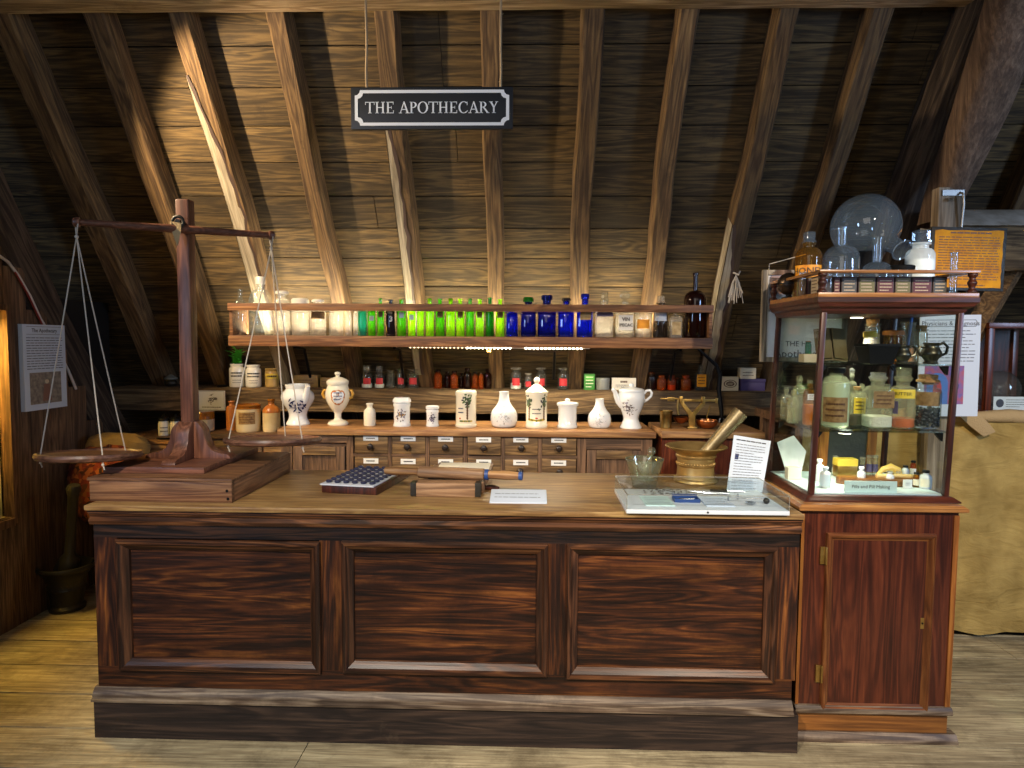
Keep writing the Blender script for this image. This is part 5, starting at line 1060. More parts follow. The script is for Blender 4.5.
# 1 blue-painted spouted urn
yb = 426; X = at_u(298)
p = smooth(pxprof([(11.5, 426), (11.6, 424.5), (9.3, 420), (8.8, 415.5), (10.6, 410.5), (14.6, 404), (16.4, 399), (15.6, 394.5), (12.6, 391), (11.4, 389.5)], yb), 5)
t = pot('drug_jar', 'white spouted urn painted with blue scrolls at the left of the drawer top', 'jar', None, X, UY, UZ, p + [(W(12.2, UY), W(38.5, UY)), (W(12.2, UY), W(41, UY))], 'porcelain', 40)
a = towards(X, UY); m = MB(); d = Vector((math.cos(a + .5), math.sin(a + .5), 0)); zb_ = W(24, UY)
m.tube([d * W(13, UY) + Vector((0, 0, W(24, UY))), d * W(17, UY) + Vector((0, 0, W(30, UY))), d * W(19, UY) + Vector((0, 0, W(37, UY))), d * W(20, UY) + Vector((0, 0, W(40, UY)))], [W(3.6, UY), W(3.2, UY), W(2.5, UY), W(2.6, UY)], 'porcelain', 14); m.build('spout', t)
rd = random.Random(2)
decorate(t, p, X, UY, [(da, W(yb - y, UY), W(w, UY), W(h, UY), r_, 'blue_ink') for da, y, w, h, r_ in [(-.1, 408, 17, 1.8, .05), (-.35, 402, 7, 1.6, .5), (.3, 402, 7, 1.6, -.5), (0, 405, 9, 1.5, 0), (-.3, 411, 5, 1.5, .8), (.25, 411, 5, 1.5, -.8), (.05, 413, 4, 1.6, 0), (-.55, 406, 3, 4, .4), (.5, 406, 3, 4, -.4), (-.5, 400, 5, 1.1, .9)]] + sprig(rd, W(yb - 406.5, UY), .55, W(5, UY), 26, ['blue_ink'], W(2.6, UY)))
# 2 goblet urn with cartouche
X = at_u(338)
p = smooth(pxprof([(10, 426), (10.4, 424.6), (9, 422.5), (4, 420), (3.4, 416), (4.2, 413), (8, 408), (11.4, 401), (12.4, 394), (10.8, 388), (10, 385)], yb), 5)
t = pot('drug_jar', 'grey-white goblet urn with a gold-edged cartouche, lid and two ears', 'jar', None, X, UY, UZ, p, 'cream_porcelain', 40, lid=smooth(pxprof([(10.8, 385), (11, 382), (9.4, 380), (4.5, 377.8), (2, 377), (2.2, 375.5)], yb), 3) + [(W(3.2, UY), W(yb - 374.5, UY)), (W(2.6, UY), W(yb - 372.5, UY)), (.001, W(yb - 372, UY))])
for s in (-1, 1):
    m = MB(); m.tube([Vector((s * W(u, UY), 0, W(yb - v, UY))) for u, v in ((11, 399), (14, 398), (15.5, 394.5), (14, 391), (11.3, 391))], W(1.5, UY), 'gold_ink', 10); m.build('handle', t)
sc_ = [(da, W(yb - y, UY), W(w, UY), W(h, UY), 0, mt) for da, y, w, h, mt in [(0, 397.5, 14, 16, 'orange_ink'), (-.3, 394.5, 7, 9, 'orange_ink'), (.3, 394.5, 7, 9, 'orange_ink')]]
decorate(t, p, X, UY, sc_, 'cartouche_border')
m = MB(); a = towards(X, UY)
for da, y, w, h in ((0, 397.2, 10.5, 12.2), (-.28, 395, 5, 6.5), (.28, 395, 5, 6.5)): m.blob(p, a + da, W(yb - y, UY), W(w, UY), W(h, UY), 0, 'porcelain', off=.003)
m.lines(lambda x, y: ((rad(p, y) + .0042) * math.cos(a + x / .075), (rad(p, y) + .0042) * math.sin(a + x / .075), y), -W(4, UY), W(4, UY), W(yb - 401, UY), W(yb - 391, UY), 3, 'blue_ink', .4, 5); m.build('cartouche', t, norm=False)
# 3 small cream bottle
X = at_u(370.5)
pot('stoneware_bottle', 'small plain cream stoneware bottle near the goblet urn', 'bottle', None, X, UY - .02, UZ, pxprof([(5.8, 426), (6, 425), (6, 413), (5.2, 410), (2.9, 408), (2.7, 405.5), (3.6, 404.8), (3.6, 403.5)], yb), 'cream_porcelain', 28)
# albarelli
def albarello(xc, hw_, yt, label, mats, ylid, seed, Y=UY - .02):
    X = at_u(xc, Y)
    p = pxprof([(hw_ * .98, 426), (hw_, 425), (hw_ * .92, 423), (hw_ * .9, 421), (hw_ * .9, ylid + 4.5), (hw_ * .98, ylid + 2.5), (hw_ * .98, ylid + 1), (hw_ * .86, ylid)], yb, Y)
    t = pot('albarello', label, 'jar', 'white painted drug jars on the drawer top', X, Y, UZ, p, 'porcelain', 36, lid=pxprof([(hw_ * .86, ylid), (hw_ * 1.03, ylid - .6), (hw_ * 1.03, ylid - 3), (hw_ * .8, yt), (0.01, yt - .3)], yb, Y))
    rd = random.Random(seed); decorate(t, p, X, Y, sprig(rd, W(yb - (ylid + 425) / 2, Y), .62, W((425 - ylid) * .3, Y), 44, mats, W(hw_ * .24, Y)) + [(0, W(yb - (ylid + 425) / 2, Y), W(hw_ * .95, Y), W(1.2, Y), 0, 'grey_ink')])
albarello(402, 9, 397, 'squat white lidded jar painted with a violet and grey wreath', ['violet_ink', 'grey_ink', 'gold_ink', 'grey_ink'], 402.5, 3)
albarello(432.5, 6.7, 405, 'smallest white lidded jar painted with a violet wreath', ['violet_ink', 'grey_ink', 'violet_ink'], 409, 6)
# tree jars
def tree_items(Y, yb, da, ytop, ybot, s, rd):
    o = [(da, W(yb - y, Y), W(1.9, Y), W(3.4, Y), .1, 'brown_ink') for y in [ytop + (ybot - ytop) * (.3 + .1 * k) for k in range(7)]]
    for k in range(46):
        o.append((da + rd.gauss(0, .2) * s, W(yb - (ytop + (ybot - ytop) * .22 + rd.gauss(0, 2.6)), Y), W(2.8, Y), W(1.5, Y), rd.uniform(0, PI), rd.choice(['green_ink', 'black_ink', 'grey_ink', 'green_ink'])))
    return o
Y = UY - .02; X = at_u(466, Y); rd = random.Random(11)
p = pxprof([(10.6, 426), (10.9, 425), (10.9, 423.5), (10.3, 422.8), (10.3, 395), (10.9, 394), (10.9, 391)], yb, Y)
t = pot('albarello', 'tall straight white jar painted with a single green tree', 'jar', None, X, Y, UZ, p, 'cream_porcelain', 40, lid=pxprof([(10.6, 391), (10.4, 390.2), (8.5, 389.2), (.01, 389)], yb, Y))
decorate(t, p, X, Y, tree_items(Y, yb, .12, 394, 419, 1, rd) + [(.0 + .12 * k, W(yb - 419.6, Y), W(4, Y), W(1.8, Y), 0, ['green_ink', 'yellow_ink', 'green_ink'][k % 3]) for k in range(-4, 5)] + [(-.6, W(yb - 417, Y), W(2, Y), W(2, Y), 0, 'red_ink')])
m = MB(); a = towards(X, Y); m.lines(lambda x, y: ((rad(p, y) + .002) * math.cos(a + x / .065), (rad(p, y) + .002) * math.sin(a + x / .065), y), -W(8.5, Y), -W(2.5, Y), W(yb - 413, Y), W(yb - 405, Y), 2, 'blue_ink', .45, 2, 0); m.build('painted_lettering', t, norm=False)
X = at_u(536.5, Y)
p = pxprof([(10.9, 427), (11.2, 426), (11.2, 424), (10.5, 423), (10.5, 396), (11.2, 394.5), (11.2, 392.5)], 427, Y)
t = pot('albarello', 'tallest white jar painted with two trees, pointed lid with a ball knob', 'jar', None, X, Y, UZ, p, 'cream_porcelain', 40, lid=pxprof([(11.4, 392.5), (11.6, 391), (9.5, 389.5), (5.5, 386), (2.8, 383.8), (1.6, 383)], 427, Y))
lid_ = [c for c in t.children if c.name.startswith('lid')][0]; MB().ball((0, 0, W(427 - 380, Y)), W(3.1, Y), 'cream_porcelain', 18, 12, sz=1.1).build('knob', lid_)
decorate(t, p, X, Y, tree_items(Y, 427, -.75, 396, 420, .8, rd) + tree_items(Y, 427, .75, 396, 420, .8, rd) + [(.14 * k, W(427 - 419.5 + abs(k) * .2, Y), W(4, Y), W(2.2, Y), 0, ['green_ink', 'yellow_ink', 'yellow_ink'][k % 3]) for k in range(-5, 6)] + [(0, W(427 - 417, Y), W(3, Y), W(1.6, Y), 0, 'red_ink')])
m = MB(); a = towards(X, Y); m.lines(lambda x, y: ((rad(p, y) + .002) * math.cos(a + x / .066), (rad(p, y) + .002) * math.sin(a + x / .066), y), -W(4.5, Y), W(4.5, Y), W(427 - 414.5, Y), W(427 - 406, Y), 2, 'grey_ink', .35, 3, 0); m.build('painted_lettering', t, norm=False)
# bulb bottles
for xc, hw_, yt, ym, lb_, seed, mats in ((504, 13.6, 392.5, 418, 'white long-necked bulb bottle covered in faint grey flowers', 21, ['grey_ink', 'pale_ink', 'pale_ink']), (599.5, 11.6, 399, 419.5, 'small blue-white bulb bottle with a grey crest left of the jug', 24, ['grey_ink', 'pale_ink', 'grey_ink'])):
    X = at_u(xc, Y); k = hw_ / 13.6
    p = smooth(pxprof([(hw_ * .72, 428), (hw_ * .9, 426), (hw_, ym + 1), (hw_ * .9, ym - 6 * k), (hw_ * .62, ym - 11 * k), (hw_ * .42, ym - 16 * k), (hw_ * .36, yt + 3), (hw_ * .37, yt + .6), (hw_ * .42, yt)], 428, Y), 4)
    t = pot('bulb_bottle', lb_, 'bottle', None, X, Y, UZ, p, 'porcelain', 40); rd = random.Random(seed)
    decorate(t, p, X, Y, [(da, z, w * .8, h * .35, r_, mt) for da, z, w, h, r_, mt in sprig(rd, W(428 - ym + 1, Y), .6, W(9 * k, Y), 46, mats, W(2.6 * k, Y))])
# plain lidded pot
X = at_u(567.5, Y)
p = pxprof([(10, 428), (10.3, 427), (10, 425.5), (9.3, 424.5), (9.2, 409), (9.6, 407.5), (9.6, 406)], 428, Y)
t = pot('lidded_pot', 'plain white cylindrical pot with a flat knobbed lid', 'pot', None, X, Y, UZ, p, 'porcelain', 40, lid=pxprof([(10.6, 406), (10.9, 405), (10.9, 403.5), (9, 402.6), (3, 402), (1.6, 401.6)], 428, Y))
lid_ = [c for c in t.children if c.name.startswith('lid')][0]; MB().ball((0, 0, W(428 - 400.6, Y)), W(2.7, Y), 'porcelain', 16, 10, sz=.7).build('knob', lid_)
# pouring jug
X = at_u(631, Y)
p = smooth(pxprof([(10.6, 429), (10.9, 427.8), (9, 424), (7.6, 420), (8.4, 415.5), (11.6, 407), (13.4, 400.5), (13.2, 396), (11.8, 392.4)], 429, Y), 5)
t = pot('pouring_jug', 'tall white lidded jug with spout, strap handle and a grey painted cartouche', 'jug', None, X, Y, UZ, p, 'porcelain', 40, lid=pxprof([(12.6, 392.4), (12.8, 391), (12.2, 389.8), (9.6, 388.8), (3, 387.9), (1.8, 387.4)], 429, Y))
lid_ = [c for c in t.children if c.name.startswith('lid')][0]; MB().ball((0, 0, W(429 - 386, Y)), W(2.6, Y), 'porcelain', 16, 10, sz=.8).build('knob', lid_)
V = lambda u, v, d=0: Vector((W(u, Y), d, W(429 - v, Y)))
MB().tube([V(-9, 406, -.01), V(-13, 402, -.02), V(-15.5, 397, -.025), V(-17, 392.5, -.03), V(-19.2, 389.6, -.035)], [W(4, Y), W(3.4, Y), W(2.6, Y), W(2.1, Y), W(2.2, Y)], 'porcelain', 14).build('spout', t)
MB().tube([V(12, 395), V(15, 391.5), V(18.5, 391), V(20.3, 393.5), V(19.5, 397), V(16, 400.5), V(12.6, 402.5)], W(1.35, Y), 'porcelain', 10).build('handle', t)
rd = random.Random(31); decorate(t, p, X, Y, [(da - .3, z, w, h * .6, r_, mt) for da, z, w, h, r_, mt in sprig(rd, W(429 - 408.5, Y), .5, W(6, Y), 46, ['grey_ink', 'violet_ink', 'grey_ink', 'brown_ink'], W(2.5, Y))] + [(-.3, W(429 - 407, Y), W(11, Y), W(.8, Y), 0, 'grey_ink'), (-.3, W(429 - 411, Y), W(11, Y), W(.8, Y), 0, 'grey_ink')])

# ================================================================== BRASS SCALES on the right-hand chest
VY = 3.85; VZ = AY(690, 431, VY).z
v0, v1 = AY(661, 436, VY).x, AY(764, 436, VY).x; vx = (v0 + v1) / 2
ch = T('side_chest', 'reddish chest with a pale plank top carrying the brass scales', 'chest', (vx, VY, 0))
MB().bx(v0 - vx, v1 - vx, -.02, .42, VZ - .04, VZ, 'drawer_top').build('top_board', ch, bevel=.005)
MB().bx(v0 - vx + .01, v1 - vx - .01, .02, .40, 0, VZ - .04, 'mahogany_z').build('carcass', ch)
m = MB(); m.box((0, 0, 0), (.62, .03, .05), 'case_wood', Matrix.Translation((.05, .005, VZ - .3)) @ Matrix.Rotation(R(40), 4, 'Y')); m.build('slanting_brace', ch, bevel=.003)
VM = VY + .12
def vxp(px): return AY(px, 418, VM).x
t = T('brass_beaker', 'dented brass beaker beside the brass balance', 'beaker', (vxp(666), VM, VZ)); r = W(6.6, VM); h = W(17.5, VM)
MB().lathe([(.001, .001), (r * .82, 0), (r * .86, h * .05), (r * .84, h * .1), (r * .92, h * .8), (r * .98, h * .84), (r * .95, h * .9), (r * 1.02, h), (r * .92, h), (r * .84, h * .6), (.001, h * .1)], 'old_brass', 28, cap=False).build('cup', t)
t = T('brass_balance', 'brass counter balance on a Y-shaped pillar with a copper dish', 'balance', (vxp(691.5), VM, VZ)); U = lambda px, py, d=0: Vector((vxp(px) - vxp(691.5), d, W(431.5 - py, VM)))
m = MB(); m.bx(-.03, .03, -.03, .03, 0, .012, 'old_brass'); m.build('foot', t, bevel=.003)
m = MB(); M0 = Matrix.Translation((0, .011, 0)) @ Matrix.Rotation(PI / 2, 4, 'X')
P2 = [U(688.5, 430.5), U(688.5, 418.5), U(680, 407), U(680, 402), U(683.5, 402), U(683.5, 406), U(692, 415.5), U(701, 405.5), U(701, 402), U(704.5, 402), U(704.5, 407), U(695, 418.5), U(695, 430.5)]
m.prism([(q.x, q.z) for q in P2], .022, 'brass', M0); m.build('pillar', t, bevel=.003)
m = MB(); m.bx(U(681, 0).x, U(716, 0).x, -.007, .007, U(0, 404.6).z, U(0, 402.2).z, 'brass'); m.bx(U(701, 0).x, U(704, 0).x, -.014, .014, U(0, 407).z, U(0, 399.6).z, 'brass'); m.bx(U(679, 0).x, U(682, 0).x, -.014, .014, U(0, 406).z, U(0, 399.6).z, 'brass'); m.bx(U(660, 0).x, U(681, 0).x, -.004, .004, U(0, 402.6).z, U(0, 401.4).z, 'brass'); m.bx(U(667, 0).x, U(674, 0).x, -.012, .012, U(0, 404.4).z, U(0, 400.4).z, 'old_brass'); m.bx(U(715, 0).x, U(717, 0).x, -.01, .01, U(0, 406).z, U(0, 401).z, 'brass'); bmm = m.build('beam', t, bevel=.001)
m = MB(); m.tube([U(678, 402), U(677.5, 410), U(678.5, 418)], .008, 'old_brass', 8); m.build('hanger', bmm)
m = MB(); rr = W(8, VM); m.lathe(smooth([(.001, 0), (rr * .6, .01), (rr, .04)]) + [(rr * .94, .04), (rr * .5, .016), (.001, .008)], 'copper', 28, c=U(681, 427)); m.build('small_dish', t)
m = MB(); rr = W(10.5, VM); c0 = U(707, 430.5); c0.z = .002; m.lathe(smooth([(.001, 0), (rr * .55, .002), (rr * .9, .02), (rr, .042), (rr * .98, .05)]) + [(rr * .93, .05), (rr * .85, .03), (.001, .014)], 'copper', 32, c=c0); m.tube([c0 + Vector((0, 0, .012)), c0 + Vector((.0, 0, W(12, VM))), U(710, 408)], .003, 'brass', 6); m.build('copper_dish', t)
# dark straps hanging by the chest
t = T('leather_strap', 'black strap with a steel buckle hanging from the bottle shelf end', 'strap', (AY(722, 390, 4.5).x, 4.5, AY(722, 352, 4.5).z)); B = lambda px, py: Vector((AY(px, py, 4.5).x - AY(722, 390, 4.5).x, 0, AY(px, py, 4.5).z - AY(722, 352, 4.5).z))
m = MB(); m.tube([B(697, 348), B(706, 356), B(716, 365), B(720, 374), B(719, 390), B(721, 408), B(722, 418)], [.008, .01, .013, .016, .016, .016, .012], 'iron', 8); m.build('band', t)
m = MB(); m.tube([B(720, 418), B(719, 424), B(723, 425), B(724, 419), B(721, 417)], .008, 'steel', 8); m.build('buckle', t)
t = T('string_tassel', 'frayed white string tassel tied to the broken rafter edge', 'tassel', AY(736, 275, 4.24)); rd = random.Random(8); t0 = t.location.copy()
m = MB()
for k in range(24): 
    a = rd.uniform(-.05, .05); m.tube([(0, 0, 0), (a * .5, rd.uniform(-.02, .02), -.05), (a, rd.uniform(-.02, .0), -.11 - rd.random() * .07)], .0025, 'cord', 4)
m.build('threads', t); MB().tube([(-.045, .07, .03), (-.01, 0, .012), (.01, -.01, .0), (.045, .07, .03)], .006, 'cord', 6).build('knot', t)

# ================================================================== ON THE COUNTER
def az(px, py): return AZ(px, py, CT)
# pill tray
a = az(331, 489); b = az(378, 494); c_ = az(397, 474); d_ = az(349, 470)
o_ = (a + b + c_ + d_) / 4; ex = ((b - a) + (c_ - d_)) / 2; ey = ((d_ - a) + (c_ - b)) / 2; rz = math.atan2(ex.y, ex.x); ex.z = 0; wx, wy = ex.length * .97, ey.length * .9
t = T('pill_tray', 'dark wooden tray set with rows of blue and white pill cups', 'tray', (o_.x + .035, o_.y - .075, CT), rz * .5); 
m = MB(); m.bx(-wx / 2, wx / 2, -wy / 2, wy / 2, 0, .034, 'case_wood'); m.build('tray_base', t, bevel=.004)
m = MB(); m.bx(-wx / 2 - .006, wx / 2 - .012, -wy / 2 - .006, wy / 2 - .01, .034, .040, 'pill_white'); m.build('top_plate', t, bevel=.002)
for i in range(6):
    for j in range(8):
        x = -wx / 2 + .02 + (wx - .052) * i / 5; y = -wy / 2 + .03 + (wy - .06) * j / 7
        MB().lathe([(.0005, .041), (.011, .041), (.0145, .046), (.0105, .052), (.0005, .053)], 'pill_blue', 12, c=(x, y, 0)).build('pill_cup', t)
# pill machine
a = az(413, 497); b = az(478, 497); cpt = (a + b) / 2
t = T('pill_machine', 'wooden pill-rolling machine with grooved bed and worn front block', 'pill machine', (cpt.x, cpt.y, CT)); hw = (b.x - a.x) / 2
m = MB(); m.bx(-hw, hw, 0, .075, 0, .058, 'pill_wood'); m.build('front_block', t, bevel=.004)
for s in (-1, 1): MB().bx(s * hw - .012, s * hw + .012, -.003, .05, .002, .060, 'dark_iron').build('end_plate', t, bevel=.002)
m = MB(); m.bx(-hw + .02, hw + .02, .075, .46, 0, .05, 'pill_wood'); m.build('bed', t, bevel=.003)
m = MB()
for k in range(24): x = -hw + .05 + (2 * hw - .06) * k / 23; m.bx(x - .003, x + .003, .08, .2, .05, .056, 'dark_iron')
m.build('groove_plate', t)
m = MB(); m.bx(-hw + .05, hw + .04, .26, .44, .0505, .066, 'pill_wood'); m.bx(-hw + .06, hw + .03, .27, .43, .066, .0675, 'paper_cream'); m.build('pill_board', t, bevel=.002)
zr_ = CT + .085
ra = AZ(384, 470, zr_); rb = AZ(521, 475.5, zr_)
rl = T('roller', 'long turned wooden roller with blue ends lying across the pill machine', 'roller', (ra + rb) / 2, math.atan2(rb.y - ra.y, rb.x - ra.x)); L = (rb - ra).length; 
m = MB(); m.tube([(-L * .24, 0, 0), (-L * .235, 0, 0), (L * .235, 0, 0), (L * .24, 0, 0)], [.022, .026, .026, .022], 'pill_wood', 18); m.build('barrel', rl)
for s in (-1, 1):
    MB().tube([(s * L * .24, 0, 0), (s * L * .26, 0, 0), (s * L * .40, 0, 0), (s * L * .49, 0, 0)], [.019, .017, .02, .016], 'drawer_top', 16).build('handle', rl)
for x in (L * .245, L * .485): MB().tube([(x, 0, 0), (x + L * .025, 0, 0)], .0235 if x < L * .3 else .0185, 'blue_box', 16).build('ferrule', rl)
rl.location.z = CT + .056 + .027
t = T('pill_spatula', 'thin dark spatula lying beside the pill machine on the counter', 'spatula', az(497, 490), R(-3)); m = MB(); m.bx(.0, .2, -.012, .012, 0.001, .006, 'dark_iron'); m.build('blade', t, bevel=.001); m = MB(); m.tube([(-.06, 0, .01), (-.02, 0, .012), (.01, 0, .008)], [.01, .013, .007], 'case_wood', 10); m.build('handle', t)
# caption card
a = az(489.5, 503.5); b = az(547, 504); q = (a + b) / 2; hw = (b.x - a.x) / 2
t = T('caption_card', 'blank white caption wedge lying on the counter in front of the pill machine', 'card', (q.x, q.y, CT)); m = MB()
m.prism([(0, 0), (.13, 0), (.13, .03), (0, .006)], 2 * hw, 'paper_blue', Matrix(((0, 0, 1, -hw), (1, 0, 0, 0), (0, 1, 0, 0), (0, 0, 0, 1))))
m.build('card', t, bevel=.001)
m = MB(); m.lines(lambda x, y: (x, y, .006 + .024 * y / .13 + .001), -hw * .85, hw * .85, .03, .1, 2, 'pale_ink', .3, 7); m.build('faint_print', t, norm=False)
# perspex box
a = az(627, 514.5); b = az(788, 514.5); hp = .074
bk_ = AZ(610, 475.5, CT + hp); y0 = (a.y + b.y) / 2; y1 = bk_.y; px0, px1 = a.x, b.x
pb = T('perspex_case', 'low clear acrylic display box on a pale base at the right of the counter', 'display case', ((px0 + px1) / 2, y0, CT)); hw = (px1 - px0) / 2; D_ = y1 - y0
MB().bx(-hw, hw, 0, D_, 0, .016, 'perspex_base').build('base', pb, bevel=.001)
m = MB(); th = .004
m.bx(-hw, hw, 0, th, .0165, hp - th, 'perspex'); m.bx(-hw, hw, D_ - th, D_, .0165, hp - th, 'perspex'); m.bx(-hw, -hw + th, th, D_ - th, .0165, hp - th, 'perspex'); m.bx(hw - th, hw, th, D_ - th, .0165, hp - th, 'perspex'); m.bx(-hw, hw, 0, D_, hp - th, hp, 'perspex'); m.build('cover', pb)
m = MB()
for e in ((-hw, hw, 0, .003, hp - .003, hp + .0005), (-hw, -hw + .003, 0, D_, hp - .003, hp + .0005), (hw - .003, hw, 0, D_, hp - .003, hp + .0005), (-hw, hw, D_ - .003, D_, hp - .003, hp + .0005), (-hw, -hw + .003, 0, .003, .016, hp), (hw - .003, hw, 0, .003, .016, hp)): m.bx(*e, 'glass_frost')
m.build('edge', pb)
MB().ball((0, -.001, .008), .004, 'iron', 8, 6).build('screw', pb)
zi = CT + .0165
def incase(px, py): return AZ(px, py, zi)
def flat_card(name, label, x0, x1, yf, yb_, mats, seed, th=.004):
    a = incase(x0, yf); b = incase(x1, yf); c = incase((x0 + x1) / 2, yb_); w = (b.x - a.x) / 2
    t = T(name, label, 'card', ((a.x + b.x) / 2, a.y, zi)); d = min(c.y - a.y, .16); m = MB(); m.bx(-w, w, 0, d, 0, th, mats); m.build('card', t)
    m = MB(); m.lines(lambda x, y: (x, y, th + .0006), -w * .8, w * .8, d * .15, d * .85, 4, 'pale_ink', .35, seed); m.build('print', t, norm=False)
flat_card('caption_card', 'blank mint-white card lying inside the acrylic box, left one', 646, 675, 506, 497, 'card_mint', 1)
flat_card('caption_card', 'white card with blue print inside the acrylic box, right one', 707, 735, 506.5, 497.5, 'paper_blue', 2)
a = incase(675, 502.5); b = incase(700, 502.5); w = (b.x - a.x) / 2
t = T('instrument_box', 'small open blue box holding a steel instrument inside the acrylic box', 'box', ((a.x + b.x) / 2, a.y, zi)); m = MB(); m.bx(-w, w, 0, .06, 0, .004, 'blue_box'); m.bx(-w, w, 0, .004, .004, .014, 'blue_box'); m.bx(-w, w, .056, .06, .004, .022, 'blue_box'); m.bx(-w, -w + .004, .004, .056, .004, .014, 'blue_box'); m.bx(w - .004, w, .004, .056, .004, .014, 'blue_box'); m.build('tray', t)
m = MB(); m.cyl((-w * .6, .02, .009), (w * .6, .024, .009), .005, 'steel', 10); m.ball((w * .6, .024, .01), .006, 'steel', 10, 8); m.build('instrument', t)
a = incase(750, 503); t = T('hand_balance', 'tiny steel hand balance with a dark weight inside the acrylic box', 'balance', (a.x, a.y, zi)); m = MB()
m.cyl((-.08, .02, .018), (.05, -.01, .018), .0028, 'steel', 8); m.cyl((-.08, .02, 0), (-.08, .02, .022), .004, 'steel', 8); m.cyl((-.03, .06, 0), (-.03, .06, .022), .004, 'steel', 8); m.build('beam', t)
MB().ball((.06, -.012, .0125), .0125, 'dark_iron', 14, 10).build('weight', t); MB().lathe([(.001, 0), (.016, .002), (.02, .008), (.001, .003)], 'steel', 16, c=(-.005, -.02, 0)).build('pan', t)
rd = random.Random(12); 
t = T('chain', 'coil of fine dark chain at the back of the acrylic box', 'chain', tuple(incase(668, 492.5)))
m = MB()
for k in range(34):
    a_ = k * .5; q = .018 + .0016 * k; c = Vector((math.cos(a_) * q * 1.5, math.sin(a_) * q, .004)); n_ = 8
    u = Vector((-math.sin(a_), math.cos(a_), .0)); v = Vector((math.cos(a_), math.sin(a_), 0)) if k % 2 else Vector((0, 0, 1))
    m.tube([c + u * (.007 * math.cos(2 * PI * i / n_)) + v * (.0035 * math.sin(2 * PI * i / n_)) for i in range(n_)], .0012, 'chain', 5, closed=True)
m.build('links', t)
for k, (px, py, lb_) in enumerate(((712, 494, 'bright steel tongs lying inside the acrylic box before the bronze mortar'), (727, 492, 'steel lancet lying inside the acrylic box behind the tongs'))):
    t = T('steel_tongs' if k == 0 else 'steel_lancet', lb_, 'tool', tuple(incase(px, py)), R(-18 + 10 * k)); m = MB()
    if k == 0:
        for s in (-1, 1): m.tube([(-.09, 0, .005), (-.02, s * .012, .005), (.07, s * .006, .005)], [.004, .003, .002], 'steel', 8)
    else: m.bx(-.07, .0, -.006, .006, .001, .009, 'dark_iron'); m.tube([(0, 0, .005), (.05, 0, .005), (.075, 0, .005)], [.004, .003, .0008], 'steel', 8)
    m.build('tool_body', t)
# glass mortar standing on the acrylic lid
gp = AZ(645, 486.5, CT); gp.y = max(gp.y, y1 + .1); gp.x = AY(644.5, 470, gp.y).x; GZ = CT; r = W(19, gp.y); h = AY(645, 459, gp.y).z - GZ
t = T('glass_mortar', 'clear glass mortar standing on the counter behind the acrylic box', 'mortar', (gp.x, gp.y, GZ)); m = MB()
m.lathe(smooth([(r * .62, 0), (r * .64, h * .08), (r * .66, h * .2), (r * .84, h * .6), (r * .98, h * .95), (r, h)], 3) + [(r * .93, h), (r * .9, h * .9), (r * .74, h * .5), (r * .5, h * .25), (.001, h * .2)], 'glass_thick', 36); m.build('bowl', t); MB().tube([(r * .97 * math.cos(2 * PI * i / 32), r * .97 * math.sin(2 * PI * i / 32), h) for i in range(32)], .0045, 'glass_thick', 8, closed=True).build('rim', t)
t = T('glass_pestle', 'clear glass pestle leaning in the glass mortar', 'pestle', (gp.x, gp.y, GZ + h * .27)); m = MB(); m.tube([(-r * .1, 0, .004), (r * .0, .0, h * .18), (r * .12, 0, h * .5), (r * .3, 0, h * .9)], [r * .26, r * .22, r * .13, r * .14], 'glass_thick', 16); m.ball((r * .36, 0, h * 1.02), r * .22, 'glass_thick', 16, 10); m.build('rod', t)
# bronze mortar and pestle on the counter behind the box
mp = AZ(697, 481, CT); MY = max(mp.y, y1 + .17); mx_ = AY(695.5, 470, MY).x
r = W(30.5, MY); h = AY(695, 446, MY).z - CT
t = T('bronze_mortar', 'large bell-mouthed bronze mortar behind the acrylic box', 'mortar', (mx_, MY, CT)); m = MB()
m.lathe([(r * .7, 0), (r * .72, h * .03), (r * .7, h * .08), (r * .62, h * .12), (r * .6, h * .2), (r * .585, h * .44), (r * .61, h * .46), (r * .615, h * .49), (r * .59, h * .51), (r * .6, h * .68), (r * .64, h * .7), (r * .65, h * .74), (r * .62, h * .77), (r * .68, h * .84), (r * .82, h * .92), (r * .97, h * .97), (r, h), (r * .97, h * 1.02), (r * .9, h), (r * .74, h * .92), (r * .56, h * .78), (r * .5, h * .4), (.001, h * .2)], 'bronze', 48); m.build('bowl', t)
m = MB()
for k in range(40): a_ = 2 * PI * k / 40; m.ball((r * .605 * math.cos(a_), r * .605 * math.sin(a_), h * .53), r * .035, 'bronze', 6, 4)
m.build('beaded_band', t)
tp = AY(741, 412, MY - .02); p0 = Vector((mx_ - r * .12, MY, CT + h * .36)); d = tp - p0
t = T('bronze_pestle', 'heavy greyish bronze pestle leaning in the bronze mortar', 'pestle', p0); L = d.length; u = d.normalized()
MB().tube([u * (L * k) for k in (0, .05, .15, .3, .6, .97, 1)], [.02, .033, .034, .027, .03, .037, .036], 'pestle_bronze', 20).build('shaft', t)
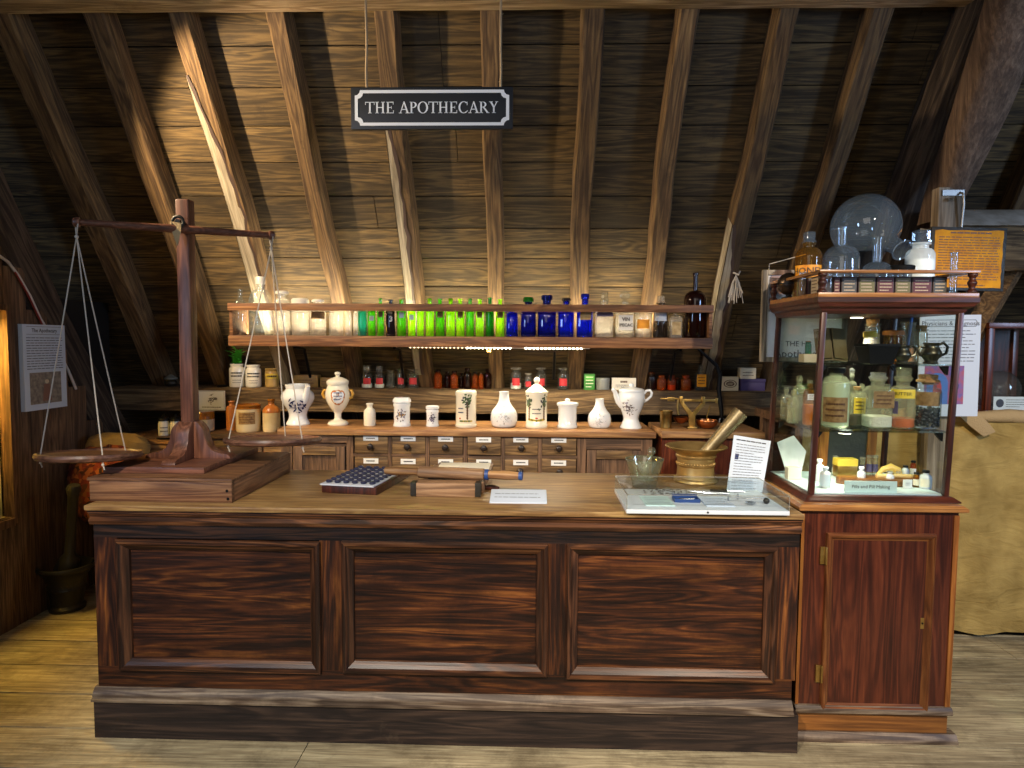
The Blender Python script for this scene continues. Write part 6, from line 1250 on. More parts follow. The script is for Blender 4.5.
# letter on a stand
SYY = y1 + .03
A_ = AY(726.5, 489, SYY); B_ = AY(762, 495, SYY); C_ = AY(771, 441, SYY + .06); D2 = AY(734, 435, SYY + .06)
t = T('letter_sheet', 'white printed sheet leaning upright behind the acrylic box', 'paper', (A_.x, SYY, GZ)); o = Vector((A_.x, SYY, GZ))
A_.z = GZ + .001; B_.z = GZ + .001
qa, qb, qc, qd = A_ - o, B_ - o, C_ - o, D2 - o; qc.y = .06; qd.y = .06
def bil(u, v): return qa * (1 - u) * (1 - v) + qb * u * (1 - v) + qc * u * v + qd * (1 - u) * v
m = MB(); n_ = ((qb - qa).cross(qd - qa)).normalized(); 
if n_.y > 0: n_ = -n_
vs = [bil(0, 0), bil(1, 0), bil(1, 1), bil(0, 1)]; m.add(vs + [v - n_ * .002 for v in vs], [(0, 1, 2, 3), (7, 6, 5, 4), (0, 4, 5, 1), (1, 5, 6, 2), (2, 6, 7, 3), (3, 7, 4, 0)], 'paper_blue'); m.build('sheet', t)
m = MB(); f = lambda u, v: bil(u, v) + n_ * .0012; m.lines(f, .1, .9, .04, .88, 17, 'grey_ink', .3, 3, .4); m.lines(f, .08, .9, .9, .96, 1, 'black_ink', .5, 5, .2); m.quad(f(.1, .58), f(.2, .58), f(.2, .68), f(.1, .68), 'blue_ink'); m.build('print', t, norm=False)
m = MB(); m.bx(.0, .19, -.014, .075, .0, .004, 'perspex'); m.add([Vector((.08, .02, .004)), Vector((.11, .02, .004)), Vector((.11, .07, .13)), Vector((.08, .07, .13)), Vector((.08, .024, .004)), Vector((.11, .024, .004)), Vector((.11, .074, .13)), Vector((.08, .074, .13))], [(0, 1, 2, 3), (7, 6, 5, 4), (0, 4, 5, 1), (1, 5, 6, 2), (2, 6, 7, 3), (3, 7, 4, 0)], 'perspex'); m.build('easel', t)
# ================================================================== INSIDE THE DISPLAY CABINET
def cpos(x0, x1, Y): return AY((x0 + x1) / 2, 400, Y).x, W(x1 - x0, Y) / 2
Y = 2.84
X, r = cpos(822.5, 848.5, Y); h = W(58, Y)
t = bottle('reagent_bottle', 'large bottle of pale green liquid with a brown label and black stopper in the cabinet', 'bottle', None, X, Y, zs2, h, r, 'glass_case', nr=.46, nh=.12, sh=.2, lab=('label_brown', .1, .52, .95, 'text'), fill=('pale_liquid', .78), stopper=('cap', 'iron', .3), seg=32)
X, r = cpos(850, 863, Y + .08); bottle('reagent_bottle', 'yellow-labelled bottle with dark liquid beside the large pale bottle', 'bottle', None, X, Y + .08, zs2, W(38, Y), r, 'glass_case', nr=.5, nh=.14, sh=.14, shape=.4, lab=('label_yellow', .32, .74, .95, 'text'), fill=('dark_liquid', .28), stopper=('cork', 'cork', .4))
X, r = cpos(865, 889.5, Y); bottle('reagent_bottle', 'square jar of white crystals with a brown label and square stopper', 'jar', None, X, Y, zs2, W(48, Y), r, 'glass_case', nr=.5, nh=.14, sh=.1, shape=.55, lab=('label_brown', .42, .76, .9, 'text'), fill=('powder', .24), stopper=('square', 'glass_frost', .5), seg=28)
X, r = cpos(891, 914, Y - .01); t = bottle('reagent_bottle', 'jar of orange-red liquid with a slanted yellow label lettered BUTTER', 'jar', None, X, Y - .01, zs2, W(48, Y), r, 'glass_case', nr=.52, nh=.14, sh=.1, lab=('label_yellow', .62, .8, 1.1, 'BUTTER', .5), fill=('amber_liquid', .2), stopper=('square', 'glass_case', .9), seg=28)
a = towards(X, Y); MB().patch([(r, 0), (r, 1)], W(48, Y) * .3, W(48, Y) * .56, a - 1, a - .3, 'violet_ink').build('torn_label', t, norm=False)
X, r = cpos(915, 939.5, Y); t = bottle('reagent_bottle', 'jar of black round pills with a brown label, rightmost of the cabinet row', 'jar', None, X, Y, zs2, W(45, Y), r, 'glass_clear', nr=.6, nh=.12, sh=.1, lab=('label_brown', .5, .8, 1.0), stopper=('square', 'cork', .5), seg=28)
m = MB(); rd = random.Random(4); rr = .0085
for k in range(110):
    a = rd.uniform(0, 2 * PI); q = (r * .93 - rr) * (1 if rd.random() < .7 else math.sqrt(rd.random())); m.ball((q * math.cos(a), q * math.sin(a), rr + .003 + rd.random() * (W(45, Y) * .46 - 2 * rr)), rr, 'black_ball', 8, 5)
o = m.build('pills', t); o['kind'] = 'stuff'
bk = [(781, 791, 388, 3.12, 'glass_case', 'slender clear bottle against the left pane of the cabinet'), (788, 799, 391, 2.98, 'glass_case', 'small square pale bottle inside the left pane, in front of the slender one'), (793, 804.5, 377, 3.08, 'glass_case', 'cream stoppered bottle behind the small square one in the cabinet'), (803.5, 815, 381, 2.88, 'glass_honey', 'honey-coloured bottle with a small white label by the left front post'),
      (846, 856, 372, 3.05, 'glass_case', 'pale bottle with a big round disc stopper behind the large pale bottle'), (857, 866, 384, 3.08, 'glass_case', 'clear back-row bottle behind the yellow-labelled one'), (882, 892, 384, 3.08, 'glass_case', 'clear back-row bottle between the crystal jar and the orange jar'), (908, 917, 387, 3.08, 'glass_case', 'clear back-row bottle between the orange jar and the black pills')]
for x0, x1, yt, Yb, g, lb_ in bk:
    X, r = cpos(x0, x1, Yb); yb_ = 342 + (1.6 - zs2) * F / Yb; h = W(yb_ - yt, Yb)
    bottle('dispensary_bottle', lb_, 'bottle', 'small dispensary bottles on the middle cabinet shelf', X, Yb, zs2, h, r, g, nr=.42, nh=.14, sh=.12, shape=.5 if x0 in (788, 803.5) else 0, stopper=('disc', 'glass_frost', 1.3) if x0 == 846 else ('square', 'glass_case', .7), lab=('label_white', .62, .76, .8, 'text') if x0 == 803.5 else None, fill=('yellow_liquid', .5) if x0 == 803.5 else None, seg=20)
# top shelf
Yt = 2.86
b0_ = AY(838, 342, Yt)
t = T('old_book', 'old open parchment book propped on the top glass shelf', 'book', (b0_.x, Yt + .04, zs1), R(-8))
w, h = W(15, Yt), W(36, Yt)
M = Matrix.Rotation(R(-28), 4, 'X') @ Matrix.Shear('XZ', 4, (0, 0)) 
for s, nm in ((-1, 0), (1, 1)):
    Mp = Matrix.Translation((0, 0, .012)) @ Matrix.Rotation(R(-26), 4, 'X') @ Matrix.Rotation(R(12 * s), 4, 'Z')
    MB().bx(0 if s > 0 else -w, w if s > 0 else 0, .0, .008, 0, h, 'leather', Mp).build('cover', t, bevel=.001)
    MB().bx(.002 if s > 0 else -w + .005, w - .005 if s > 0 else -.002, -.014, -.001, .004, h - .006, 'page', Mp).build('pages', t, bevel=.002)
X, r = cpos(860, 889, Yt - .03); hh = W(19, Yt)
t = T('black_trough', 'black rectangular dish wider at the rim on the top glass shelf', 'dish', (X, Yt - .03, zs1)); m = MB(); a_, b_ = r * .78, r
o = [(-1, -1), (1, -1), (1, 1), (-1, 1)]
def frus(m, wa, da, za, wb, db, zb, mat):
    v = [(x * wa, y * da, za) for x, y in o] + [(x * wb, y * db, zb) for x, y in o]; m.add(v, [(i, (i + 1) % 4, 4 + (i + 1) % 4, 4 + i) for i in range(4)], mat)
frus(m, a_, .045, .0, b_, .06, hh * .85, 'black'); frus(m, b_, .06, hh * .85, b_ * 1.05, .064, hh * .87, 'black'); frus(m, b_ * 1.05, .064, hh * .87, b_ * 1.05, .064, hh, 'black'); frus(m, b_ * 1.05, .064, hh, b_ * .9, .05, hh, 'black'); frus(m, b_ * .9, .05, hh, a_ * .9, .04, .01, 'black'); m.quad(*[(x * a_ * .9, y * .04, .01) for x, y in o], 'black'); m.quad(*[(x * a_, y * .045, 0) for x, y in o], 'black'); m.build('dish_body', t)
def vial(x0, x1, yt, Yv, Z, label, name='cork_vial', cat='bottle', g='glass_case', stop=('cork', 'cork', 1), **k):
    X, r = cpos(x0, x1, Yv); yb_ = 342 + (1.6 - Z) * F / Yv; h = W(yb_ - yt, Yv)
    return bottle(name, label, cat, k.pop('group', None), X, Yv, Z, h, r, g, stopper=stop, seg=20, **k)
vial(863, 876.5, 322, 3.08, zs1, 'tall clear jar closed with a broad cork behind the black dish', nr=.85, nh=.06, sh=.05, stop=('cork', 'cork', 1.1))
vial(861.5, 873.5, 333, 2.96, zs1, 'small jar with a bright yellow top just behind the black dish', 'yellow_jar', 'jar', 'glass_frost', ('cap', 'yellow_pad', 1.6), nr=.75, nh=.1, sh=.1)
vial(882, 899, 331, 3.06, zs1, 'wide jar with a yellow-orange lid between the dish and the beaker', 'yellow_jar', 'jar', 'glass_honey', ('cap', 'stone_orange', .8), nr=.85, nh=.1, sh=.06, fill=('yellow_liquid', .5))
vial(912.5, 924, 327, 3.04, zs1, 'clear vial with a tan cork beside the poster edge on the top shelf', nr=.85, nh=.08, sh=.05, stop=('cork', 'cork', 1.0))
X, r = cpos(899.5, 911.5, 3.04); h = W(39, 3.04); t = T('glass_beaker', 'glass beaker holding a blue stirring rod on the top shelf', 'beaker', (X, 3.04, zs1)); MB().lathe([(.001, .002), (r * .95, .0), (r, .006), (r, h * .95), (r * 1.08, h)], 'glass_case', 24, cap=False).build('glass', t); MB().lathe([(.001, .004), (r * .93, .004), (r * .93, h * .42), (.001, h * .42)], 'stone_orange', 20).build('contents', t)
X2 = X; t = T('glass_rod', 'blue glass stirring rod standing in the beaker', 'rod', (X2, 3.04, zs1 + h * .43)); m = MB(); m.tube([(.0, 0, 0), (.012, 0, W(28, 3.04))], .006, 'pic_blue', 10); m.build('rod_body', t)
def mug(x0, x1, yt, label, two=False):
    Ym = 2.80; X, r = cpos(x0, x1, Ym); yb_ = 342 + (1.6 - zs1) * F / Ym; h = W(yb_ - yt, Ym)
    t = T('pewter_cup', label, 'cup', (X, Ym, zs1)); p = smooth([(r * .7, 0), (r * .75, h * .06), (r * .62, h * .14), (r * .98, h * .4), (r, h * .55), (r * .72, h * .82), (r * .85, h)], 4)
    MB().lathe([(.001, .001)] + p + [(r * .78, h), (r * .65, h * .8), (r * .85, h * .5), (.001, h * .2)], 'pewter', 30, cap=False).build('cup_body', t)
    MB().tube([(r * .75, 0, h * .9), (r * 1.3, 0, h * 1.0), (r * 1.75, 0, h * .8), (r * 1.6, 0, h * .5), (r * .97, 0, h * .38)], .006, 'pewter', 8).build('handle', t)
    if two: MB().tube([(-r * .75, 0, h * .78), (-r * 1.25, 0, h * .8), (-r * 1.4, 0, h * .6), (-r * 1.2, 0, h * .4), (-r * .97, 0, h * .38)], .005, 'pewter', 8).build('handle', t)
mug(893, 908, 343, 'round pewter cup with one handle on the top shelf'); mug(920, 938, 340, 'larger pewter pot with handles on both sides, right end of the top shelf', True)
X, r = cpos(800, 814, 2.95); t = T('small_carton', 'small cream carton by the left pane on the top shelf', 'box', (X, 2.95, zs1)); MB().bx(-r, r, -.03, .03, 0, W(8, 2.95), 'cream_box').build('carton', t, bevel=.002)
vial(803.5, 809.5, 340, 3.08, zs1, 'thin blue glass vial behind the small cream carton', 'blue_vial', 'bottle', 'glass_teal', ('cork', 'cork', .5), nr=.7, nh=.1, sh=.06)
# bottom of the case
ZF = z2 + .0045
def fpos(px, py): return AZ(px, py, ZF)
a = fpos(845, 492.5); b = fpos(896, 492.5); w = (b.x - a.x) / 2; Yc = max((a.y + b.y) / 2, GF + .03)
t = T('caption_card', 'long mint card lettered Pills and Pill Making at the front of the cabinet', 'card', ((a.x + b.x) / 2, Yc, ZF)); hh = W(11.5, Yc); m = MB(); m.bx(-w, w, 0, .003, 0, hh, 'card_mint'); m.build('card', t)
m = MB(); m.text('Pills and Pill Making', hh * .42, 'text_ink', lambda x, y: (x, -.001, hh * .5 + y)); m.build('lettering', t, norm=False)
def vial2(px0, px1, yt, yb_, label, g='glass_case', stop=None, group='tiny pill bottles in the bottom of the cabinet', name='pill_bottle', **k):
    q = fpos((px0 + px1) / 2, yb_); Yv = min(max(q.y, GF + .04), GF + .40); X, r = cpos(px0, px1, Yv); h = W(yb_ - yt, Yv)
    return bottle(name, label, 'bottle', group, AY((px0 + px1) / 2, yb_, Yv).x, Yv, ZF, h * (.92 if stop else 1), r, g, stopper=stop, seg=18, **k)
vial2(814.5, 823.5, 458, 481, 'white bottle tucked behind the left front post of the cabinet', 'porcelain', ('cap', 'label_white', 1), nr=.45, nh=.2, sh=.16)
vial2(819.5, 830, 466, 487, 'flat oval bottle with a pale blue label in the front left corner', 'porcelain', ('cap', 'paper_blue', 1), nr=.4, nh=.16, sh=.2, lab=('paper_blue', .1, .68, 1))
vial2(832, 838.5, 450, 470, 'clear narrow vial left of the yellow tin', 'glass_case', ('cap', 'glass_frost', 1), nr=.6, nh=.16, sh=.14, fill=('powder', .4))
q = fpos(848, 474); hh = W(18, q.y); w = W(19, q.y) / 2; t = T('yellow_tin', 'yellow printed tin standing behind the wooden pill board', 'tin', (AY(848, 460, GF + .34).x, GF + .34, ZF)); MB().bx(-w, w, 0, .05, 0, hh * .62, 'brass').build('tin_body', t, bevel=.002); MB().bx(-w * 1.02, w * 1.02, -.002, .052, hh * .62, hh, 'yellow_pad').build('lid', t, bevel=.002)
for k, x in enumerate((859.5, 866.3, 872.2)): vial2(x, x + 5, 452 + (k == 0) * 2, 473, f'violet-labelled glass tube, {ORD[k]} of three from the left behind the pill board', 'glass_case', ('cap', 'glass_frost', 1), 'violet labelled tubes', 'pill_tube', nr=.8, nh=.08, sh=.04, lab=('violet_ink', .2, .6, 1.2))
a = fpos(829, 480); b = fpos(902, 480); t = T('pill_board', 'long reddish wooden pill board lying across the cabinet floor', 'board', ((a.x + b.x) / 2, GF + .2, ZF), R(-6)); w = (b.x - a.x) / 2
m = MB(); n_ = 28; pl_ = [(w * math.cos(2 * PI * i / n_) * (1 if abs(math.cos(2 * PI * i / n_)) < .9 else 1), .05 * math.sin(2 * PI * i / n_)) for i in range(n_)]; m.prism(pl_, .03, 'light_mahogany_x', Matrix.Identity(4)); m.build('board_body', t, bevel=.003)
m = MB(); m.tube([(w * .0, -.0, .035), (w * .5, .0, .04), (w * 1.0, 0, .036)], [.012, .009, .013], 'pale_wood', 12); m.build('pestle_handle', t)
vial2(857, 865, 466, 484, 'small white bottle in front of the pill board', 'porcelain', ('cap', 'label_white', 1), nr=.45, nh=.2, sh=.18)
vial2(885.5, 893.5, 471, 485, 'squat pale bottle right of the lettered card', 'porcelain', ('cap', 'glass_frost', 1), nr=.5, nh=.16, sh=.2)
vial2(894.5, 901, 471, 484, 'tiny clear bottle, second right of the lettered card', 'glass_frost', ('cap', 'glass_frost', 1), nr=.5, nh=.16, sh=.2)
vial2(901.5, 908.5, 465, 480, 'white bottle with a dark cap behind the tiny clear one', 'porcelain', ('cap', 'iron', 1), nr=.5, nh=.14, sh=.2)
vial2(910, 915.5, 460, 478, 'amber-topped vial with a white label before the curved horn', 'glass_amber', ('cap', 'iron', 1), nr=.6, nh=.12, sh=.1, lab=('label_white', .15, .6, 1))
vial2(913, 919, 472, 487, 'small black-capped bottle with a beige label beside the round one', 'glass_honey', ('cap', 'iron', 1), nr=.6, nh=.14, sh=.1, lab=('paper_cream', .15, .6, 1))
vial2(919.5, 931, 470, 488, 'round flattened bottle with a black cap in the front right corner', 'porcelain', ('cap', 'iron', 1), nr=.42, nh=.16, sh=.28, lab=('paper_cream', .12, .6, .8))
q = fpos(907.5, 488.5); t = T('price_tag', 'tiny white square card with a pale blue mark', 'card', (q.x, max(q.y, GF + .03), ZF)); w = W(9, q.y) / 2; MB().bx(-w, w, 0, .002, 0, w * 2, 'label_white').lines(lambda x, y: (x, -.001, y), -w * .5, w * .5, w * .6, w * 1.4, 2, 'pale_ink', .5, 3).build('card', t, norm=False)
q = fpos(918, 474); t = T('cow_horn', 'curved yellow horn lying behind the dark-capped bottles', 'horn', (kx + gx1 - .085, GF + .3, ZF + .022)); m = MB(); m.tube([(-.05, 0, 0), (-.02, .01, .022), (.015, .01, .033), (.04, 0, .02), (.046, -.005, -.002)], [.006, .013, .018, .018, .013], 'horn', 14); m.build('horn_body', t)
# left side of the case floor
PYY = 3.1; q = AY(792, 470, PYY); t = T('parchment_sheet', 'curled white parchment sheet standing inside the left pane', 'paper', (q.x, PYY, ZF)); G = lambda px, py: Vector((AY(px, py, PYY).x - q.x, 0, AY(px, py, PYY).z - ZF))
m = MB(); P4 = [G(787, 468), G(801, 468), G(808, 452), G(798, 437), G(781, 444)]; P4[0].z = P4[1].z = 0
for i, v in enumerate(P4): v.y = (.0, .0, .02, .05, .05)[i]
m.add(P4 + [v + Vector((0, .002, 0)) for v in P4], [(0, 1, 2, 3, 4), (9, 8, 7, 6, 5)] + [(i, (i + 1) % 5, 5 + (i + 1) % 5, 5 + i) for i in range(5)], 'paper'); m.build('sheet', t)
q = fpos(790, 475); t = T('small_carton', 'small white carton at the foot of the parchment sheet', 'box', (AY(793, 470, 3.0).x, 3.0, ZF)); w = W(13, 3.0) / 2; MB().bx(-w, w, -.02, .02, 0, W(12, 3.0), 'paper_cream').build('carton', t, bevel=.002)
# ================================================================== TOP OF THE CABINET
bxs = [(834, 840, 'maroon_label'), (841.5, 857, 'slate_label'), (858.5, 875.5, 'olive_label'), (877, 894, 'maroon_label'), (895, 911, 'olive_label'), (912, 932, 'maroon_label'), (933, 947, 'slate_label')]
for i, (x0, x1, mt) in enumerate(bxs):
    Yb = GF + .045; a = AY(x0, 285, Yb).x; b = AY(x1, 285, Yb).x; w = (b - a) / 2; hh = AY(x0, 276.5, Yb).z - ZTOP
    t = T('spice_tin', f'small labelled tin behind the cabinet rail, {ORD[i]} from the left', 'tin', ((a + b) / 2, Yb, ZTOP), 0, 'labelled tins behind the cabinet rail')
    MB().bx(-w, w, 0, .06, 0, hh, 'dark_label').build('tin_body', t, bevel=.002)
    m = MB(); m.bx(-w * .88, w * .88, -.001, 0, hh * .08, hh * .9, mt); m.lines(lambda x, y: (x, -.002, y), -w * .7, w * .7, hh * .12, hh * .85, 4, 'label_print', .5, i); m.build('printed_label', t, norm=False)
for i, yy in enumerate((.1, .2, .3)):
    t = T('spice_tin', f'small labelled tin along the left rail of the cabinet top, {ORD[i]} from the front', 'tin', (kx + gx0 + .035, GF + yy, ZTOP), 0, 'labelled tins behind the cabinet rail'); hh = .075
    MB().bx(0, .06, -.036, .036, 0, hh, 'dark_label').build('tin_body', t, bevel=.002)
    m = MB(); m.bx(-.001, 0, -.032, .032, hh * .08, hh * .9, ['cream_box', 'maroon_label', 'olive_label'][i]); m.lines(lambda x, y: (-.002, -x, y), -.026, .026, hh * .12, hh * .85, 4, 'brown_ink', .5, i); m.build('printed_label', t, norm=False)
def tall(name, label, x0, x1, yt, Yv, g, cat='bottle', **k):
    X = AY((x0 + x1) / 2, 260, Yv).x; r = W(x1 - x0, Yv) / 2; h = AY((x0 + x1) / 2, yt, Yv).z - ZTOP
    return bottle(name, label, cat, None, X, Yv, ZTOP, h, r, g, seg=32, **k), X, r, h
tall('storage_jar', 'brown glass jar with a square stopper and an orange label lettered HONEY', 796, 821, 243, 3.0, 'glass_honey', 'jar', nr=.4, nh=.08, sh=.2, stopper=('square', 'glass_sky', 1), lab=('label_orange', .36, .58, 1.15, 'HONEY', .75))
tall('glass_carboy', 'large clear carboy with a narrow neck in front of the glass globe', 824.5, 858, 227, 2.97, 'glass_sky', nr=.26, nh=.26, sh=.2)
tall('glass_flask', 'shorter clear flask with a long neck to the right of the carboy', 863, 891, 237, 2.88, 'glass_sky', nr=.3, nh=.42, sh=.2)
tall('storage_jar', 'milky white glass jar with a square clear stopper on the cabinet top', 907, 933, 243, 3.06, 'glass_milk', 'jar', nr=.55, nh=.1, sh=.14, stopper=('square', 'glass_sky', .8), fill=('label_white', .7))
tall('storage_jar', 'low jar with a black domed lid behind the cabinet rail', 891, 911, 268, 2.86, 'glass_sky', 'jar', nr=.9, nh=.1, sh=.05, stopper=('cap', 'black', .5))
tall('measuring_cylinder', 'thin blue-tinted measuring cylinder at the right corner of the cabinet top', 951, 957.5, 252, 2.755, 'glass_sky', 'cylinder', nr=.95, nh=.02, sh=.01)
tall('test_tube', 'glass tube holding a tan wooden stick at the left corner of the cabinet top', 800, 806.5, 272, 2.88, 'glass_sky', 'tube', nr=.95, nh=.02, sh=.01, fill=('cork', .7))
tall('measuring_cylinder', 'short clear measuring glass by the left front post of the rail', 824.5, 833, 270, 2.765, 'glass_sky', 'cylinder', nr=.95, nh=.02, sh=.01)
GYY = 3.09; gc = AY(865.5, 227, GYY); gr_ = W(31.5, GYY)
t = T('globe_stand', 'low black stand under the glass globe', 'stand', (gc.x, GYY, ZTOP)); zz = gc.z - gr_ - ZTOP
MB().lathe([(.07, 0), (.07, .012), (.05, .03), (.045, zz * .6), (.085, zz + .03), (.078, zz + .03), (.03, zz * .7), (.001, zz * .7)], 'iron', 32).build('stand_body', t)
t = T('glass_globe', 'large round glass receiver globe with a wide neck pointing down right', 'flask', tuple(gc)); m = MB()
d = Vector((AY(902, 250, GYY - .2).x - gc.x, -.2, AY(902, 250, GYY - .2).z - gc.z)); L = d.length; u = d.normalized(); q = u.to_track_quat('Z', 'Y').to_matrix().to_4x4()
p = [(gr_ * math.sin(PI * i / 30), -gr_ * math.cos(PI * i / 30)) for i in range(28)]; p = [(max(r_, .0005), z) for r_, z in p if not (z > gr_ * .8)]
m.lathe(p + [(gr_ * .36, gr_ * .98), (gr_ * .25, gr_ * 1.12), (gr_ * .23, L * .9), (gr_ * .29, L), (gr_ * .32, L * 1.005), (gr_ * .30, L * 1.012), (gr_ * .26, L)], 'glass_sky', 48, M=q, cap=False); m.build('globe_body', t)
gi = AY(789, 284, 3.06); t = T('iron_globe', 'dark seamed metal ball on a short foot, back left of the cabinet top', 'ball', (gi.x, 3.06, ZTOP)); r = W(11, 3.06)
MB().ball((0, 0, gi.z - ZTOP), r, 'iron_globe', 28, 18).build('ball_body', t); MB().lathe([(r * 1.005, -.003), (r * 1.02, 0), (r * 1.005, .003)], 'iron', 28, c=(0, 0, gi.z - ZTOP), cap=False).build('seam', t); MB().lathe([(.03, 0), (.03, .006), (.012, .012), (.012, gi.z - ZTOP - r * .95)], 'iron', 18).build('foot', t)
# framed print behind the cabinet
FY = GF + .51 + .02; a = AY(761, 362, FY); b = AY(850, 270, FY); w = (b.x - a.x) / 2; hh = b.z - a.z
t = T('framed_print', 'grey-framed print with ink sketches and lettering behind the cabinet', 'picture', ((a.x + b.x) / 2, FY, a.z)); fw = .024
m = MB(); m.bx(-w, -w + fw, 0, .03, 0, hh, 'grey_frame'); m.bx(w - fw, w, 0, .03, 0, hh, 'grey_frame'); m.bx(-w + fw, w - fw, 0, .03, 0, fw, 'grey_frame'); m.bx(-w + fw, w - fw, 0, .03, hh - fw, hh, 'grey_frame'); m.build('frame', t, bevel=.003)
m = MB(); m.bx(-w + fw, w - fw, .012, .022, fw, hh - fw, 'paper'); m.bx(-w + fw + .008, w - fw - .008, .010, .012, hh * .55, hh - fw - .012, 'pic_sketch'); m.build('print_sheet', t)
m = MB(); XL = AY(786, 345, FY).x - (a.x + b.x) / 2
z1_, z2_ = AY(790, 344, FY).z - a.z, AY(790, 354, FY).z - a.z
m.text('THE H', .036, 'text_ink', lambda x, y: (XL + x, .0105, y + z1_), 'LEFT'); m.text('Apothecary', .052, 'text_ink', lambda x, y: (XL - .05 + x, .0105, y + z2_), 'LEFT'); m.build('lettering', t, norm=False)
m = MB(); m.tube([(-w + .03, .015, hh - .004), (-w + .03, .012, hh + .03)], .003, 'steel', 6); m.tube([(-w + .03, .012, hh + .028), (-w + .2, .012, hh + .075)], .0022, 'cord', 5); m.build('hanging_string', t)
# orange notice and poster on the post
NY = 3.47; q = AY(967, 259, NY); w = W(72, NY) / 2; hh = W(61, NY)
t = T('orange_notice', 'orange parchment notice on a black board hanging from the iron hook', 'notice', (q.x, NY, q.z - hh / 2)); t.rotation_euler = (0, R(1.2), 0)
m = MB(); m.bx(-w, w, 0, .014, 0, hh, 'dark_iron'); m.build('backing_board', t, bevel=.002)
m = MB(); rd = random.Random(6); n_ = 40; pts = []
for i in range(n_):
    s = i / n_ * 4; k = int(s); f = s - k; c = [(-1, -1), (1, -1), (1, 1), (-1, 1)]; x = c[k][0] + (c[(k + 1) % 4][0] - c[k][0]) * f; y = c[k][1] + (c[(k + 1) % 4][1] - c[k][1]) * f
    pts.append((x * w * .92 * rd.uniform(.97, 1.0), -.0012, hh * .5 + y * hh * .46 * rd.uniform(.96, 1.0)))
m.add(pts, [tuple(range(n_))], 'gold_sheet'); m.build('parchment', t, norm=False)
m = MB(); f = lambda x, y: (x, -.002, y); m.lines(f, -w * .8, w * .84, hh * .16, hh * .86, 17, 'gold_text', .5, 4, .1); m.lines(f, -w * .5, w * .6, hh * .88, hh * .94, 1, 'gold_text', .6, 5, .1); m.lines(f, -w * .3, w * .5, hh * .06, hh * .11, 1, 'gold_text', .5, 6, .1); m.build('lettering', t, norm=False)
NY = 3.462; a = AY(917, 416, NY); b = AY(982.5, 315, NY); w = (b.x - a.x) / 2; hh = b.z - a.z
t = T('information_poster', 'tall white poster headed Physicians and Diagnosis with an arched picture', 'poster', ((a.x + b.x) / 2, NY, a.z)); t.rotation_euler = (0, R(-.6), 0)
m = MB(); m.bx(-w, w, 0, .006, 0, hh, 'paper_blue'); m.build('board', t); f = lambda x, y: (x, -.0012, y)
m = MB(); m.text('Physicians & Diagnosis', hh * .062, 'text_ink', lambda x, y: (x, -.0012, hh * .915 + y))
for zz in (hh * .885, hh * .95): m.quad(f(-w * .85, zz - .0012), f(w * .82, zz - .0012), f(w * .82, zz + .0012), f(-w * .85, zz + .0012), 'text_ink')
m.tube([(w * .82, -.0012, hh * .885), (w * .9, -.0012, hh * .9175), (w * .82, -.0012, hh * .95)], .0012, 'text_ink', 4); m.lines(f, -w * .85, w * .85, hh * .53, hh * .86, 10, 'text_ink', .3, 9); m.build('lettering', t, norm=False)
m = MB(); m.bx(-w * .8, w * .5, -.001, 0, hh * .12, hh * .5, 'pic_red'); n_ = 20; xa, xb = -w * .72, -w * .02
m.add([f(xa, hh * .12), f(xb, hh * .12)] + [((xa + xb) / 2 + (xb - xa) / 2 * math.cos(PI * i / n_), -.0014, hh * .33 + hh * .1 * math.sin(PI * i / n_)) for i in range(n_ + 1)], [tuple(range(n_ + 3))], 'pic_blue')
m.add([(w * .22 + .018 * math.cos(a_), -.0016, hh * .3 + .03 * math.sin(a_)) for a_ in [2 * PI * i / 16 for i in range(16)]], [tuple(range(16))], 'blue_ink'); m.add([(-w * .37 + .022 * math.cos(a_), -.0018, hh * .27 + .05 * math.sin(a_)) for a_ in [2 * PI * i / 16 for i in range(16)]], [tuple(range(16))], 'red_ink'); m.build('picture', t, norm=False)
# glazed case on the bench
a = AY(985, 411, 3.67); b = AY(1062, 323, 3.67); w = (b.x - a.x) / 2; hh = b.z - zb; bc = ((a.x + b.x) / 2, 3.67, zb)
t = T('glazed_case', 'mahogany glazed table case on the burlap bench at the right edge', 'display case', bc); D_ = .34; fw = .032
MB().bx(-w, w, 0, D_, 0, .06, 'mahogany_x').build('base', t, bevel=.003); MB().bx(-w - .006, w + .006, -.008, D_ + .006, hh - .03, hh, 'mahogany_x').build('top', t, bevel=.003)
for x in (-w, w - fw):
    for y in (0, D_ - fw): MB().bx(x, x + fw, y, y + fw, .06, hh - .03, 'mahogany_z').build('corner_post', t, bevel=.003)
MB().bx(-w + fw, w - fw, .008, .011, .06, hh - .03, 'glass_pane').build('pane', t); MB().bx(-w + fw, w - fw, D_ - .012, D_ - .004, .06, hh - .03, 'case_wood').build('back_board', t)
q = AY(1003, 355, 3.82); r = W(18.5, 3.82); t = T('round_flask', 'round-bottomed glass flask lying in the glazed case', 'flask', (q.x, 3.84, zb + .0605 + r)); m = MB(); m.lathe([(max(r * math.sin(PI * i / 20), .0005), -r * math.cos(PI * i / 20)) for i in range(18)] + [(r * .3, r * 1.05), (r * .3, r * 1.35), (r * .38, r * 1.4)], 'glass_clear', 36, M=Matrix.Rotation(R(-48), 4, 'Y'), cap=False); m.build('flask_body', t)
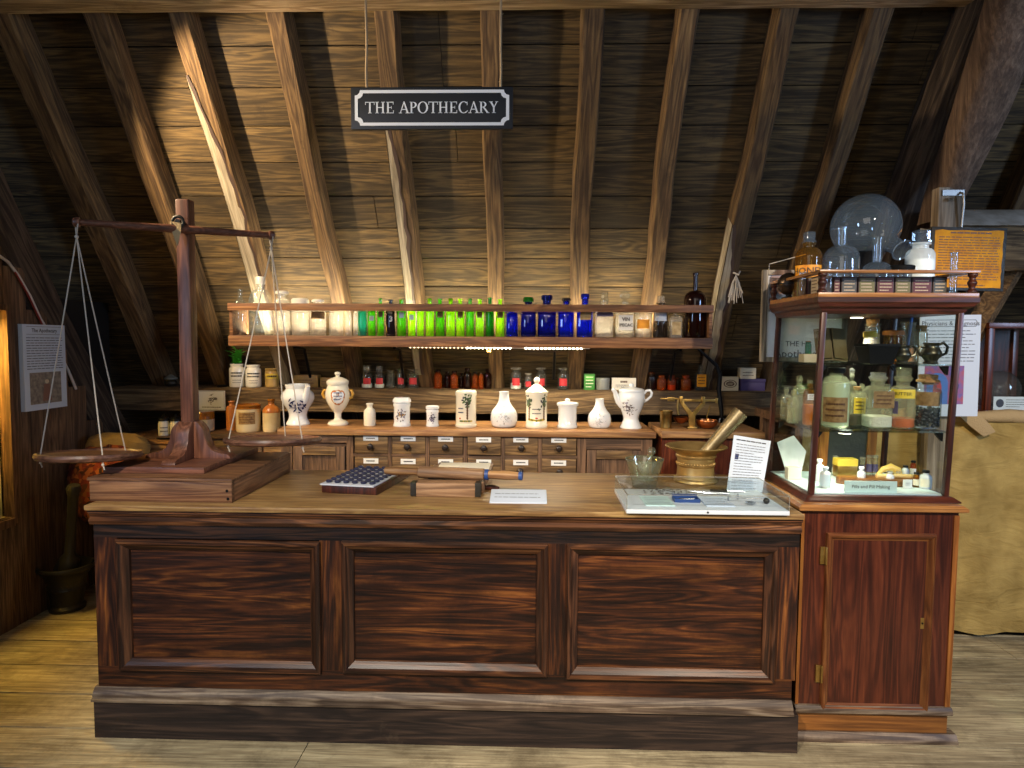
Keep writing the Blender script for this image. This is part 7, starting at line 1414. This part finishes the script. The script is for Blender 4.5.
q = AY(1010, 404, 3.71); w = W(32, 3.71) / 2; hh = W(13, 3.71); t = T('caption_card', 'white caption card with an oval emblem in the glazed case', 'card', (q.x, 3.71, zb + .0605)); m = MB(); m.bx(-w, w, 0, .003, 0, hh, 'paper'); f = lambda x, y: (x, -.001, y); m.lines(f, -w * .25, w * .85, hh * .15, hh * .85, 4, 'text_ink', .35, 3); m.add([(-w * .62 + w * .24 * math.cos(2 * PI * i / 18), -.001, hh * .5 + hh * .32 * math.sin(2 * PI * i / 18)) for i in range(18)], [tuple(range(18))], 'grey_ink'); m.build('card', t, norm=False)
q = AY(975, 420, 3.57); t = T('folded_cloth', 'folded tan cloth corner hanging over the bench hem', 'cloth', (q.x, 3.57, zb - .09)); G = lambda px, py: Vector((AY(px, py, 3.57).x - q.x, 0, AY(px, py, 3.57).z - zb + .09))
m = MB(); P5 = [G(957, 414), G(976, 411), G(990, 424), G(996, 432), G(984, 437), G(970, 426)]; m.add(P5 + [v + Vector((0, .012, 0)) for v in P5], [tuple(range(6)), tuple(range(11, 5, -1))] + [(i, (i + 1) % 6, 6 + (i + 1) % 6, 6 + i) for i in range(6)], 'tan_cloth'); m.build('cloth_fold', t, bevel=.004)
# ================================================================== LEFT SIDE
tl_ = AX(22, 324, XW + .026); tr2 = AX(64.5, 329, XW + .026); bl_ = AX(25, 412, XW + .026); y0, y1 = tl_.y, tr2.y; zb3, zt3 = bl_.z, tl_.z; hh = zt3 - zb3; wd = y1 - y0
t = T('information_poster', 'white poster headed The Apothecary with a photograph, on the left plank wall', 'poster', (XW + .001, y0, zb3)); f = lambda u, v: (.0265, u, v)
MB().bx(0, .0255, 0, wd, 0, hh, 'paper_blue').build('board', t)
m = MB(); m.text('The Apothecary', hh * .062, 'text_ink', lambda x, y: (.0265, wd * .5 + x, hh * .93 + y), bold=.0005)
for zz in (hh * .885, hh * .975): m.quad(f(wd * .08, zz - .001), f(wd * .92, zz - .001), f(wd * .92, zz + .001), f(wd * .08, zz + .001), 'text_ink')
m.lines(f, wd * .07, wd * .93, hh * .47, hh * .86, 13, 'text_ink', .42, 21, .15); m.build('lettering', t, norm=False)
m = MB(); m.bx(.0255, .0262, wd * .12, wd * .86, hh * .07, hh * .44, 'pic_dark'); g = lambda u, v: (.0268, wd * u, hh * v)
m.quad(g(.4, .1), g(.62, .1), g(.58, .3), g(.44, .3), 'red_dress'); m.add([(.027, wd * (.51 + .05 * math.cos(a_)), hh * (.33 + .025 * math.sin(a_))) for a_ in [2 * PI * i / 12 for i in range(12)]], [tuple(range(12))], 'cream_box'); m.build('photograph', t, norm=False)
def wl_(px, py, o=.01): return AX(px, py, XW + o)
m = MB(); m.tube([wl_(-6, 252), wl_(8, 262), wl_(18, 275), wl_(30, 296), wl_(40, 318), wl_(46, 328), wl_(58, 350), wl_(68, 370), wl_(76, 389)], .008, 'white_cable', 8); o = m.build('wall_cable'); tag(o, 'white cable with a red stripe running down the left plank wall', 'cable')
m = MB(); m.tube([wl_(15, 272, .017), wl_(27, 293, .017), wl_(37.5, 315, .017), wl_(43, 326, .017)], .005, 'red_cable', 6); m.build('red_stripe', o)
# iron mortar and pestle on the floor
mo = AZ(67, 612, 0); Ym = AZ(67, 616, 0).y + .11; Xm = AY(67, 590, Ym).x; r = W(26.5, Ym); h = .27
t = T('iron_mortar', 'black cast-iron floor mortar at the foot of the left plank wall', 'mortar', (Xm, Ym, 0)); m = MB()
m.lathe([(r * .62, 0), (r * .64, h * .07), (r * .55, h * .13), (r * .57, h * .2), (r * .64, h * .45), (r * .69, h * .49), (r * .66, h * .53), (r * .70, h * .72), (r * .86, h * .86), (r * .98, h * .92), (r, h * .95), (r * .97, h), (r * .88, h), (r * .76, h * .85), (r * .6, h * .4), (.001, h * .2)], 'dark_iron', 40, cap=False); m.build('bowl', t)
p0 = Vector((Xm, Ym, h * .25)); tp = AY(74, 485, 3.72); t = T('iron_pestle', 'tall dark iron pestle standing in the floor mortar', 'pestle', p0); d = tp - p0; L = d.length; u = d.normalized()
MB().tube([u * (L * k) for k in (0, .05, .2, .36, .4, .6, .9, .97, 1)], [.04, .055, .055, .05, .03, .026, .028, .04, .03], 'dark_iron', 18).build('shaft', t)
# patterned carpet bundle
bc = Vector((AY(110, 480, 4.0).x, 4.0, 0))
t = T('carpet_bundle', 'red-brown patterned carpet heaped over a sack behind the counter end', 'carpet', (bc.x, bc.y, AY(108, 522, 4.0).z))
def lump(m, c, r, sx, sy, sz, mat, seed, seg=36, rings=22, amp=.05):
    rd = random.Random(seed); ph = [rd.uniform(0, 6) for _ in range(8)]; vs = []
    for i in range(rings + 1):
        for k in range(seg):
            a = 2 * PI * k / seg; b = PI * i / rings - PI / 2
            n = 1 + amp * (math.sin(3 * a + ph[0] + 2 * b) + .7 * math.sin(7 * a + ph[1]) * math.cos(b * 3) + .6 * math.sin(5 * b * 2 + ph[2] + 4 * a) + .4 * math.sin(13 * a + ph[3] + 6 * b))
            ca = math.copysign(abs(math.cos(b)) ** .6, math.cos(b)); sb = math.copysign(abs(math.sin(b)) ** .8, b)
            vs.append((c[0] + r * sx * n * ca * math.cos(a), c[1] + r * sy * n * ca * math.sin(a), c[2] + r * sz * n * sb))
    return m.add(vs, [(i * seg + k, i * seg + (k + 1) % seg, (i + 1) * seg + (k + 1) % seg, (i + 1) * seg + k) for i in range(rings) for k in range(seg)], mat)
zo = AY(108, 522, 4.0).z; zt_ = AY(108, 447, 4.0).z - zo
lump(MB(), (.0, 0, zt_ * .5), .25, .96, .52, zt_ * .5 / .25, 'red_carpet', 5, amp=.05).build('carpet_fold', t)
lump(MB(), (.02, .07, zt_ - .01), .15, 1.3, .5, .55, 'sacking', 9, amp=.05).build('sack', t)
# ================================================================== LIGHT
def lamp(name, kind, loc, e, col, size=.2, rot=None, target=None, spot=None, blend=.4, sy=None):
    l = bpy.data.lights.new(name, kind); l.energy = e; l.color = lin(col)[:3]
    if kind == 'AREA':
        l.size = size
        if sy: l.shape = 'RECTANGLE'; l.size_y = sy
    else: l.shadow_soft_size = size
    if kind == 'SPOT': l.spot_size = R(spot); l.spot_blend = blend
    o = bpy.data.objects.new(name, l); C.objects.link(o); o.location = loc
    if target: o.rotation_euler = (Vector(target) - Vector(loc)).to_track_quat('-Z', 'Y').to_euler()
    if rot: o.rotation_euler = rot
    return o
lamp('track_spot_left', 'SPOT', (-2.35, 2.75, 2.75), 200, '#ffe0b4', .03, target=(-.55, 4.4, 2.05), spot=88, blend=.3)
lamp('track_spot_counter', 'SPOT', (-1.2, -.5, 3.2), 430, '#fff2e0', .05, target=(-.4, 2.7, .55), spot=50, blend=.5)
lamp('track_spot_right', 'SPOT', (1.6, -.6, 3.2), 420, '#ffe9d0', .05, target=(1.5, 2.8, .45), spot=58, blend=.5)
lamp('window_light', 'AREA', (4.4, .3, 2.3), 60, '#b4d2ff', .6, target=(.6, 3.2, 1.2), sy=1.3)
lamp('window_light_left', 'AREA', (-3.3, -1.2, 2.2), 34, '#b4d2ff', .6, target=(.8, 3.2, 1.3), sy=1.3)
lamp('room_light', 'AREA', (-.5, -1.6, 3.2), 13, '#fff4e6', 2.0, target=(0, 3.0, .4))
xm = (s0 + s1) / 2
lamp('shelf_led_down', 'AREA', (AY(523, 348, SF).x, SF + .02, sz0 - .02), 9, '#ffebc4', .75, rot=(R(8), 0, 0), sy=.02)
lamp('shelf_led_back', 'AREA', (xm - .1, SF + .22, SZ + .012), 22, '#ffebc4', 2.7, rot=(R(180 - 12), 0, 0), sy=.03)
lamp('cabinet_puck_top', 'SPOT', (KX(856, 313, 3.06), GF + .36, ztop - .03), 26, '#fff2da', .02, target=(KX(866, 313, 2.9), GF + .24, .9), spot=100, blend=.6)
lamp('cabinet_puck_low', 'SPOT', (KX(843, 432, 2.8), GF + .14, zs2 - .03), 4, '#fff0d2', .02, target=(KX(870, 432, 2.8), GF + .2, .5), spot=150, blend=.8)
lamp('shelf_fill_left', 'AREA', (AY(290, 330, SF).x, SF + .235, SZ + .012), 5, '#fff0d0', .9, rot=(R(180 - 8), 0, 0), sy=.02)  # added fill to brighten the clear bottles at the shelf's left end
lamp('niche_light', 'AREA', (XW - .2, (NY0 + NY1) / 2, NZ1 - .05), 25, '#ffca60', .3, rot=(0, 0, 0))
w = bpy.data.worlds.new('world'); bpy.context.scene.world = w; w.use_nodes = True
w.node_tree.nodes['Background'].inputs['Color'].default_value = (1, .9, .78, 1); w.node_tree.nodes['Background'].inputs['Strength'].default_value = .045
# ================================================================== CAMERA
cam = bpy.data.cameras.new('camera'); co = bpy.data.objects.new('camera', cam); C.objects.link(co)
cam.sensor_width = 36; cam.lens = F / 1024 * 36; cam.clip_start = .05; cam.clip_end = 100
co.matrix_world = Matrix.Translation(CAM) @ ROT.to_4x4()
sc0 = bpy.context.scene; sc0.camera = co
sc0.view_settings.view_transform = 'Standard'; sc0.view_settings.look = 'None'; sc0.view_settings.exposure = .3; sc0.view_settings.gamma = 1; sc0.view_settings.use_curve_mapping = False
sc0.cycles.transparent_max_bounces = 40; sc0.cycles.max_bounces = 8; sc0.cycles.caustics_reflective = False; sc0.cycles.caustics_refractive = False
sc0.cycles.sample_clamp_indirect = 4
